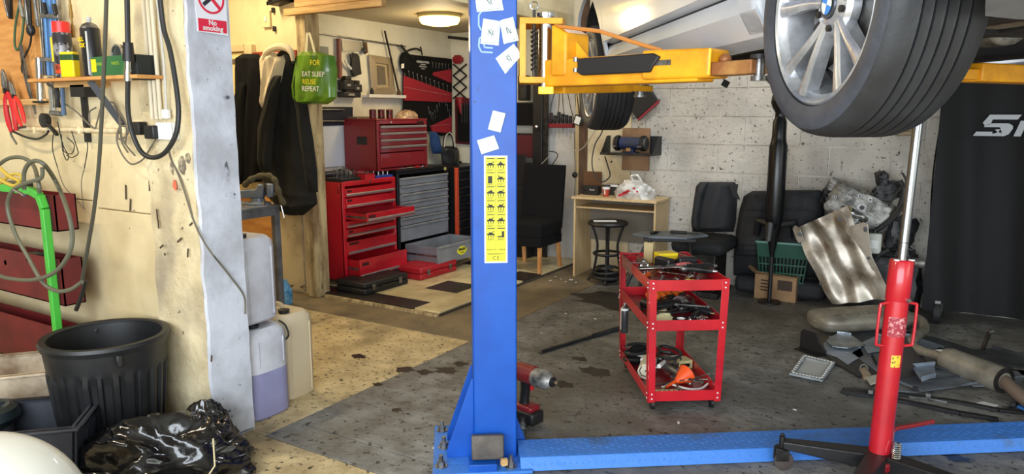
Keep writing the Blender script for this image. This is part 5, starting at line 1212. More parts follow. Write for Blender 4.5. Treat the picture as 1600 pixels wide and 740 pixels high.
# picture frame on its ledge
pf_ = thing('picture_frame', 'silver picture frame on a small ledge', 'picture frame', wq(600, 120, .02))
def ring(o, i_, off, hh):
    m = MB()
    for k in range(len(o)): a1, a2, b1, b2_ = o[k-1], o[k], i_[k-1], i_[k]; m.slab([a1, a2, b2_, b1], (hh, 0, 0))
    return m
O_ = [wq(575, 85, .02), wq(607, 90, .02), wq(622, 146, .02), wq(581, 147, .02)]; O_[2] = wq(615, 146, .02); O_[3] = wq(580, 146, .02); O_[1] = wq(611, 91, .02)
I_ = [wq(585, 98, .03), wq(604, 101, .03), wq(607, 136, .03), wq(588, 137, .03)]
obj('frame', ring(O_, I_, 0, .018), mat('silver_frame', (176, 160, 134), .35, .5), pf_, W=True, bev=.004)
obj('mount', MB().slab([p+Vector((-.004, 0, 0)) for p in I_], (.004, 0, 0)), mat('mount_card', (170, 156, 126), .6), pf_, W=True)
J_ = [wq(589, 102, .036), wq(601, 104, .036), wq(603, 132, .036), wq(591, 132, .036)]
obj('print', MB().slab(J_, (.002, 0, 0)), mat('dim_print', (112, 104, 90), .6, col2=(86, 80, 70), scale=60, stretch=(1, 1, 5)), pf_, W=True)
lg = thing('wall_ledge', 'small white ledge under the silver picture frame', 'ledge', wq(595, 150, .04)); la, lb_ = wq(566, 150), wq(624, 152)
obj('ledge', MB().box(WX_, WX_+.09, la.y, lb_.y, lb_.z-.01, lb_.z+.012), white, lg, W=True, bev=.003)
obj('upstand', MB().box(WX_+.084, WX_+.09, la.y, lb_.y, lb_.z+.012, lb_.z+.02), white, lg, W=True)
for u, lb__, mm in ((575, 'small dark pot at the left end of the ledge', dsteel), (617, 'small brown bottle at the right end of the ledge', brown)):
    solow('small_pot', MB().lathe([(.014, 0), (.018, .004), (.018, .045), (.010, .055), (.010, .065), (0, .066)], 14, Matrix.Translation((WX_+.05, wq(u, 145).y, lb_.z+.012))), mm, lb__, 'pot')
# black chargers on the wall left of the frame
for i, (u, v, w_, h_, lb) in enumerate([(535,133,.13,.09,'black battery charger left of the picture frame'),(549,138,.10,.07,'second black battery charger nearer the picture frame'),(540,148,.22,.05,'long black charger base under the two chargers')]):
    p = wq(u, v, .0); t = thing('battery_charger', lb, 'charger', p)
    obj('body', MB().box(0, .09, -w_/2, w_/2, -h_/2, h_/2), black, t, bev=.008)
    obj('battery', MB().box(.02, .08, -w_*.3, w_*.3, h_/2, h_/2+.035), dsteel, t, bev=.005)
    obj('label_plate', MB().box(.09, .092, -w_*.25, w_*.1, -.01, .01), mat('grey_label', (150, 150, 150), .5) if i == 0 else bpy.data.materials['grey_label'], t)
# dark blue rack of rods with red handle
p = wq(522, 182, .01); t = thing('tool_rack', 'dark blue wall rack with steel rods beside the timber post', 'rack', p)
a, b = wq(498, 168, .01), wq(548, 192, .01)
obj('back_plate', MB().slab([wq(495, 167, .01), wq(549, 167, .01), wq(549, 195, .01), wq(495, 197, .01)], (.02, 0, 0)), mat('navy_rack', (22, 28, 44), .5), t, W=True, bev=.003)
for v in (171, 189): obj('rod', MB().tube([wq(503, v, .05), wq(538, v, .05)], .005, 8), steel, t, W=True)
solow('red_handle_tool', MB().tube([wq(494, 165, .035), wq(498, 178, .04), wq(500, 184, .04)], [.016, .018, .012], 10), mat('bright_red_handle', (206, 54, 50), .45), 'red tool handle hooked over the dark blue rack', 'tool')
solow('wall_notice', MB().box(0, .004, -.06, .06, -.03, .03, Matrix.Translation(wq(505, 78))), mat('notice_grey', (128, 132, 132), .6), 'small grey notice stuck on the wall above the green bag', 'notice')
solow('white_wall_pad', MB().box(0, .02, -.22, .20, -.22, .22, Matrix.Translation(wq(528, 222))), mat('pale_blue_sheet', (208, 216, 226), .5), 'pale blue-white sheet on the wall above the red cabinet', 'sheet', bev=.004)
# branch-like hooks and jacket right of the bar
t = thing('wall_hooks', 'forked black wall hook right of the long black bar', 'hook', wq(640, 75, .02))
obj('arm', MB().tube(sm([wq(u, v, .08) for u, v in [(627, 72), (634, 80), (640, 78), (650, 76), (657, 79)]], 4), .010, 8), black, t, W=True)
obj('arm', MB().tube(sm([wq(u, v, .06) for u, v in [(627, 70), (636, 82), (646, 92)]], 4), .008, 8), dsteel, t, W=True)
solow('thin_rod', MB().bar(wq(657, 73, .04), wq(660, 86, .04), .01, .01), black, 'short black rod above the tool roll', 'rod')
t = thing('grinder_guard', 'black tool pouch hung at the left edge of the tool roll', 'pouch', wq(632, 97, .03))
obj('pouch', MB().ell(wq(632, 97, .06), (.05, .055, .10), 16, 12), cloth, t, W=True)
obj('tag', MB().slab([wq(627, 100, .12), wq(631, 99, .12), wq(631, 106, .12), wq(627, 107, .12)], (.003, 0, 0)), paper, t, W=True)
# the large tool roll
tr2 = thing('tool_roll', 'large black and red hanging tool roll full of spanners', 'tool roll', wq(665, 150, .02))
def WQ(u, v, o): return wq(u, v, o)
L0, R0_ = 629, 704
def tl(u, v, o=.03): return WQ(u, v, o)
obj('backing', MB().slab([tl(629, 84), tl(704, 92), tl(704, 211), tl(688, 212), tl(629, 190)], (.02, 0, 0)), cloth, tr2, W=True, bev=.004)
rcl = mat('red_canvas', (156, 26, 44), .8, bump=.2)
obj('pocket_row', MB().slab([tl(630, 118, .052), tl(704, 145, .052), tl(704, 160, .052), tl(630, 157, .052)], (.014, 0, 0)), rcl, tr2, W=True, bev=.003, label='red pocket row')
obj('pocket_row', MB().slab([tl(676, 113, .052), tl(704, 108, .052), tl(704, 130, .052), tl(676, 118, .052)], (.014, 0, 0)), rcl, tr2, W=True, bev=.003, label='red pocket row')
obj('pocket_row', MB().slab([tl(672, 197, .052), tl(704, 182, .052), tl(704, 208, .052), tl(674, 206, .052)], (.014, 0, 0)), rcl, tr2, W=True, bev=.003, label='red pocket row')
for i in range(22):
    f = i/21; u = 632+70*f; row = i % 2
    v = (116+26*f) if row == 0 else (170+14*sin(f*7))
    if row: u = 668+34*f
    a = tl(u, v-7, .062); b = tl(u+1, v+4, .062)
    sp2 = obj('spanner', MB().tube([a, b], .0035, 6).ell(a, (.004, .009, .010), 8, 6), steel, tr2, W=True)
for i in range(6): a = tl(676+5*i, 98+.6*i, .06); obj('spanner', MB().tube([a, a+Vector((0, 0, -.05))], .003, 6).ell(a, (.004, .008, .010), 8, 6), steel, tr2, W=True)
for k in range(12): a = tl(632+6*k, 134+1.1*k, .068); obj('stitch', MB().box(-.001, .001, -.006, .006, -.001, .001, Matrix.Translation(a)), white, tr2)  if False else None
st_ = MB()
for k in range(24):
    for v0, sl in ((136, .18), (200, -.35)):
        if v0 == 200 and k < 13: continue
        a = tl(632+3*k, v0+sl*3*k*(1 if v0 == 136 else .25), .068); st_.box(a.x, a.x+.002, a.y-.006, a.y+.006, a.z-.0012, a.z+.0012)
obj('stitching', st_, white, tr2, W=True, kind='stuff', smooth=0)
text('lettering', 'US.INDUSTRIAL', .030, FX(tl(661, 97, .052)), white, tr2, W=True, bold=.0006)
for k in range(3): text('lettering', ('SPANNERS', 'WRENCH ROLL', 'TOOLS')[k], .018, FX(tl(661, 101+3.2*k, .052)), white, tr2, W=True)
# blue and black bags below the roll
c = thing('blue_pouch', 'blue cloth bag hanging below the tool roll', 'bag', wq(675, 225, .08))
obj('bag', hang([(205,672,677),(212,671,682),(225,672,686),(240,676,690)], WX_+.10, .06, 3, .006, P=PX, nu=14, nv=14), mat('blue_cloth', (30, 66, 120), .8), c, W=True)
c = thing('black_tote', 'black tote bag with pale handles beside the blue bag', 'bag', wq(700, 235, .1))
obj('bag', hang([(228,690,710),(236,688,713),(252,690,714),(260,692,712)], WX_+.14, .09, 3, .006, P=PX, nu=14, nv=14), black, c, W=True)
for du in (0, 7): obj('handle', MB().tube(sm([WQ(u+du*.3, v, .22) for u, v in [(692, 230), (694, 214), (700, 207), (706, 214), (709, 230)]], 5), .007, 6), black if du == 0 else mat('pale_strap', (196, 190, 180), .7), c, W=True)
# scissor holder chain on the corner wall (back wall)
def bq(u, v, o=0.0): return PY(u, v, TB-.002-o)
t = thing('lattice_tool', 'red scissor-lattice tool holder hanging in the corner', 'tool holder', bq(718, 120, .02))
p = bq(717, 93, .04); obj('head', MB().prism([(.065*cos(R(22.5)+i*pi/4), .05*sin(R(22.5)+i*pi/4)) for i in range(8)], 0, .04, FY(p)), mat('head_red', (140, 30, 40), .4), t, W=True, bev=.004)
xs_ = [705+0, 729]; vv = [100, 118, 136, 154]
for k in range(3):
    for a, b in (((708, vv[k]), (729, vv[k+1])), ((729, vv[k]), (708, vv[k+1]))): obj('lattice_bar', MB().bar(bq(a[0], a[1], .05), bq(b[0], b[1], .05), .014, .010, up=(0, 1, 0)), black, t, W=True)
p = bq(719, 162, .04); obj('foot', MB().tube([bq(718, 152, .05), bq(719, 164, .05), bq(721, 178, .05)], [.05, .035, .012], 12), bpy.data.materials['head_red'], t, W=True)
t = thing('tool_roll', 'dark roll of screwdrivers hanging next to the blue post', 'tool roll', bq(728, 190, .02))
obj('backing', MB().slab([bq(712, 155, .02), bq(736, 153, .02), bq(736, 226, .02), bq(713, 224, .02)], (0, -.02, 0)), mat('maroon_cloth', (84, 22, 30), .8), t, W=True, bev=.004)
obj('pocket', MB().slab([bq(715, 166, .045), bq(740, 162, .045), bq(740, 222, .045), bq(716, 220, .045)], (0, -.012, 0)), cloth, t, W=True)
for k in range(4): obj('screwdriver', MB().tube([bq(722+4*k, 160, .06), bq(722+4*k, 192, .06)], .008, 8), black, t, W=True)
solow('wall_bar', MB().bar(bq(700, 58, .05), bq(736, 62, .05), .02, .03), black, 'black bar high in the corner left of the blue post', 'bar')
# strip of white wall things seen right of the blue post
t = thing('speaker', 'small black wall speaker right of the blue post', 'speaker', PY(823, 137, 6.6))
obj('case', MB().box(-.05, .05, -.10, .0, -.13, .12), black, t, bev=.012); obj('grille', MB().box(-.04, .04, -.105, -.10, -.11, .08), dsteel, t)
for i, (v0, v1, m_, lb) in enumerate([(160, 196, cloth, 'upper black tool case on the wall behind the post'), (208, 246, mat('dim_red_cloth', (86, 24, 30), .7), 'dim red tool roll on the wall behind the post')]):
    a, b = PY(806, v0, 6.58), PY(838, v1, 6.58); t = thing('wall_case', lb, 'case', ((a.x+b.x)/2, 6.58, b.z))
    obj('panel', MB().box(a.x-.1, b.x, 6.54, 6.62, b.z, a.z), m_, t, W=True, bev=.006); obj('edge', MB().box(a.x-.1, b.x, 6.535, 6.54, a.z-.012, a.z), dsteel, t, W=True)
# ================================================================ BACK CORNER: BOARD, CHAIR, DESK
# square pads stuck to the lift post
pads = [((745,-12),(779,-8),(783,13),(748,17),1),((757,34),(779,36),(777,67),(753,66),1),((783,36),(800,30),(808,60),(788,66),1),((778,92),(801,72),(812,86),(790,112),1),((770,172),(790,177),(782,207),(762,202),0),((745,219),(772,211),(780,232),(752,241),0)]
padl = ['square pad in a clear sachet at the very top of the blue post','left one of two wrapped pads side by side on the post','right one of two wrapped pads side by side on the post','tilted wrapped pad at the right edge of the post','upright plain white pad in the middle of the post','tilted plain white pad just above the yellow decal']
padm = mat('pad_white', (196, 208, 206), .5); foil = mat('clear_sachet', (196, 206, 204), .15, .3, coat=.8, col2=(140, 150, 150), scale=40, bump=.6, bscale=60)
rootM = Matrix.Translation((LX, LY, 0)) @ Matrix.Rotation(LR, 4, 'Z')
for k, (*q, wr) in enumerate(pads):
    L_ = [Vector((a, -.001, b)) for a, b in (lloc(*p) for p in q)]; c = sum(L_, Vector())/4
    t = thing('sticker_pad', padl[k], 'pad', rootM @ c, LR)
    loc_ = [p-c for p in L_]
    if wr:
        m = MB().slab([p*1.22+Vector((.003*sin(i*3), 0, .003*cos(i*2))) for i, p in enumerate(loc_)], (0, -.002, 0)); obj('sachet', m, foil, t)
    obj('pad', MB().slab([p+Vector((0, -.002, 0)) for p in loc_], (0, -.005, 0)), padm, t, bev=.001)
    if wr: obj('scribble', MB().tube([Vector((.012*sin(i*1.7+k), -.0075, .014*cos(i*2.3+k))) for i in range(7)], .0009, 4), dsteel, t)
    else: obj('dimple', MB().cyl((0, -.007, 0), (0, -.009, 0), .005, n=12), steel, t)
# black pole with chrome knob, screwdriver rack, power strip on the pale board
a = PY(846, 100, 6.52)
t = thing('steel_upright', 'black steel upright with chrome knob beside the pale board', 'upright', (a.x, 6.5, 0))
obj('upright', MB().box(-.075, .035, -.02, .02, .03, 2.28), black, t, bev=.004); obj('flange', MB().box(.035, .085, .0, .02, .03, 2.28), dsteel, t)
obj('knob', MB().ell(PY(838, 198, 6.45), (.024, .02, .024)), chrome, t, W=True)
BY = 6.58
r0_, r1_ = PY(858, 196, BY), PY(898, 196, BY)
t = thing('screwdriver_rack', 'dark red wall rack on the pale board', 'rack', ((r0_.x+r1_.x)/2, BY, r0_.z))
obj('rail', MB().box(r0_.x, r1_.x, BY-.06, BY+.01, r0_.z-.02, r0_.z+.02), mat('rack_red', (126, 26, 40), .45), t, W=True, bev=.005)
for k in range(6):
    p = PY(861+6*k, 196, BY-.03); hl = (.10, .075, .11, .09, .08, .07)[k]
    s_ = thing('screwdriver', ('first', 'second', 'third', 'fourth', 'fifth', 'sixth')[k]+' screwdriver from the left in the dark red wall rack', 'screwdriver', p, 0, 'screwdrivers in the red wall rack')
    obj('handle', MB().lathe([(.010, .02), (.017, .035), (.015, .02+hl*.6), (.018, .02+hl), (.010, .025+hl), (0, .025+hl)], 12), black if k % 2 else mat('screwdriver_grip', (52, 24, 26), .4) if k == 0 else black, s_)
    obj('blade', MB().cyl((0, 0, -.09-.02*(k % 3)), (0, 0, .02), .0035, n=8), steel, s_)
wires('board_cables', 'thin black cables hanging down the pale board above the rack', 'cables', [[(868,140),(862,160),(860,180)],[(874,140),(873,165),(870,185)],[(878,138),(880,165),(882,182)],[(886,140),(892,170),(897,186)],[(898,140),(900,170),(902,188)]], .004, cable, y=6.56)
wires('charger_lead', 'long dark lead hanging down beside the brown upright', 'lead', [[(897,205),(898,240),(899,275),(898,300),(897,330)]], .005, greycable, y=6.5)
solo('lead_junction', MB().ell(PY(898, 273, 6.49), (.028, .02, .03)), black, 'black inline switch on the long dark lead', 'switch')
wires('white_lead', 'grey-white lead looping from the pale board across to the grinder', 'lead', [[(870,205),(881,222),(885,230),(900,235),(912,230),(922,215),(932,200)]], .0045, mat('old_white_cable', (170, 164, 150), .6), y=6.34)
wires('white_plug_lead', 'white lead drooping from the power strip to behind the chair', 'lead', [[(862,240),(852,250),(838,265),(833,280),(832,288)],[(808,275),(822,277),(832,287)]], .004, bpy.data.materials['old_white_cable'], y=6.35)
wires('black_plug_lead', 'black lead curling below the power strip', 'lead', [[(858,236),(868,238),(871,244),(862,258),(855,266)]], .005, cable, y=6.5)
a = PY(852, 205, BY); b = PY(852, 247, BY)
t = thing('power_strip', 'white vertical power strip with black plugs on the pale board', 'power strip', (a.x, BY, b.z))
obj('strip', MB().box(a.x-.03, a.x+.02, BY-.03, BY+.01, b.z, a.z), white, t, W=True, bev=.004)
for k in range(3): z = b.z+.05+.075*k; obj('plug', MB().box(a.x-.005, a.x+.055, BY-.075, BY-.03, z-.025, z+.02), black if k != 1 else white, t, W=True, bev=.006)
p = PY(904, 188, 6.30); t = thing('hanging_meter', 'small white-faced black meter hanging from a cable by the brown upright', 'meter', p)
obj('case', MB().box(-.045, .045, -.02, .02, -.045, .045, Matrix.Rotation(R(20), 4, 'Y')), black, t, bev=.006); obj('face', MB().box(-.028, .028, -.024, -.02, -.034, .036, Matrix.Rotation(R(20), 4, 'Y')), white, t)
wires('meter_cable', 'black cable holding the small meter', 'cable', [[(905,180),(903,160),(900,135),(897,110)]], .005, cable, y=6.3)
solo('brown_board', MB().box(0, .19, 0, .012, 0, .22, Matrix.Translation(PY(911, 303, 6.35))), brown, 'small brown board leaning on the wall behind the desk', 'board', bev=.003)
# chair
ch = thing('dining_chair', 'black slip-covered dining chair with pale wooden legs on the platform edge', 'chair', (-3.47, 5.99, 0))
obj('seat', MB().box(-.22, .22, -.21, .22, .34, .50), cloth, ch, bev=.03)
obj('skirt', MB().box(-.215, .215, -.205, .22, .27, .36), cloth, ch, bev=.008)
obj('backrest', MB().grid(lambda s, t_: (-.22+.44*s, .17+.07*t_+.02*sin(pi*s), .40+.60*t_), 8, 10, thick=(0, .05, .0)), cloth, ch, smooth=50, bev=.008)
lgw = mat('pale_oak', (206, 150, 92), .5, col2=(176, 120, 66), scale=5)
for x in (-1, 1):
    for y in (-1, 1): obj('leg', MB().bar((x*.19, y*.17+.0, .33), (x*.20, y*.19+(.03 if y > 0 else 0), .0 if True else 0), .034, .034), lgw, ch, bev=.003)
a, b = PY(800, 255, 6.5), PY(836, 262, 6.5)
t = thing('dark_cupboard', 'dark cupboard standing between the blue post and the dining chair', 'cupboard', ((a.x+b.x)/2, 6.5, .03))
obj('carcass', MB().box(a.x-.25, b.x, 6.36, 6.66, .032, a.z), mat('dark_cupboard_paint', (28, 28, 30), .6), t, W=True, bev=.004)
for k in range(3): obj('drawer_front', MB().box(a.x-.23, b.x-.02, 6.345, 6.36, .10+k*.34, .40+k*.34), black, t, W=True, bev=.003)
# desk
dk = thing('desk', 'small beech-effect computer desk against the block wall', 'desk', (-2.635, 6.175, 0), R(2))
dz = .745
obj('top', MB().box(-.40, .40, -.21, .19, dz-.02, dz), beech, dk, bev=.002)
for x in (-1, 1): obj('side_panel', MB().box(x*.38-.009, x*.38+.009, -.18, .18, 0, dz-.02), beech, dk, bev=.001)
obj('shelf', MB().box(-.37, .37, -.17, .17, dz-.105, dz-.09), beech, dk, bev=.001)
obj('back_panel', MB().box(-.37, .37, .165, .175, .30, dz-.02), mat('desk_back', (120, 112, 100), .7), dk)
M_ = Matrix.Translation(dk.location) @ Matrix.Rotation(R(2), 4, 'Z')
def desk_pt(u, v, yy=-.05): p = PY(u, v, dk.location.y+yy); return Vector((p.x, p.y, dz))
p = desk_pt(947, 305); cp = thing('paper_cup', 'red and white paper coffee cup with black lid on the desk', 'cup', p)
obj('cup', MB().lathe([(.026, 0), (.036, .092)], 24, cap=False), mat('cup_red', (190, 66, 40), .5, col2=(140, 60, 40), scale=30), cp); obj('white_band', MB().lathe([(.0345, .066), (.0368, .090)], 24, cap=False), white, cp)
obj('lid', MB().lathe([(.038, .090), (.038, .098), (.034, .104), (0, .104)], 24), black, cp); obj('print', MB().box(-.004, .006, -.036, -.030, .02, .06), white, cp)
p = desk_pt(924, 304, .0); t = thing('small_box', 'small black radio box with pale lettering on the desk', 'box', p)
obj('box', MB().box(-.075, .075, -.03, .05, 0, .085), black, t, bev=.004); text('lettering', 'Brand' if False else 'Bassil', .022, FY((.02, -.0305, .05)), white, t); obj('knob', MB().cyl((-.05, -.03, .04), (-.05, -.036, .04), .01, n=12), dsteel, t)
p = desk_pt(958, 300, .08); t = thing('dark_box', 'dark carton behind the paper cup', 'box', p); obj('box', MB().box(-.07, .06, -.03, .03, 0, .10), mat('dark_carton', (44, 38, 34), .7), t, bev=.003); obj('flap', MB().box(-.07, .06, -.034, -.03, .08, .10), white, t)
t = crumple('carrier_bag', desk_pt(992, 307, -.04), .20, .13, .17, R(5), 11, 'crumpled white carrier bag with red print on the desk', mat('white_polythene', (222, 220, 214), .3, col2=(176, 172, 166), scale=12, coat=.5), n=44, k=26, amp=.8)
for i, (x, z, w_) in enumerate([(-.07, .045, .10), (-.02, .075, .12), (.03, .06, .07)]): obj('red_print', MB().box(-w_/2, w_/2, -.003, .003, -.010, .010, Matrix.Translation((x, -.118-.0*i, z)) @ Matrix.Rotation(R(-24), 4, 'Y')), mat('print_red', (190, 36, 50), .5) if i == 0 else bpy.data.materials['print_red'], t)
obj('bag_handle', MB().tube(sm([(.06, .02, .13), (.02, .0, .20), (-.04, .0, .19), (.0, .02, .13)], 5), .010, 8), bpy.data.materials['white_polythene'], t)
# bench grinder on its bracket shelf
g0_ = PY(981, 242, 6.25); bs = thing('grinder_shelf', 'black metal bracket shelf fixed over a brown board on the block wall', 'shelf', (g0_.x, 6.3, g0_.z))
a, b = PY(942, 240, 6.22), PY(1022, 241, 6.22); zt_ = PY(1022, 213, 6.3).z
obj('tray', MB().box(a.x, b.x, 6.16, 6.395, a.z-.006, a.z), black, bs, W=True); obj('front_lip', MB().box(a.x, b.x, 6.155, 6.16, a.z-.006, a.z+.018), dsteel, bs, W=True)
obj('back', MB().box(a.x+.05, b.x, 6.38, 6.39, a.z, zt_), black, bs, W=True)
for x in (a.x, b.x): obj('cheek', MB().slab([(x, 6.16, a.z), (x, 6.39, a.z), (x, 6.39, zt_), (x, 6.30, zt_)], (.005, 0, 0)), black, bs, W=True)
bb = PY(997, 220, 6.39); solo('backing_board', MB().box(PY(975, 220, 6.39).x, PY(1017, 220, 6.39).x, 6.35, 6.374, PY(997, 266, 6.39).z, PY(997, 200, 6.39).z), mat('brown_ply', (150, 116, 84), .7, col2=(120, 88, 60), scale=4), 'brown plywood board behind the grinder shelf', 'board', bev=.003)
gp_ = PY(985, 240, 6.25); gd = thing('bench_grinder', 'blue bench grinder with worn wheel on the bracket shelf', 'grinder', (gp_.x, 6.25, a.z))
gbm = mat('grinder_blue', (34, 48, 92), .4, col2=(50, 56, 70), scale=9)
obj('base', MB().box(-.07, .07, -.05, .05, 0, .02).box(-.035, .035, -.03, .03, .02, .05), gbm, gd, bev=.006)
obj('motor', MB().cyl((-.10, 0, .10), (.10, 0, .10), .055, n=28), gbm, gd, bev=.01)
obj('badge', MB().box(-.022, .022, -.054, -.05, .03, .06), mat('badge_brass', (150, 110, 60), .5), gd)
for s in (-1, 1):
    h_ = obj('wheel_guard', MB().cyl((s*.105, 0, .10), (s*.14, 0, .10), .07, n=28), black if s < 0 else dsteel, gd, bev=.004)
    obj('grinding_wheel', MB().cyl((s*.14, 0, .10), (s*.155, 0, .10), .055, n=28), mat('wheel_grit', (120, 92, 80), .9) if s < 0 else steel, h_)
    obj('tool_rest', MB().box(s*.12-.02, s*.12+.02, -.10, -.06, .07, .08), steel, h_)
wires('grinder_lead', 'black lead looping from the bench grinder down to the desk', 'lead', [[(943,180),(941,205),(930,225),(925,250),(928,270),(940,284),(953,275),(950,260),(945,244)]], .006, cable, y=6.2)
# kneeling pad with red edge
kp = thing('kneeling_pad', 'black square pad with red edge hung diagonally on the block wall', 'pad', PY(1008, 158, 6.36))
obj('pad', MB().slab([PY(u, v, 6.38) for u, v in [(984,165),(1012,128),(1030,158),(998,186)]], (0, -.05, 0)), black, kp, W=True, bev=.006)
obj('edge', MB().slab([PY(u, v, 6.34) for u, v in [(998,189),(1031,160),(1030,156),(998,185)]], (0, -.02, 0)), mat('edge_red', (140, 34, 50), .6), kp, W=True)
# wall ledge near the cover
t = thing('wall_bracket', 'grimy cream plastic wall bracket left of the black cover', 'bracket', PY(1418, 205, 6.36))
obj('ledge', MB().box(-.09, .08, -.10, .05, -.03, .0), dirtyp, t, bev=.01); obj('back', MB().box(-.05, .08, -.03, .05, .0, .30), dirtyp, t, bev=.01)
for x in (-.02, .02, .055): obj('rib', MB().box(x-.006, x+.006, -.045, -.03, .0, .28), dirtyp, t, bev=.003)
solo('loose_lead', MB().tube(sm([PY(1125, 112, 5.2), PY(1128, 120, 5.2), PY(1133, 126, 5.2)], 4), .004, 6).box(-.022, .022, -.01, .01, -.025, .02, Matrix.Translation(PY(1134, 130, 5.2)) @ Matrix.Rotation(.5, 4, 'Y')), black, 'small black connector dangling under the car', 'connector')
# stool under the desk, floor standing black round table
p = G(948, 440); st = thing('bar_stool', 'black round stool with footring standing in front of the desk', 'stool', (p.x, p.y, 0))
sh_ = D(945, 343, b2(0, 0).length+6.55).z
obj('seat', MB().lathe([(.0, sh_-.03), (.17, sh_-.03), (.18, sh_-.015), (.17, sh_), (0, sh_)], 32), black, st, smooth=40)
for k in range(4):
    a = R(20)+k*pi/2; obj('leg', MB().tube(sm([(r*cos(a), r*sin(a), z) for r, z in ((.14, sh_-.03), (.10, sh_-.15), (.09, .30), (.12, .10), (.17, .01))], 5), .011, 8), black, st)
obj('footring', MB().tube([(.12*cos(i*pi/12), .12*sin(i*pi/12), .26) for i in range(24)], .012, 8, closed=True), black, st)
obj('footring', MB().tube([(.13*cos(i*pi/12), .13*sin(i*pi/12), .06) for i in range(24)], .016, 8, closed=True), black, st)
p = D(934, 338, 6.5); solo('sheet_of_paper', MB().box(-.10, .10, -.04, .04, 0, .003, MT((st.location.x-.03, st.location.y, sh_+.001), TH)), paper, 'white sheet of paper on the black round stool', 'paper')
t = thing('black_bundle', 'black coiled lead and bag heaped at the foot of the stool', 'bundle', (st.location.x+.02, st.location.y-.03, 0))
obj('coil', MB().tube(sm([(.16*cos(i*.8)*(1-.02*i), .12*sin(i*.8), .02+.006*i) for i in range(24)], 3), .012, 6), cable, t); obj('lump', MB().ell((.0, .02, .05), (.10, .08, .05)), cloth, t)
# grey topped folding work stool
ws = thing('work_stool', 'grey-topped folding work stool with white-tipped black legs', 'stool', G(1035, 462)); ws.rotation_euler = (0, 0, TH+R(-8))
wz = .60
wc = ws.location; w0 = D(1046, 365, 5.75)
ws.location = (w0.x, w0.y, 0); wz = w0.z
obj('top', MB().prism([(-.29, -.02), (-.22, .10), (.0, .16), (.26, .12), (.30, .0), (.12, -.15), (-.16, -.14)], wz-.018, wz, None), mat('worktop_grey', (120, 130, 140), .45, col2=(88, 98, 108), scale=9), ws, bev=.004)
obj('underframe', MB().box(-.20, .20, -.10, .10, wz-.05, wz-.02), black, ws, bev=.005)
for (x0, y0, x1_, y1_) in ((-.15, -.08, -.26, -.28), (.15, -.08, .20, -.30), (-.15, .08, -.36, .05), (.15, .08, .28, .2)):
    l = obj('leg', MB().cyl((x0, y0, wz-.04), (x1_, y1_, .03), .014, n=10), black, ws); obj('white_tip', MB().cyl((x1_, y1_, .045), (x1_+(x1_-x0)*.06, y1_+(y1_-y0)*.06, 0), .017, n=10), white, l)
def knife(c, rz, L_, label, m=black): 
    t = thing('hand_tool', label, 'tool', c, rz); obj('handle', MB().box(-L_*.5, L_*.1, -.014, .014, 0, .022), m, t, bev=.006); obj('blade', MB().box(L_*.1, L_*.5, -.010, .010, .006, .012), dsteel, t, bev=.002); return t
knife((w0.x+.10, w0.y+.06, wz), TH-.4, .22, 'black knife lying at the right of the grey stool top')
knife((w0.x-.10, w0.y-.05, wz), TH+.9, .13, 'short black tool lying on the left of the grey stool top')
# loose car seat and rear bench against the wall
seatm = mat('seat_fabric', (30, 31, 34), .75, bump=.25, bscale=60, col2=(40, 41, 44), scale=4)
cs = thing('car_seat', 'loose black car seat standing against the block wall', 'car seat', PY(1115, 400, 6.15)); cs.location.z = 0
obj('backrest', hang([(284,1094,1148),(290,1088,1152),(315,1084,1152),(345,1080,1150),(362,1082,1146)], 6.25, .13, 2, .006, hemw=0), seatm, cs, W=True)
obj('side_bolster', hang([(284,1094,1108),(310,1086,1100),(340,1081,1094),(360,1082,1094)], 6.14, .06, 1, .004, nu=10), seatm, cs, W=True)
obj('cushion', MB().box(-.24, .20, -.25, .25, .36, .48, Matrix.Translation((PY(1105, 380, 6.0).x, 6.0, 0))), seatm, cs, W=True, bev=.05)
obj('frame', MB().box(-.2, .16, -.2, .22, .0, .05, Matrix.Translation((PY(1105, 380, 6.0).x, 6.0, 0))).box(-.16, .12, -.16, .18, .05, .36, Matrix.Translation((PY(1105, 380, 6.0).x, 6.0, 0))), dsteel, cs, W=True, bev=.01)
obj('handle_flap', MB().slab([PY(u, v, 6.12) for u, v in [(1140,290),(1154,287),(1152,300),(1157,312),(1146,308)]], (0, -.02, 0)), seatm, cs, W=True, bev=.004)
rs = thing('rear_seat', 'black rear bench backrest from a car leaning on the wall', 'car seat', PY(1225, 420, 6.2)); rs.location.z = 0
obj('backrest', hang([(298,1176,1284),(306,1162,1288),(325,1156,1288),(360,1150,1288),(400,1146,1292),(430,1146,1292)], 6.25, .12, 3, .010, nu=40), seatm, rs, W=True)
obj('left_pad', hang([(302,1168,1204),(330,1158,1206),(380,1152,1206),(400,1150,1206)], 6.16, .07, 2, .005, nu=16, hor=.01), seatm, rs, W=True)
obj('right_pad', hang([(297,1214,1282),(330,1212,1284),(380,1212,1284),(396,1212,1284)], 6.16, .07, 2, .005, nu=16, hor=.01), seatm, rs, W=True)
obj('lower_edge', MB().box(PY(1148, 430, 6.1).x, PY(1290, 430, 6.1).x, 6.08, 6.30, .02, .16), seatm, rs, W=True, bev=.04)
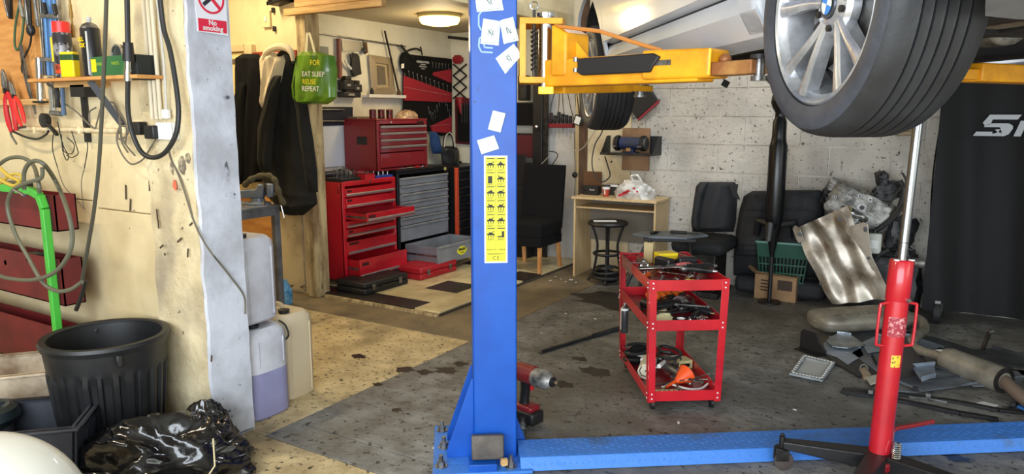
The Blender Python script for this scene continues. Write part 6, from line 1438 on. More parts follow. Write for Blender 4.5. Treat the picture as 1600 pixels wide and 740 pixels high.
# dark prop stand under the car
p = PY(1209, 350, 5.95); ps = thing('prop_stand', 'tall black tubular stand rising towards the underside of the car', 'stand', (p.x, p.y, 0))
zz = lambda v: PY(1209, v, 5.95).z
obj('tube', MB().lathe([(.012, .35), (.064, zz(342)), (.069, zz(335)), (.069, zz(228)), (.058, zz(220)), (.054, zz(214)), (.052, zz(190)), (.040, zz(184)), (.038, zz(176)), (.062, zz(168)), (.074, zz(160)), (.068, zz(150)), (.052, zz(143)), (.09, zz(132)), (.12, zz(126)), (.10, zz(120)), (0, zz(118))], 32), mat('satin_black_tube', (18, 19, 22), .28), ps, smooth=50)
for k in range(3):
    a = R(30)+k*2*pi/3; obj('clamp_arm', MB().tube([(.03*cos(a), .03*sin(a), zz(352)), (.15*cos(a), .15*sin(a), zz(348)), (.17*cos(a), .17*sin(a), zz(372))], [.03, .035, .025], 10), black, ps)
obj('lower_post', MB().cyl((0, 0, .012), (0, 0, .40), .016, n=12), black, ps); obj('foot_plate', MB().cyl((0, 0, 0), (0, 0, .012), .09, n=24), black, ps)
# cardboard box and green basket
c0, c1_ = G(1184, 466), G(1240, 470)
cbm = mat('cardboard', (166, 132, 96), .8, col2=(134, 104, 72), scale=6)
zbx = D(1210, 432, 5.75).z
bx = thing('cardboard_box', 'worn brown cardboard box with dark print under the green basket', 'box', ((c0.x+c1_.x)/2, c0.y+.14, 0), R(-2))
w_ = (c1_.x-c0.x)/2+.03
obj('box', MB().box(-w_, w_, -.14, .14, 0, zbx), cbm, bx, bev=.004)
obj('flap', MB().slab([(-w_, -.14, zbx), (w_, -.14, zbx), (w_-.03, -.22, zbx+.02), (-w_+.02, -.20, zbx+.03)], (0, 0, .004)), cbm, bx)
obj('flap', MB().slab([(-w_, -.13, zbx), (-w_, .13, zbx), (-w_-.08, .11, zbx+.05), (-w_-.07, -.10, zbx+.04)], (0, 0, .004)), cbm, bx)
pr = MB().box(.02, w_-.03, -.143, -.14, zbx*.45, zbx*.85)
for k in range(4): pr.box(-w_+.05, -.02, -.143, -.14, zbx*(.35+.13*k), zbx*(.41+.13*k))
obj('print', pr, mat('box_print', (70, 54, 44), .8), bx, kind='stuff', smooth=0)
gk = mat('basket_green', (20, 76, 58), .45); gx = (c0.x+c1_.x)/2+.02; gyy = c0.y+.16
zt_ = D(1218, 377, 5.85).z
gb2 = thing('shopping_basket', 'dark green plastic basket sitting in the cardboard box', 'basket', (gx, gyy, zbx*.75), R(6))
hh = zt_-zbx*.75
def bside(a, b, n_=13):
    m = MB(); a = Vector(a); b = Vector(b); k = .80
    m.slab([a*k, b*k, (b*k).lerp(b, .35)+Vector((0, 0, hh*.35)), (a*k).lerp(a, .35)+Vector((0, 0, hh*.35))], (0, 0, 0)) if False else None
    lo0, lo1 = a*k, b*k
    m.bar(lo0, lo1, .02, .008)
    P0, P1 = a*(k+.2*.62)+Vector((0, 0, hh*.62)), b*(k+.2*.62)+Vector((0, 0, hh*.62)); T0, T1 = a+Vector((0, 0, hh)), b+Vector((0, 0, hh))
    nn_ = (b-a).cross(Vector((0, 0, 1))).normalized()*.004
    m.slab([P0, P1, T1, T0], nn_)
    for i in range(n_+1): f = i/n_; m.bar(lo0.lerp(lo1, f), P0.lerp(P1, f), .010, .006, up=nn_)
    for q in (.22, .44): m.bar(a*(k+.2*q)+Vector((0, 0, hh*q)), b*(k+.2*q)+Vector((0, 0, hh*q)), .008, .012)
    return m
W_, D_ = .20, .15; cn = [(-W_, -D_, 0), (W_, -D_, 0), (W_, D_, 0), (-W_, D_, 0)]
for i in range(4): obj('lattice_side', bside(cn[i], cn[(i+1) % 4]), gk, gb2)
obj('base', MB().box(-W_*.8, W_*.8, -D_*.8, D_*.8, 0, .006), gk, gb2)
rimm_ = MB()
for i in range(4): rimm_.bar(Vector(cn[i])+Vector((0, 0, hh)), Vector(cn[(i+1) % 4])+Vector((0, 0, hh)), .022, .016)
obj('rim', rimm_, mat('basket_rim', (96, 140, 128), .4), gb2)
obj('wire_handle', MB().tube([(-W_*.9, -D_, hh), (-W_*.7, -D_*.3, hh+.012), (W_*.7, -D_*.3, hh+.012), (W_*.9, -D_, hh)], .005, 6), black, gb2)
# brown seat pad and dark wooden bits between basket and shield
p = G(1275, 466); t = thing('wooden_block', 'dark brown wooden board propped beside the green basket', 'board', (p.x-.10, p.y-.02, 0), R(10))
obj('board', MB().slab([(-.16, 0, 0), (-.05, .0, 0), (.02, .10, .30), (-.08, .10, .30)], (0, .02, .0)), brown, t, bev=.004); obj('plank', MB().box(-.10, .20, -.10, .05, .05, .08), brown, t, bev=.004)
obj('foot', MB().box(-.05, .02, -.08, .02, 0, .05), brown, t)
for i, (u, v, r, lb) in enumerate([(1265, 447, .05, 'black plastic fitting on the brown board'), (1255, 470, .035, 'small dark roller on the floor beside the cardboard box'), (1292, 468, .04, 'rusty short pipe stub lying behind the silencer')]):
    p = G(u, v, .09 if i == 0 else .0); t = thing('loose_part', lb, 'part', p, i*.7)
    obj('body', MB().tube([(-r*1.6, 0, r), (0, 0, r), (r*1.6, 0, r*.8)], [r*.8, r, r*.7], 12), (black, dsteel, mat('rusty', (120, 92, 74), .7))[i], t); obj('end', MB().cyl((-r*1.7, 0, r), (-r*1.55, 0, r), r*.9, n=12), dsteel, t)
# ================================================================ HEAP OF ENGINE PARTS
def shell(name, label, c, size, m, seed, rz=0, rx=0, ry=0, holes=(), n=26, k=16, rough=.16, cat='engine part'):
    import mathutils.noise as mn
    t = thing(name, label, cat, c, rz); mb = MB(); vs = []
    for j in range(k+1):
        b = pi*j/k
        for i in range(n):
            a = 2*pi*i/n; d = Vector((sin(b)*cos(a), sin(b)*sin(a), cos(b))); e = 6.0
            r = (abs(d.x)**e+abs(d.y)**e+abs(d.z)**e)**(-1/e); f = r*(1+rough*mn.noise(d*2.4+Vector((seed, seed*2, 0)))+rough*.6*abs(mn.noise(d*6+Vector((0, seed, 0)))))
            vs.append(Vector((d.x*f*size[0]/2, d.y*f*size[1]/2, d.z*f*size[2]/2)))
    fs = [(j*n+i, (j+1)*n+i, (j+1)*n+(i+1) % n, j*n+(i+1) % n) for j in range(k) for i in range(n)]
    M2 = Matrix.Translation((0, 0, size[2]/2)) @ Matrix.Rotation(rx, 4, 'X') @ Matrix.Rotation(ry, 4, 'Y')
    obj('casting', mb.add(vs, fs, M2), m, t, smooth=30)
    for (hx, hz, r) in holes:
        obj('bolt_boss', MB().cyl(M2 @ Vector((hx*size[0]/2, -size[1]/2-.012, hz*size[2]/2)), M2 @ Vector((hx*size[0]/2, -size[1]/2+.03, hz*size[2]/2)), r, n=14), steel, t)
        obj('bolt_hole', MB().cyl(M2 @ Vector((hx*size[0]/2, -size[1]/2-.0135, hz*size[2]/2)), M2 @ Vector((hx*size[0]/2, -size[1]/2-.01, hz*size[2]/2)), r*.5, n=12), black, t)
    for q in (-.5, .0, .45): obj('cast_rib', MB().bar(M2 @ Vector((-size[0]*.40, -size[1]/2-.004, q*size[2]*.5)), M2 @ Vector((size[0]*.38, -size[1]/2-.004, q*size[2]*.9)), .008, .022, up=(0, 1, 0)), m, t)
    return t
hx = lambda u, v, Y: PY(u, v, Y)
b0 = hx(1370, 440, 6.15)
dkm = mat('oily_dark_parts', (34, 35, 37), .5, col2=(60, 60, 60), scale=14, bump=.3)
shell('engine_block', 'big dark oily engine block at the bottom of the parts heap', (b0.x+.03, 6.16, 0), (.50, .30, .46), dkm, 3, 0, holes=[(-.2, .2, .02), (.3, -.2, .02), (.5, .4, .018)])
p = hx(1345, 330, 6.1); shell('gearbox_casing', 'tilted grey aluminium casing with bolt holes on top of the parts heap', (p.x-.01, 6.05, p.z-.10), (.44, .16, .26), alu, 5, 0, 0, R(24), holes=[(-.55, .45, .014), (-.15, .75, .014), (.2, .8, .016), (.5, .75, .014), (.75, -.3, .014), (.1, .2, .035), (-.8, .1, .012)])
p = hx(1312, 292, 6.1); shell('finned_casting', 'narrow ribbed aluminium casting at the left end of the grey casing', (p.x, 6.1, p.z-.06), (.18, .12, .10), alu, 8, 0, 0, R(30))
p = hx(1330, 342, 5.98); shell('shiny_bracket', 'shiny crumpled metal bracket in front of the grey casing', (p.x, 5.95, p.z-.05), (.16, .10, .12), mat('bright_scrap', (176, 176, 172), .3, .8, col2=(60, 60, 60), scale=18), 12, .3, 0, .4, rough=.5)
for i, (u, v, w_, h_, lb) in enumerate([(1385, 300, .16, .12, 'black plastic throttle body above the heap'), (1378, 280, .07, .11, 'small black connector sticking up from the top of the heap'), (1396, 292, .08, .08, 'second small black connector right of the first'), (1405, 365, .20, .22, 'black alternator-like lump on the right of the heap'), (1300, 310, .18, .16, 'dark round drum behind the grey casing'), (1415, 430, .22, .30, 'dark pump housing low on the right of the heap')]):
    p = hx(u, v, 6.1); shell('engine_fitting', lb, (p.x, 6.08+.02*i, p.z-h_/2), (w_, .12, h_), dkm if i != 4 else black, 20+i, .3*i, 0, R(10*i-20), n=18, k=12, rough=.3)
for i, (ln, r, lb) in enumerate([([(1318,350),(1345,372),(1380,352),(1402,330),(1412,300),(1405,282)], .020, 'thick black hose arching up the right side of the heap'), ([(1330,352),(1360,362),(1392,345),(1414,318),(1420,300)], .012, 'thinner black hose under the arching hose'), ([(1390,390),(1372,400),(1362,420),(1368,445)], .016, 'black hose curling down the front of the engine block'), ([(1398,400),(1412,385),(1420,410),(1410,450)], .013, 'black hose loop low beside the red jack'), ([(1388,322),(1402,300),(1416,285),(1410,270)], .008, 'wiry black cable at the top right of the heap')]):
    mb = MB().tube(sm([hx(u, v, 5.95-.02*i) for u, v in ln], 7), r, 10); solo('rubber_hose', mb, cable, lb, 'hose')
solo('yellow_loop', MB().tube(sm([hx(u, v, 5.9) for u, v in [(1322,332),(1320,326),(1326,322),(1330,328),(1324,336),(1318,345),(1326,362)]], 5), .004, 6), mat('olive_wire', (170, 160, 90), .5), 'small yellow wire loop in front of the grey casing', 'wire')
p = hx(1366, 380, 5.95); t = thing('white_reservoir', 'pale plastic reservoir with stud hanging in the heap', 'reservoir', (p.x, 5.93, p.z-.07)); obj('tank', MB().box(-.045, .05, -.03, .03, 0, .15), mat('pale_plastic', (196, 196, 186), .5), t, bev=.012); obj('neck', MB().cyl((.0, 0, .15), (0, 0, .175), .018, n=14), black, t); obj('sticker', MB().box(-.02, .03, -.032, -.03, .04, .10), paper, t)
solo('green_label', MB().box(-.05, .05, -.004, .02, -.01, .012, Matrix.Translation(hx(1380, 347, 5.99))), mat('pale_green_label', (120, 170, 150), .6), 'thin pale green label on the dark heap', 'label')
# heat shield
S00, S10 = D(1300, 474, 5.42), D(1390, 468, 5.10); T00, T10 = D(1240, 358, 5.60), D(1322, 322, 5.32)
shm = mat('heat_shield_alu', (206, 198, 184), .42, .5, col2=(132, 118, 100), scale=5, bump=.12, bscale=20)
t = thing('heat_shield', 'large corrugated silver heat shield leaning on the parts heap', 'heat shield', ((S00.x+S10.x)/2, (S00.y+S10.y)/2, 0))
nrm = (S10-S00).cross(T00-S00).normalized()
if nrm.y > 0: nrm = -nrm
def hs(s, q):
    p = S00.lerp(S10, s).lerp(T00.lerp(T10, s), q)
    return p + nrm*(.021*sin(s*15.5)*(min(1, 4*s)*min(1, 4*(1-s)))+.018*sin(s*7+q*4)+.01*sin(q*12+s*5))
obj('panel', MB().grid(hs, 48, 30, thick=nrm*-.004), shm, t, W=True, smooth=60)
def Dn(u, v, off=.012):
    a = D(u, v, 5.0); o = Vector((0, 0, EYE)); d = a-o; k = (S00+nrm*off-o).dot(nrm)/d.dot(nrm); return o+d*k
def patch(pts, lab):
    P = [Dn(u, v) for u, v, d in pts]; obj(lab, MB().slab(P, nrm*-.006), shm, t, W=True, bev=.002)
patch([(1238,357,5.70),(1242,352,5.7),(1250,356,5.7),(1256,376,5.7),(1248,380,5.7),(1244,374,5.7)], 'mounting_tab')
obj('tab_hole', MB().cyl(Dn(1250, 366, .012), Dn(1250, 366, .018), .018, n=14), black, t, W=True)
patch([(1302,330,5.62),(1309,327,5.62),(1320,338,5.6),(1326,354,5.6),(1349,347,5.58),(1356,350,5.58),(1358,372,5.56),(1362,400,5.52),(1394,466,5.42),(1386,470,5.43),(1352,400,5.52),(1330,368,5.6)], 'side_flange')
for u, v in ((1352, 360), (1357, 403), (1282, 443)): obj('rivet', MB().cyl(Dn(u, v, .0), Dn(u, v, .022), .011, n=12), dsteel, t, W=True)
for u, v in ((1312, 342), (1352, 357)): obj('tab_hole', MB().cyl(Dn(u, v, .0), Dn(u, v, .018), .014, n=12), black, t, W=True)
# exhaust: silencer, pipe, resonator
exm = mat('exhaust_steel', (158, 152, 138), .5, .4, col2=(118, 112, 100), scale=7, bump=.15)
E0, E1 = G(1278, 500, .08), G(1408, 492, .08)
ex = thing('exhaust', 'grey exhaust system with silencer, bent pipe and resonator lying on the floor', 'exhaust', (E0.x, E0.y, 0))
dr = (E1-E0).normalized(); up = Vector((0, 0, 1)); nn = Vector((-dr.y, dr.x, 0))
m = MB(); vs = []; N1 = 32; secs = [(-.03, .55), (.0, .88), (.05, 1), ((E1-E0).length-.05, 1), ((E1-E0).length, .85), ((E1-E0).length+.03, .5)]
for d_, k in secs:
    for i in range(N1):
        a = 2*pi*i/N1; e = 2.6; ca, sa = cos(a), sin(a); r = (abs(ca)**e+abs(sa)**e)**(-1/e)
        vs.append(E0+dr*d_+nn*(r*ca*.15*k)+up*(r*sa*.072*k-.004))
m.add(vs, [(j*N1+i, j*N1+(i+1) % N1, (j+1)*N1+(i+1) % N1, (j+1)*N1+i) for j in range(5) for i in range(N1)]+[tuple(range(N1-1, -1, -1)), tuple(range(5*N1, 6*N1))])
sil = obj('silencer', m, exm, ex, W=True, smooth=45)
obj('seam', MB().tube([E0+dr*d_+nn*w_+up*.0 for d_, w_ in ((-.035, 0), (-.01, -.13), (.05, -.152), ((E1-E0).length-.05, -.152), ((E1-E0).length+.01, -.13))], .005, 6), exm, sil, W=True)
dm = MB()
for i in range(14):
    for j in range(5): dm.ell(E0+dr*(.07+.042*i)+nn*(-.10+.045*j+.01*(i % 2))+up*(.066-.004*abs(j-2)), (.011, .006, .003), 8, 5)
obj('dimple', dm, mat('dimple_dark', (100, 94, 84), .6, .4), sil, W=True, kind='stuff')
q = G(1342, 505, .07); obj('hanger_bracket', MB().bar(q+up*.02-nn*.02, q+up*.02+dr*.07-nn*.02, .02, .03).bar(q+dr*.05-nn*.03+up*.0, q+dr*.05-nn*.0+up*.05, .02, .006), dsteel, sil, W=True)
pipe = sm([G(1408, 492, .08), G(1425, 494, .075), G(1440, 501, .07), G(1444, 515, .06), G(1430, 526, .06), G(1424, 538, .05), G(1440, 548, .05), G(1462, 555, .055), G(1484, 562, .06)], 8)
obj('front_pipe', MB().tube(pipe, .030, 18), exm, ex, W=True, smooth=60)
r0_, r1_ = G(1478, 560, .07), G(1568, 594, .07)
d_ = (r1_-r0_).normalized()
rs2 = obj('resonator', MB().tube([r0_-d_*.01, r0_, r0_+d_*.03, r1_-d_*.03, r1_, r1_+d_*.01], [.040, .064, .072, .072, .064, .040], 28), exm, ex, W=True, smooth=45)
obj('end_ring', MB().tube([r1_+d_*.0, r1_+d_*.008], .070, 28), dsteel, rs2, W=True)
obj('tail_pipe', MB().tube(sm([r1_, G(1600, 622, .055), G(1640, 648, .05), G(1700, 690, .05)], 5), .034, 18), mat('pipe_dusty', (136, 118, 104), .6, .3), ex, W=True, smooth=60)
# flat trays, trims and scrap on the floor
def sheet(name, label, pts, m, z=.004, th=.006, lips=(), cat='panel', holes=(), bev=.002):
    P = [G(u, v, z) for u, v in pts]; c = sum(P, Vector())/len(P)
    t = thing(name, label, cat, (c.x, c.y, z)); m1 = MB().slab(P, (0, 0, th)); obj('sheet', m1, m, t, W=True, bev=bev)
    for (i, j, h_) in lips:
        obj('lip', MB().slab([P[i]+up*th, P[j]+up*th, P[j]+up*(th+h_), P[i]+up*(th+h_)], (P[j]-P[i]).cross(up).normalized()*.004), m, t, W=True)
    for (u, v, r) in holes: q = G(u, v, z+th); obj('boss', MB().cyl(q, q+up*.004, r, n=14), dsteel, t, W=True)
    return t, P
tray_m = mat('white_metal_tray', (172, 178, 180), .45, .3, col2=(130, 134, 136), scale=8)
c = [G(u, v, .012) for u, v in ((1233,586),(1285,597),(1305,568),(1255,556))]
t = thing('metal_tray', 'square whitish metal tray lying alone on the floor', 'tray', sum(c, Vector())/4)
cc = sum(c, Vector())/4; inn = [cc+(p-cc)*.72 for p in c]
obj('floor', MB().slab([p-up*.002 for p in inn], (0, 0, .006)), mat('tray_floor', (186, 190, 190), .45), t, W=True)
m = MB()
for i in range(4): m.slab([c[i-1], c[i], inn[i], inn[i-1]], (0, 0, .014))
obj('rim', m, tray_m, t, W=True, bev=.004)
m = MB()
for i in range(4):
    for k in range(9): q = c[i-1].lerp(c[i], (k+.5)/9).lerp(cc, .12)+up*.014; m.cyl(q, q+up*.003, .007, n=8)
obj('bead', m, white, t, W=True, kind='stuff')
lg_ = mat('light_grey_shield', (160, 172, 186), .4, .3, col2=(124, 134, 148), scale=6, bump=.3, bscale=18); dg = mat('dark_grey_tray', (52, 54, 58), .55, col2=(74, 77, 82), scale=5, bump=.2); mg = mat('mid_grey_tray', (118, 124, 132), .45, .1, col2=(84, 88, 94), scale=5, bump=.25)
sheet('undertray', 'large flat dark undertray spread under the exhaust pipe', [(1300,520),(1390,512),(1470,530),(1560,560),(1600,588),(1600,640-60),(1500,592),(1440,602),(1380,590),(1340,560)], dg, .003, .006, [(6,7,.02),(0,1,.015)], holes=[(1400,540,.02),(1450,560,.02),(1500,570,.02)])
sheet('splash_panel', 'mid grey splash panel lying left of the jack on the undertray', [(1330,552),(1372,530),(1440,545),(1420,575),(1372,582)], mg, .012, .006, [(1,2,.02),(3,4,.02)], holes=[(1385,550,.018)])
sheet('heat_foil', 'light blue-grey metal shield with wavy edge beside the black bracket', [(1286,538),(1296,528),(1345,545),(1350,556),(1338,562),(1325,570),(1308,558),(1290,552)], lg_, .012, .006, [(1,2,.012)])
sheet('foil_sheet', 'crumpled silver foil piece behind the light shield', [(1290,533),(1308,521),(1330,524),(1352,540),(1325,545),(1300,542)], mat('silver_foil', (176, 182, 186), .25, .7, col2=(120, 126, 130), scale=14, bump=.8, bscale=20), .03, .008, [(1,2,.012)])
sheet('trim_panel', 'dark jagged trim under the light metal shield', [(1285,552),(1310,560),(1325,572),(1342,562),(1362,560),(1370,575),(1372,588),(1340,588),(1300,566)], black, .006, .008, [(4,5,.03)])
sheet('trim_panel', 'long grey splitter panel right of the jack', [(1398,596),(1440,575),(1500,572),(1590,580),(1600,590),(1500,604),(1440,612)], mg, .012, .006, [(0,6,.012),(5,4,.012)])
sheet('ribbed_panel', 'small ribbed grey panel standing on the splitter right of the jack', [(1425,575),(1460,572),(1462,590),(1440,596)], lg_, .05, .01, [(0,1,.02),(2,3,.02)])
sheet('sill_panel', 'dark flat panel behind the resonator', [(1500,548),(1550,545),(1600,560),(1600,575),(1560,570)], dg, .004, .008, [(1,2,.02)])
sheet('plastic_cover', 'pale scuffed plastic cover near the resonator', [(1450,552),(1478,560),(1470,570),(1440,562)], mg, .02, .006)
sheet('white_scrap', 'torn white plastic scrap behind the blue plate', [(1518,632),(1535,628),(1560,634),(1548,638),(1530,637)], white, .002, .006)
sheet('scrap_plate', 'light grey angular plate lying between the undertray and the splash panel', [(1346,536),(1372,524),(1398,532),(1380,548),(1356,552)], lg_, .022, .006, [(1,2,.01)])
sheet('scrap_plate', 'long thin blue-grey panel behind the jack tube', [(1392,520),(1436,528),(1476,542),(1462,550),(1404,536)], lg_, .014, .006, [(0,1,.012)])
sheet('scrap_plate', 'dark wedge-shaped cover just left of the resonator', [(1440,556),(1480,566),(1486,580),(1452,572)], dg, .03, .01, [(1,2,.015)])
sheet('scrap_plate', 'mid grey strip-like cover along the front of the dark undertray', [(1500,590),(1560,580),(1598,590),(1594,604),(1520,604)], mg, .014, .006, [(0,1,.014)])
sheet('scrap_plate', 'small pale clip plate on the dark jagged trim', [(1352,590),(1372,586),(1378,596),(1360,602)], mat('pale_clip', (196, 188, 172), .6), .012, .008)
# upright black bracket
t = thing('plastic_bracket', 'black L-shaped plastic bracket standing at the left of the scrap', 'bracket', G(1268, 545))
a, b, c_ = G(1249, 543), G(1290, 556), G(1284, 545)
obj('wall', MB().slab([a, b, b+up*.03, a.lerp(b, .75)+up*.07, a.lerp(b, .6)+up*.13, a.lerp(b, .1)+up*.13, a+up*.11], (.004, .008, 0)), black, t, W=True, bev=.002)
obj('foot', MB().slab([a, b, b+Vector((-.05, -.06, 0)), a+Vector((-.02, -.05, 0))], (0, 0, .008)), black, t, W=True)
t = thing('rusty_bracket', 'small rusty bracket on the floor left of the jack foot', 'bracket', G(1352, 588)); obj('plate', MB().slab([G(1342,580),(G(1352,578)),G(1362,592),G(1350,594)], (0, 0, .02)), mat('rust_beige', (170, 150, 124), .7), t, W=True); obj('eye', MB().tube([G(1350, 574, .03)+Vector((.02*cos(i*pi/4), 0, .02*sin(i*pi/4))) for i in range(8)], .006, 6, closed=True), steel, t, W=True)
t = thing('bumper_liner', 'dark curved liner standing right of the jack on the scrap', 'liner', G(1425, 580))
obj('liner', MB().grid(lambda s, q: G(1402+52*s, 598-8*s-4*q, .0)+up*(q*(.22*(1-s)**1.4+.02)+.01)+Vector((0, .10*q, 0)), 16, 6, thick=(.004, .006, 0)), mat('brown_black_liner', (56, 50, 48), .5), t, W=True); obj('clip', MB().box(-.02, .02, -.01, .01, 0, .03, Matrix.Translation(G(1450, 592, .01))), black, t, W=True)
for i, (ln, r, lb) in enumerate([([(1315,611),(1360,618),(1420,628),(1500,645),(1560,655)], .012, 'long black trim strip running under the jack'), ([(1318,608),(1370,612),(1430,618),(1500,628),(1560,640),(1600,644)], .010, 'second long black strip towards the end of the blue plate'), ([(1420,620),(1450,622),(1480,628)], .008, 'pale aluminium strip lying beside the black strips'), ([(1600,622),(1582,636),(1572,641)], .006, 'short thin black rod near the right edge'), ([(1395,610),(1430,612),(1452,606)], .007, 'grey curved strip right of the jack')]):
    P = [G(u, v, r*.8) for u, v in ln]; t = thing('trim_strip', lb, 'strip', (P[0].x, P[0].y, 0)); m = MB()
    for p, q in zip(P, P[1:]): m.bar(p, q, .035 if i < 2 else .02, r*1.4)
    obj('strip', m, (black, black, steel, cable, mg)[i], t, W=True, bev=.002)
    obj('clip', MB().box(-.012, .012, -.012, .012, 0, .02, Matrix.Translation(P[1]+up*r)), steel if i < 3 else black, t, W=True, bev=.002)
for i, (u, v, lb) in enumerate([(1472, 549, 'white dowel lying behind the exhaust pipe'), (1535, 547, 'small black puller standing behind the resonator'), (1462, 548, 'short dark stick beside the white dowel')]):
    p = G(u, v, .01); t = thing('loose_part', lb, 'part', p, .3*i+TH); 
    if i == 1: obj('post', MB().bar((0, 0, 0), (.04, 0, .12), .02, .02), dsteel, t); obj('head', MB().cyl((.03, 0, .12), (.06, 0, .12), .018, n=10), steel, t)
    else: obj('stick', MB().cyl((-.06, 0, .004), (.06, 0, .004), .010, n=10), white if i == 0 else dsteel, t); obj('tip', MB().cyl((.06, 0, .004), (.075, 0, .004), .006, n=8), steel, t)
# black cover over a wheeled cabinet
CYp = 6.0
cv = thing('covered_cabinet', 'tall black fabric cover over a wheeled cabinet with large silver lettering', 'cover', (PY(1560, 480, CYp).x, 6.1, 0))
def cover(s, q):
    l = PY(1440+18*q, 480-350*q, CYp); x0 = PY(1440, 480, CYp).x-.0*q; x = x0+2.0*s; z0 = .09+.0*s; z = z0+(1.95-z0)*q
    return (x, CYp+.020*sin(x*9+q*2)+.012*sin(x*23+3*q)*(1-q*.5)+.03*sin(x*3.1+1.2*q), z)
fabm = mat('cover_fabric', (11, 12, 15), .6, bump=.15, bscale=25, spec=.3)
obj('front_cloth', MB().grid(cover, 120, 40), fabm, cv, W=True, smooth=60)
X0 = PY(1440, 480, CYp).x
obj('side_cloth', MB().grid(lambda s, q: (X0+.0+.012*sin(q*9), CYp+.02*sin(X0*9+q*2)+.34*s, .07+1.88*q), 10, 30), fabm, cv, W=True)
obj('top_cloth', MB().box(X0, X0+2.0, CYp+.02, CYp+.36, 1.93, 1.95), fabm, cv, W=True, bev=.01)
obj('cabinet', MB().box(X0+.04, X0+1.96, CYp+.07, CYp+.34, .14, 1.92), black, cv, W=True)
for k, (x, y) in enumerate(((X0+.10, CYp-.02), (X0+.95, CYp+.10), (X0+1.9, CYp+.10))):
    w__ = obj('castor', MB().box(x-.02, x+.02, y-.03, y+.03, .14, .17).box(x-.028, x-.022, y-.03, y+.03, .06, .15).box(x+.022, x+.028, y-.03, y+.03, .06, .15), steel, cv, W=True, bev=.004); obj('castor_wheel', MB().cyl((x-.02, y-.01, .076), (x+.02, y-.01, .076), .075, n=24), rubber, w__, W=True)
silm = mat('silver_print', (178, 182, 188), .4)
lp = PY(1560, 196, CYp-.03)
# bold slanted lettering with the spanner shape cut through the S
c0 = PY(1524, 212, CYp-.036); z1_ = PY(1524, 179, CYp-.036).z; hh_ = z1_-c0.z
xl = c0.x; sc = hh_
def glyph(polys):
    m = MB()
    for pl in polys: m.add([(xl+(px+.30*pz)*sc, CYp-.038, c0.z+pz*sc) for px, pz in pl]+[(xl+(px+.30*pz)*sc, CYp-.032, c0.z+pz*sc) for px, pz in pl], [tuple(range(len(pl)))]+[tuple(range(2*len(pl)-1, len(pl)-1, -1))]+[(i, (i+1) % len(pl), len(pl)+(i+1) % len(pl), len(pl)+i) for i in range(len(pl))])
    return m
obj('letter_s', glyph([[(.12,.78),(.20,1.0),(1.45,1.0),(1.38,.78)], [(.12,.78),(.40,.78),(.40,.56),(.18,.50),(.06,.62)], [(.18,.50),(.40,.60),(1.10,.60),(1.30,.50),(1.36,.36),(.9,.36),(.8,.42),(.2,.42)], [(.86,.36),(1.36,.36),(1.30,.10),(1.15,.0),(.98,.0),(1.0,.16),(.86,.18)], [(-.1,.0),(-.04,.20),(.62,.20),(.62,.0)], [(.62,.0),(.62,.10),(.78,.14),(.80,.22),(.66,.30),(.86,.34),(.98,.20),(.98,.0)]]), silm, cv, W=True, smooth=0)
obj('letter_n', glyph([[(1.52,.0),(1.52,.72),(1.80,.72),(1.80,.0)], [(1.80,.72),(1.80,.52),(2.10,.52),(2.14,.72)], [(2.04,.0),(2.04,.60),(2.14,.72),(2.24,.72),(2.34,.60),(2.34,.0)]]), silm, cv, W=True, smooth=0)
text('lettering', 'ap-on', sc*1.28, Matrix.Translation((xl+2.65*sc, CYp-.034, c0.z+.38*sc)) @ Matrix(((1,0,0,0),(0,0,-1,0),(0,1,0,0),(0,0,0,1))), silm, cv, W=True, shear=.3, bold=.012, align='LEFT')
# ================================================================ TRANSMISSION JACK
J0 = D(1372, 735, 2.86); jk = thing('transmission_jack', 'tall red hydraulic transmission jack with chrome ram standing on black legs', 'jack', (J0.x, J0.y, 0), TH)
jz = .10; Jt = D(1409, 408, 2.90); 
def JL(u, v, d): return D(u, v, d)
zb = JL(1372, 728, 2.86); zb.z = max(.09, zb.z); ax = (Jt-zb).normalized(); L_ = (Jt-zb).length
obj('cylinder', MB().tube([zb, zb+ax*L_], .043, 36), redp, jk, W=True, smooth=40)
obj('collar', MB().tube([zb+ax*(L_-.16), zb+ax*(L_-.155), zb+ax*(L_), zb+ax*(L_+.008)], [.043, .0455, .0455, .040], 36), redp, jk, W=True, smooth=40)
ram = obj('ram', MB().tube([zb+ax*L_, zb+ax*(L_+.62)], .0185, 28), ramm, jk, W=True, smooth=40)
obj('ram_joint', MB().tube([zb+ax*(L_+.075), zb+ax*(L_+.078)], .0195, 28), dsteel, ram, W=True)
top = zb+ax*(L_+.62); obj('saddle', MB().tube([top, top+ax*.02], [.05, .06], 24), dsteel, jk, W=True)
for i, (dx, m_) in enumerate(((-.030, white), (.028, white))): q = zb+ax*(L_+.006)+b2(dx, -.02); obj('bolt_head', MB().tube([q, q+ax*.006], .012, 10), m_, jk, W=True)
q = zb+ax*(L_-.006)+b2(.062, -.005); obj('side_screw', MB().cyl(q+b2(-.02, 0), q+b2(.02, 0), .019, n=18), steel, jk, W=True, bev=.003)
q = zb+ax*(L_-.15)+b2(.020, -.040); obj('side_bolt', MB().cyl(q, q+b2(.003, -.010), .009, n=6), steel, jk, W=True)
for s in (-1, 1):
    za, zc = L_-.165, L_-.345
    pts = [zb+ax*za+b2(s*.035, -.01), zb+ax*(za-.005)+b2(s*.066, -.015), zb+ax*(za-.02)+b2(s*.074, -.015), zb+ax*(zc+.02)+b2(s*.074, -.015), zb+ax*(zc+.005)+b2(s*.066, -.015), zb+ax*zc+b2(s*.035, -.01)]
    obj('carry_handle', MB().tube(sm(pts, 3), .006, 8), redp, jk, W=True)
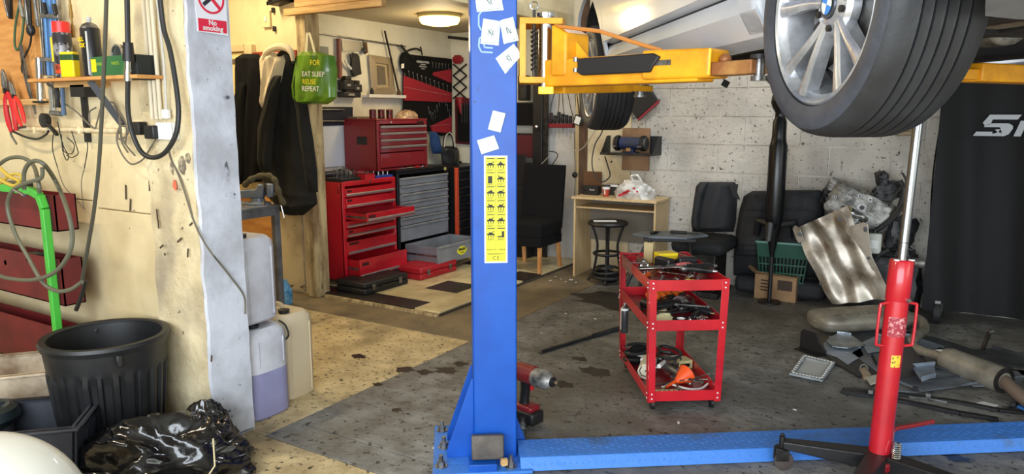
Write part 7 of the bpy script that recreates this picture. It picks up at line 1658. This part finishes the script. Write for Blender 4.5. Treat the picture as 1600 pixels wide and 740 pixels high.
def wrap(z0, z1, a0, a1, m, nm):
    vs = []; n = 14; X, Y_, Z_ = b2(1, 0), b2(0, 1), ax
    for zz_ in (z0, z1):
        for i in range(n+1): a = a0+(a1-a0)*i/n; vs.append(zb+ax*zz_+(X*cos(a)+Y_*sin(a))*.0439)
    obj(nm, MB().add(vs, [(i, i+1, n+2+i, n+1+i) for i in range(n)]), m, jk, W=True)
wrap(L_-.30, L_-.22, -2.6, -.5, mat('worn_print_label', (160, 44, 58), .6, col2=(214, 150, 150), scale=60, lo=.5, hi=.6), 'worn_label')
wrap(L_-.425, L_-.375, -2.0, -1.1, mat('yellow_label', (236, 190, 60), .5, col2=(60, 40, 30), scale=90, lo=.55, hi=.6), 'yellow_label')
obj('foot_block', MB().tube([zb-ax*.06, zb+ax*.0], .06, 20), redd, jk, W=True, bev=.006)
obj('hub_plate', MB().box(-.08, .08, -.08, .08, .06, .10, MT((zb.x, zb.y, 0), TH+R(20))), redd, jk, W=True, bev=.01)
for k, (u, v, d) in enumerate([(1222, 690, 2.92), (1520, 760, 2.55), (1300, 900, 2.35), (1470, 690, 3.3)]):
    e = D(u, v, d); e.z = .13; st_ = zb.copy(); st_.z = .085
    dd = (e-st_); dd.z = 0; ln = min(dd.length, .46); e = st_+dd.normalized()*ln; e.z = .125
    if k == 3: e = st_+(b2(.22, .40)).normalized()*.44; e.z = .125
    lg2 = obj('leg', MB().add(*[[p for p in (lambda n_: [st_+n_*.045-up*.045, st_-n_*.045-up*.045, st_-n_*.045+up*.03, st_+n_*.045+up*.03, e+n_*.025-up*.02, e-n_*.025-up*.02, e-n_*.025+up*.014, e+n_*.025+up*.014])(dd.normalized().cross(up) if k != 3 else b2(.40, -.22).normalized())], [(0,1,2,3),(7,6,5,4),(0,4,5,1),(1,5,6,2),(2,6,7,3),(3,7,4,0)]]), black, jk, W=True, bev=.006)
    obj('castor_fork', MB().cyl(e-up*.02, e+up*.030, .012, n=12).cyl(e+up*.03, e+up*.042, .008, n=8).box(-.028, .028, -.018, -.014, -.078, -.022, Matrix.Translation(e) @ Matrix.Rotation(TH+.9*k, 4, 'Z')).box(-.028, .028, .014, .018, -.078, -.022, Matrix.Translation(e) @ Matrix.Rotation(TH+.9*k, 4, 'Z')).cyl(e-up*.028, e-up*.02, .03, n=16), dsteel, lg2, W=True, bev=.002)
    Mw = Matrix.Translation((e.x, e.y, .042)) @ Matrix.Rotation(TH+.9*k, 4, 'Z'); obj('castor_wheel', MB().lathe([(0, -.012), (.030, -.012), (.040, -.008), (.042, 0), (.040, .008), (.030, .012), (0, .012)], 28, Mw @ Matrix.Translation((.012, 0, 0)) @ Matrix.Rotation(pi/2, 4, 'X')), mat('castor_grey', (70, 62, 58), .5) if k == 0 else bpy.data.materials['castor_grey'], lg2, W=True)
ped = [D(1393, 715, 2.84), D(1393, 690, 2.86), D(1395, 673, 2.88), D(1405, 668, 2.90), D(1430, 664, 2.93), D(1458, 658, 2.96)]
obj('foot_pedal', MB().tube(sm(ped, 4), [.010]*21, 8), redd, jk, W=True)
s0, s1 = D(1392, 722, 2.80), D(1394, 688, 2.84); ad = (s1-s0); 
obj('spring', MB().tube([s0+ad*(i/110)+b2(.010+.015*cos(i*.62), -.02+.015*sin(i*.62)) for i in range(111)], .0034, 5), chrome, jk, W=True)
# ================================================================ TROLLEY AND WHAT IT CARRIES
P0 = G(1013, 627, .055); P1 = G(1119, 619, .055)
ta = R(35); tw = (P1-P0).length; tl_ = .70
tx = Vector((cos(ta), sin(ta), 0)); ty = Vector((-sin(ta), cos(ta), 0))
tcn = P0+tx*tw/2+ty*tl_/2
tro = thing('tool_trolley', 'red three-tier steel trolley crowded with tools', 'trolley', (tcn.x, tcn.y, 0), ta)
f0 = -sin(TH)*P0.x*0
dcam = lambda p: -p.x*sin(TH)*-1*0+(-sin(TH)*p.x+cos(TH)*p.y)
zt = D(1020, 437, dcam(P0)).z; hw_, hl = tw/2, tl_/2
zm = D(1018, 517-18, dcam(P0)).z; zlo = .055
zm = D(1018, 506, dcam(P0)).z
trm = redp
lev_ = [zlo, zm-.035, zt-.055]
def LT(x, y, z): return (x, y, z)
for k, z in enumerate(lev_):
    d = .055
    m = MB().box(-hw_+.004, hw_-.004, -hl+.004, hl-.004, z+.004, z+.007)
    shf = obj('tray', m, redd, tro)
    for (a, b) in (((-hw_, -hl), (hw_, -hl)), ((hw_, -hl), (hw_, hl)), ((hw_, hl), (-hw_, hl)), ((-hw_, hl), (-hw_, -hl))):
        A = Vector((*a, z)); B = Vector((*b, z)); n_ = (B-A).cross(Vector((0, 0, 1))).normalized()
        obj('tray_wall', MB().slab([A, B, B+up*d, A+up*d], -n_*.003), trm, tro, bev=.001)
for x in (-1, 1):
    for y in (-1, 1):
        X, Y = x*hw_, y*hl; w1 = .034
        m = MB().box(*sorted((X, X-x*w1)), *sorted((Y+y*.001, Y+y*.0035)), zlo-.005, zt+.003).box(*sorted((X+x*.001, X+x*.0035)), *sorted((Y, Y-y*w1)), zlo-.005, zt+.003)
        lg3 = obj('corner_leg', m, trm, tro, bev=.001)
        for z in lev_:
            for dz_ in (.015, .040):
                obj('bolt', MB().cyl((X-x*.017, Y+y*.003, z+dz_), (X-x*.017, Y+y*.006, z+dz_), .0042, n=8), white, lg3)
                if y < 0 or x < 0: obj('bolt', MB().cyl((X+x*.003, Y-y*.017, z+dz_), (X+x*.006, Y-y*.017, z+dz_), .0042, n=8), white, lg3)
        cs_ = obj('castor', MB().box(X-x*.03-.012, X-x*.03+.012, Y-y*.04-.016, Y-y*.04+.016, .035, zlo+.004), dsteel, tro)
        obj('castor_wheel', MB().cyl((X-x*.03-.008, Y-y*.04, .026), (X-x*.03+.008, Y-y*.04, .026), .026, n=18), black, cs_)
for o_ in [x for x in bpy.data.objects if x.parent == tro or (x.parent and x.parent.parent == tro)]:      # the frame flares slightly towards the top
    for v_ in o_.data.vertices: k_ = 1+.085*v_.co.z/zt; v_.co.x *= k_; v_.co.y *= 1+.03*v_.co.z/zt
TM = Matrix.Translation((tcn.x, tcn.y, 0)) @ Matrix.Rotation(ta, 4, 'Z')
def on(x, y, k, dz_=0.008): return TM @ Vector((x, y, lev_[k]+dz_))
# ---- top tray
p = on(.02, .16, 2, .02); t = thing('yellow_box', 'small bright yellow plastic box at the back of the top tray', 'box', p, ta+R(10))
obj('box', MB().box(-.055, .055, -.04, .04, .0, .075), mat('box_yellow', (236, 208, 36), .4), t, bev=.003); obj('lid_line', MB().box(-.056, .056, -.041, .041, .055, .058), mat('dull_yellow', (196, 166, 20), .5), t)
for k in range(3): obj('slot', MB().box(-.03+.025*k, -.022+.025*k, -.042, -.040, .015, .05), bpy.data.materials['dull_yellow'], t)
drill(on(-.06, .04, 2, .02), ta+R(120), redd, 'red cordless drill lying on its side left of the yellow box', .95, lying=True)
drill(on(.10, .02, 2, .025), ta+R(185), redd, 'red cordless driver lying right of the first drill in the top tray', .88, lying=True)
def spanner(c, rz, L_, label, m=chrome, tilt=0.0, w=.014):
    t = thing('spanner', label, 'spanner', c, rz)
    obj('shaft', MB().box(-L_/2, L_/2, -w*.35, w*.35, .002, .007, Matrix.Rotation(tilt, 4, 'Y')), m, t, bev=.0015)
    a, b = Vector((-L_/2*cos(tilt), 0, .0045+L_/2*sin(tilt))), Vector((L_/2*cos(tilt), 0, .0045-L_/2*sin(tilt)))
    obj('ring_end', MB().lathe([(w*.45, -.004), (w*.9, -.004), (w*.9, .004), (w*.45, .004)], 16, Matrix.Translation(a), close=True), m, t)
    obj('open_end', MB().prism([(-.004, -w*.4), (w*.5, -w*.9), (w*1.5, -w*.7), (w*1.3, -w*.35), (w*.6, -w*.3), (w*.6, w*.3), (w*1.3, w*.35), (w*1.5, w*.7), (w*.5, w*.9), (-.004, w*.4)], -.004, .004, Matrix.Translation(b)), m, t)
    return t
def socket(c, r, h, label, m=chrome, rz=0, grp=None):
    t = thing('socket', label, 'socket', c, rz, grp)
    obj('body', MB().lathe([(r, 0), (r, h*.5), (r*.85, h*.6), (r*.85, h), (r*.45, h), (r*.45, h*.7)], 16, cap=False), m, t); obj('bore', MB().cyl((0, 0, h*.68), (0, 0, h*.7), r*.45, n=12), black, t); return t
def ratchet(c, rz, label, L_=.26, m=chrome):
    t = thing('ratchet', label, 'ratchet', c, rz)
    obj('handle', MB().tube([(-L_/2, 0, .012), (-L_*.1, 0, .012), (-L_*.08, 0, .012), (L_*.36, 0, .012)], [.012, .011, .007, .007], 12), m, t); obj('head', MB().lathe([(0, 0), (.018, .0), (.021, .006), (.021, .018), (.014, .024), (0, .024)], 20, Matrix.Translation((L_*.42, 0, 0))), m, t); obj('dial', MB().cyl((L_*.42, 0, .024), (L_*.42, 0, .029), .010, n=12), black, t); return t
ratchet(on(-.05, -.10, 2, .05), ta+R(8), 'long chrome ratchet lying across the top tray', .30)
ratchet(on(.07, -.15, 2, .02), ta+R(60), 'short chrome ratchet near the front of the top tray', .16)
def impact(c, rz, label, m=black, s=.8):
    t = thing('air_ratchet', label, 'air tool', c, rz); obj('body', MB().tube([(-.12*s, 0, .022), (-.10*s, 0, .024), (.02*s, 0, .026), (.05*s, 0, .024)], [.014*s, .02*s, .022*s, .026*s], 14), m, t)
    obj('head', MB().ell((.08*s, 0, .024), (.028*s, .022*s, .022*s)), steel, t); obj('inlet', MB().cyl((-.15*s, 0, .022), (-.12*s, 0, .022), .009*s, n=10), chrome, t); return t
impact(on(.12, -.07, 2, .03), ta+R(200), 'black air ratchet on the right side of the top tray', black, .9)
impact(on(.10, -.11, 2, .03), ta+R(150), 'dark air tool lying across the black air ratchet', dsteel, .8)
pliers(on(.02, -.03, 2, .06), ta+R(100), mat('pink_grip', (220, 110, 110), .5), 'pink-tipped pliers lying among the drills in the top tray', .7, plane='Z')
pliers(on(.15, -.02, 2, .05), ta+R(200), black, 'black-handled pliers at the right rim of the top tray', .8, plane='Z')
random.seed(31)
words = ['front left', 'middle left', 'rear left', 'front', 'centre', 'rear', 'far left', 'near left', 'inner left', 'corner', 'outer', 'lone']
for k in range(12):
    x, y = -.15+.02*(k % 4)+.004*random.random(), .12+.045*(k//4)+.01*random.random()
    socket(on(x, y, 2), .010+.003*(k % 3), .03+.008*(k % 2), 'small chrome socket standing in the left rear corner of the top tray', chrome if k % 4 else red, 0, 'sockets in the rear corner of the top tray')
for k, (x, y, a, l, lb) in enumerate([(-.08,-.17,20,.16,'steel spanner at the front left of the top tray'),(-.02,-.22,-10,.18,'steel spanner along the front edge of the top tray'),(.03,-.26,35,.14,'small spanner in the front right corner of the top tray'),(-.11,-.24,70,.15,'spanner pointing back in the front left corner'),(.00,-.14,140,.17,'spanner crossing the long ratchet')]): spanner(on(x, y, 2, .008+.006*k), ta+R(a), l, lb, steel if k % 2 else chrome)
for k, (x, y, m_, lb) in enumerate([(.06,-.24,yellow,'yellow-handled screwdriver at the front of the top tray'),(-.12,-.05,orange,'orange-handled screwdriver at the left rim of the top tray'),(.11,.22,black,'black-handled screwdriver at the back right of the top tray')]):
    t = thing('screwdriver', lb, 'screwdriver', on(x, y, 2), ta+R(40*k+15)); obj('handle', MB().tube([(-.06, 0, .013), (-.05, 0, .013), (0, 0, .012), (.01, 0, .011)], [.008, .012, .010, .006], 10), m_, t); obj('blade', MB().cyl((.01, 0, .011), (.10, 0, .010), .003, n=8), chrome, t)
t = thing('wire_basket', 'wire basket hanging under the left side of the top tray', 'basket', on(-.19, .08, 1, .22)); w_ = MB()
for k in range(9): a0_ = -.11+.0275*k; w_.tube([TM.to_3x3() @ Vector((-.03, a0_, .06)), TM.to_3x3() @ Vector((-.03, a0_, 0)), TM.to_3x3() @ Vector((.03, a0_, -.02)), TM.to_3x3() @ Vector((.06, a0_, .06))], .0018, 4)
for q in ((-.03, 0), (-.03, .03), (-.03, .06), (0, -.01), (.03, -.02)): w_.tube([TM.to_3x3() @ Vector((q[0], -.11, q[1])), TM.to_3x3() @ Vector((q[0], .11, q[1]))], .0018, 4)
obj('mesh', w_, mat('dull_wire', (120, 112, 100), .4, .6), t, kind='stuff'); obj('rim', MB().tube([TM.to_3x3() @ Vector(p) for p in ((-.03, -.11, .06), (-.03, .11, .06), (.06, .11, .06), (.06, -.11, .06))], .003, 6, closed=True), steel, t)
t = thing('tall_bottle', 'cream tall tin standing at the back of the top tray', 'tin', on(-.04, .30, 2)); obj('body', MB().box(-.028, .028, -.02, .02, 0, .12), mat('cream_tin', (196, 176, 130), .5), t, bev=.004); obj('cap', MB().cyl((0, 0, .12), (0, 0, .135), .012, n=12), black, t)
# ---- middle tray
t = thing('orange_gloves', 'bright orange rubber gloves heaped in the middle tray', 'gloves', on(.0, .20, 1), ta); og = mat('glove_orange', (232, 116, 30), .55, col2=(206, 92, 20), scale=20)
obj('palm', MB().ell((0, 0, .035), (.08, .055, .035), 18, 10), og, t)
for k in range(5): obj('finger', MB().tube(sm([(-.05+.03*k, .02, .05), (-.06+.035*k, -.05, .055), (-.07+.04*k, -.09, .03)], 4), [.012]*9, 8), og, t)
obj('cuff', MB().tube(sm([(.05, .03, .04), (.10, .04, .05), (.13, .02, .03)], 4), [.03]*9, 12), og, t)
t, b = can(0, 0, 0, .026, .17, white, 'narrow', 'white tube with black cap lying at the left of the middle tray'); t.location = on(-.12, .08, 1, .03); t.rotation_euler = (R(90), 0, ta+R(30)); obj('black_end', MB().lathe([(.027, .0), (.027, .06)], 24), black, t)
t = thing('torch', 'dark red torch with steel head lying in the middle tray', 'torch', on(.09, .06, 1), ta+R(235)); obj('barrel', MB().tube([(-.09, 0, .03), (.0, 0, .03)], .022, 18), redd, t); obj('head', MB().tube([(.0, 0, .03), (.02, 0, .036), (.055, 0, .036)], [.022, .034, .036], 22), steel, t); obj('lens', MB().cyl((.055, 0, .036), (.058, 0, .036), .030, n=22), mat('lens_dark', (90, 60, 60), .1), t)
grinder(on(.0, -.02, 1), ta+R(20), black, 'black grinder lying in the middle of the middle tray', .9)
impact(on(.12, -.10, 1, .02), ta+R(120), 'black air tool in the right of the middle tray', black, .9)
impact(on(.09, -.19, 1), ta+R(60), 'black air tool in the front right of the middle tray', black, .8)
t = crumple('rag', on(-.08, -.20, 1), .06, .05, .055, ta, 14, 'pale yellow rag at the front left of the middle tray', mat('pale_rag', (206, 196, 150), .9), n=24, k=14, amp=.6)
t = thing('tape_roll', 'black roll of tape lying flat at the front of the middle tray', 'tape', on(.0, -.24, 1)); obj('roll', MB().lathe([(.022, 0), (.045, 0), (.045, .022), (.022, .022)], 28, close=True), black, t); obj('core', MB().lathe([(.020, 0), (.022, 0), (.022, .023), (.020, .023)], 28, close=True), paper, t)
for k in range(6): spanner(on(-.10+.04*k, -.06-.03*(k % 3), 1, .03+.006*k), ta+R(30*k+10), .15, ['steel spanner across the black grinder','short spanner beside the torch','spanner resting on the pale rag','spanner under the orange gloves','spanner leaning at the right rim of the middle tray','dark spanner in the centre of the middle tray'][k], steel if k % 2 else dsteel)
wires_m = MB()
for k in range(4): wires_m.tube(sm([TM.to_3x3() @ Vector((.15*sin(k+j*1.3), .2*cos(k*.7+j*1.1), .03+.02*(j % 2))) for j in range(7)], 4), .004, 6)
wires_m.v = [v+on(0, -.02, 1, .01) for v in wires_m.v]; solo('tangled_leads', wires_m, cable, 'tangled black leads in the middle tray', 'leads')
for k in range(5): socket(on(.04+.02*k, -.27+.015*(k % 2), 1), .011, .035, 'bright socket at the front rim of the middle tray', chrome, 0, 'sockets at the front of the middle tray')
# ---- bottom tray
t = thing('rolled_cloth', 'white rolled cloth at the left of the bottom tray', 'cloth', on(-.10, .02, 0), ta+R(70)); clm = mat('off_white_cloth', (206, 200, 176), .9, bump=.3)
obj('roll', MB().tube([(-.09, 0, .045), (.09, 0, .045)], .044, 20), clm, t)
obj('swirl', MB().tube([(.092, .006*i*.7*cos(i*.8), .045+.006*i*.7*sin(i*.8)) for i in range(10)], .0025, 5), dsteel, t); obj('swirl', MB().tube([(-.092, .006*i*.7*cos(i*.8), .045+.006*i*.7*sin(i*.8)) for i in range(10)], .0025, 5), dsteel, t)
t = thing('orange_funnel', 'bright orange plastic funnel lying in the right of the bottom tray', 'funnel', on(.08, -.12, 0), ta+R(30)); fo = mat('funnel_orange', (238, 84, 24), .45)
obj('cone', MB().lathe([(.055, 0), (.052, .01), (.012, .085), (.009, .09)], 24, Matrix.Translation((0, 0, .05)) @ Matrix.Rotation(R(-110), 4, 'Y'), cap=False), fo, t); obj('spout', MB().tube([(-.08, 0, .025), (-.15, 0, .006)], [.010, .006], 12), fo, t)
t = thing('perforated_plate', 'pale perforated plate at the front of the bottom tray', 'plate', on(-.03, -.27, 0), ta); 
obj('plate', MB().box(-.11, .05, -.04, .05, 0, .004), mat('pale_yellow_plate', (206, 204, 160), .6), t, bev=.001); h_ = MB()
for i in range(6):
    for j in range(3): h_.ell((-.095+.026*i, -.025+.028*j, .0042), (.005, .008, .0008), 8, 4)
obj('hole', h_, dsteel, t, kind='stuff')
t = thing('handheld_gun', 'grey and black caulking gun in the bottom tray', 'tool', on(.02, -.02, 0, .02), ta+R(110)); obj('barrel', MB().tube([(-.10, 0, .03), (.08, 0, .03)], .02, 14), steel, t); obj('grip', MB().tube([(.08, 0, .03), (.12, .03, .02), (.13, .07, .02)], [.014, .016, .012], 10), black, t); obj('trigger', MB().tube([(.07, .02, .02), (.08, .05, .02)], .006, 8), white, t)
for k, (x, y, a, lb) in enumerate([(-.12,.20,40,'black hose coil lump at the back left of the bottom tray'),(.06,.14,100,'black cable bundle at the back of the bottom tray')]):
    t = thing('cable_bundle', lb, 'cables', on(x, y, 0), ta+R(a)); obj('coil', MB().tube(sm([(.08*cos(i*.9)*(1+.2*sin(i)), .06*sin(i*.9), .02+.005*i) for i in range(18)], 3), .010, 6), cable, t); obj('tie', MB().box(-.01, .01, -.07, .07, .05, .06), white, t)
for k, (x, y, a, l, lb) in enumerate([(.0,.04,60,.22,'white-handled scraper sticking out of the bottom tray'),(-.04,.10,30,.20,'white spoon-shaped tool at the left of the bottom tray'),(.05,-.02,80,.20,'black-handled file in the bottom tray')]):
    t = thing('hand_tool', lb, 'tool', on(x, y, 0, .06), ta+R(a)); obj('handle', MB().tube([(-l/2, 0, .02), (0, 0, .012)], [.012, .009], 10), (white, white, black)[k], t); obj('blade', MB().box(0, l/2, -.012, .012, .008, .012), steel, t, bev=.002)
for k in range(7): spanner(on(-.06+.035*k, -.14-.015*(k % 3), 0, .008+.006*k), ta+R(15+33*k), .14, ['chrome spanner at the left of the spanner heap in the bottom tray','spanner pointing to the orange funnel','spanner lying across the heap in the bottom tray','short dark spanner in the bottom tray heap','topmost spanner of the bottom tray heap','spanner beside the perforated plate','spanner at the right end of the bottom tray heap'][k], chrome if k % 2 else steel)
solo('white_tube', MB().tube(sm([on(-.02, -.17, 0, .02), on(.05, -.24, 0, .02), on(.12, -.24, 0, .02), on(.17, -.20, 0, .03)], 5), .006, 8), white, 'curved white plastic tube at the front right of the bottom tray', 'tube')
t = thing('yellow_carton', 'pale carton lying at the back right of the bottom tray', 'carton', on(.12, .12, 0), ta+R(15)); obj('box', MB().box(-.05, .05, -.04, .04, 0, .05), mat('pale_carton', (200, 192, 140), .7), t, bev=.002); obj('print', MB().box(-.03, .03, -.042, -.04, .015, .035), dsteel, t)
t = crumple('dark_rag', on(-.10, .25, 0), .08, .07, .10, ta, 17, 'dark rag heaped in the rear left of the bottom tray', cloth, n=24, k=14, amp=.6)
# spray can clipped to the side
q = D(975, 519, dcam(TM @ Vector((-hw_, .22, 0)))-.02)
t, b = can(q.x, q.y, q.z, .022, .175, mat('grey_black_can', (60, 62, 64), .3, .3), 'narrow', 'slim grey and black spray can hanging on the left side of the trolley', capm=mat('cap_grey', (160, 162, 160), .5)); obj('white_label', MB().lathe([(.0225, .02), (.0225, .13)], 28, a0=-2.9, a1=-2.1), white, t); obj('grey_top', MB().lathe([(.0225, .132), (.0225, .145)], 28), paper, t)
# ================================================================ FLOOR TOOLS
q = G(827, 664); drill((q.x, q.y, 0), TH+R(-42), redd, 'red and black cordless impact wrench standing on the floor behind the blue post', 1.28, wrench=True, name='impact_wrench')
a, b = G(846, 549, .012), G(966, 513, .012)
t = thing('breaker_bar', 'long black pry bar lying on the floor left of the trolley', 'bar', a); obj('bar', MB().tube([a, b], .011, 10), black, t, W=True); obj('grip', MB().tube([b-(b-a)*.35, b], .017, 12), rubber, t, W=True); obj('tip', MB().bar(a, a-(b-a)*.03, .02, .01), steel, t, W=True)
deb = MB(); random.seed(8)
for (u, v) in [(868,432),(876,436),(884,440),(892,437),(860,438),(900,441),(884,490),(1470,700),(1500,690),(930,498),(680,700),(1242,640),(846,520),(1060,660)]:
    p = G(u, v); r = random.uniform(.006, .018); deb.box(-r, r, -r*.5, r*.5, 0, .004, MT(p, random.random()*3))
obj('debris', deb, mat('litter', (206, 204, 196), .7), bpy.data.objects['floor'], kind='stuff')
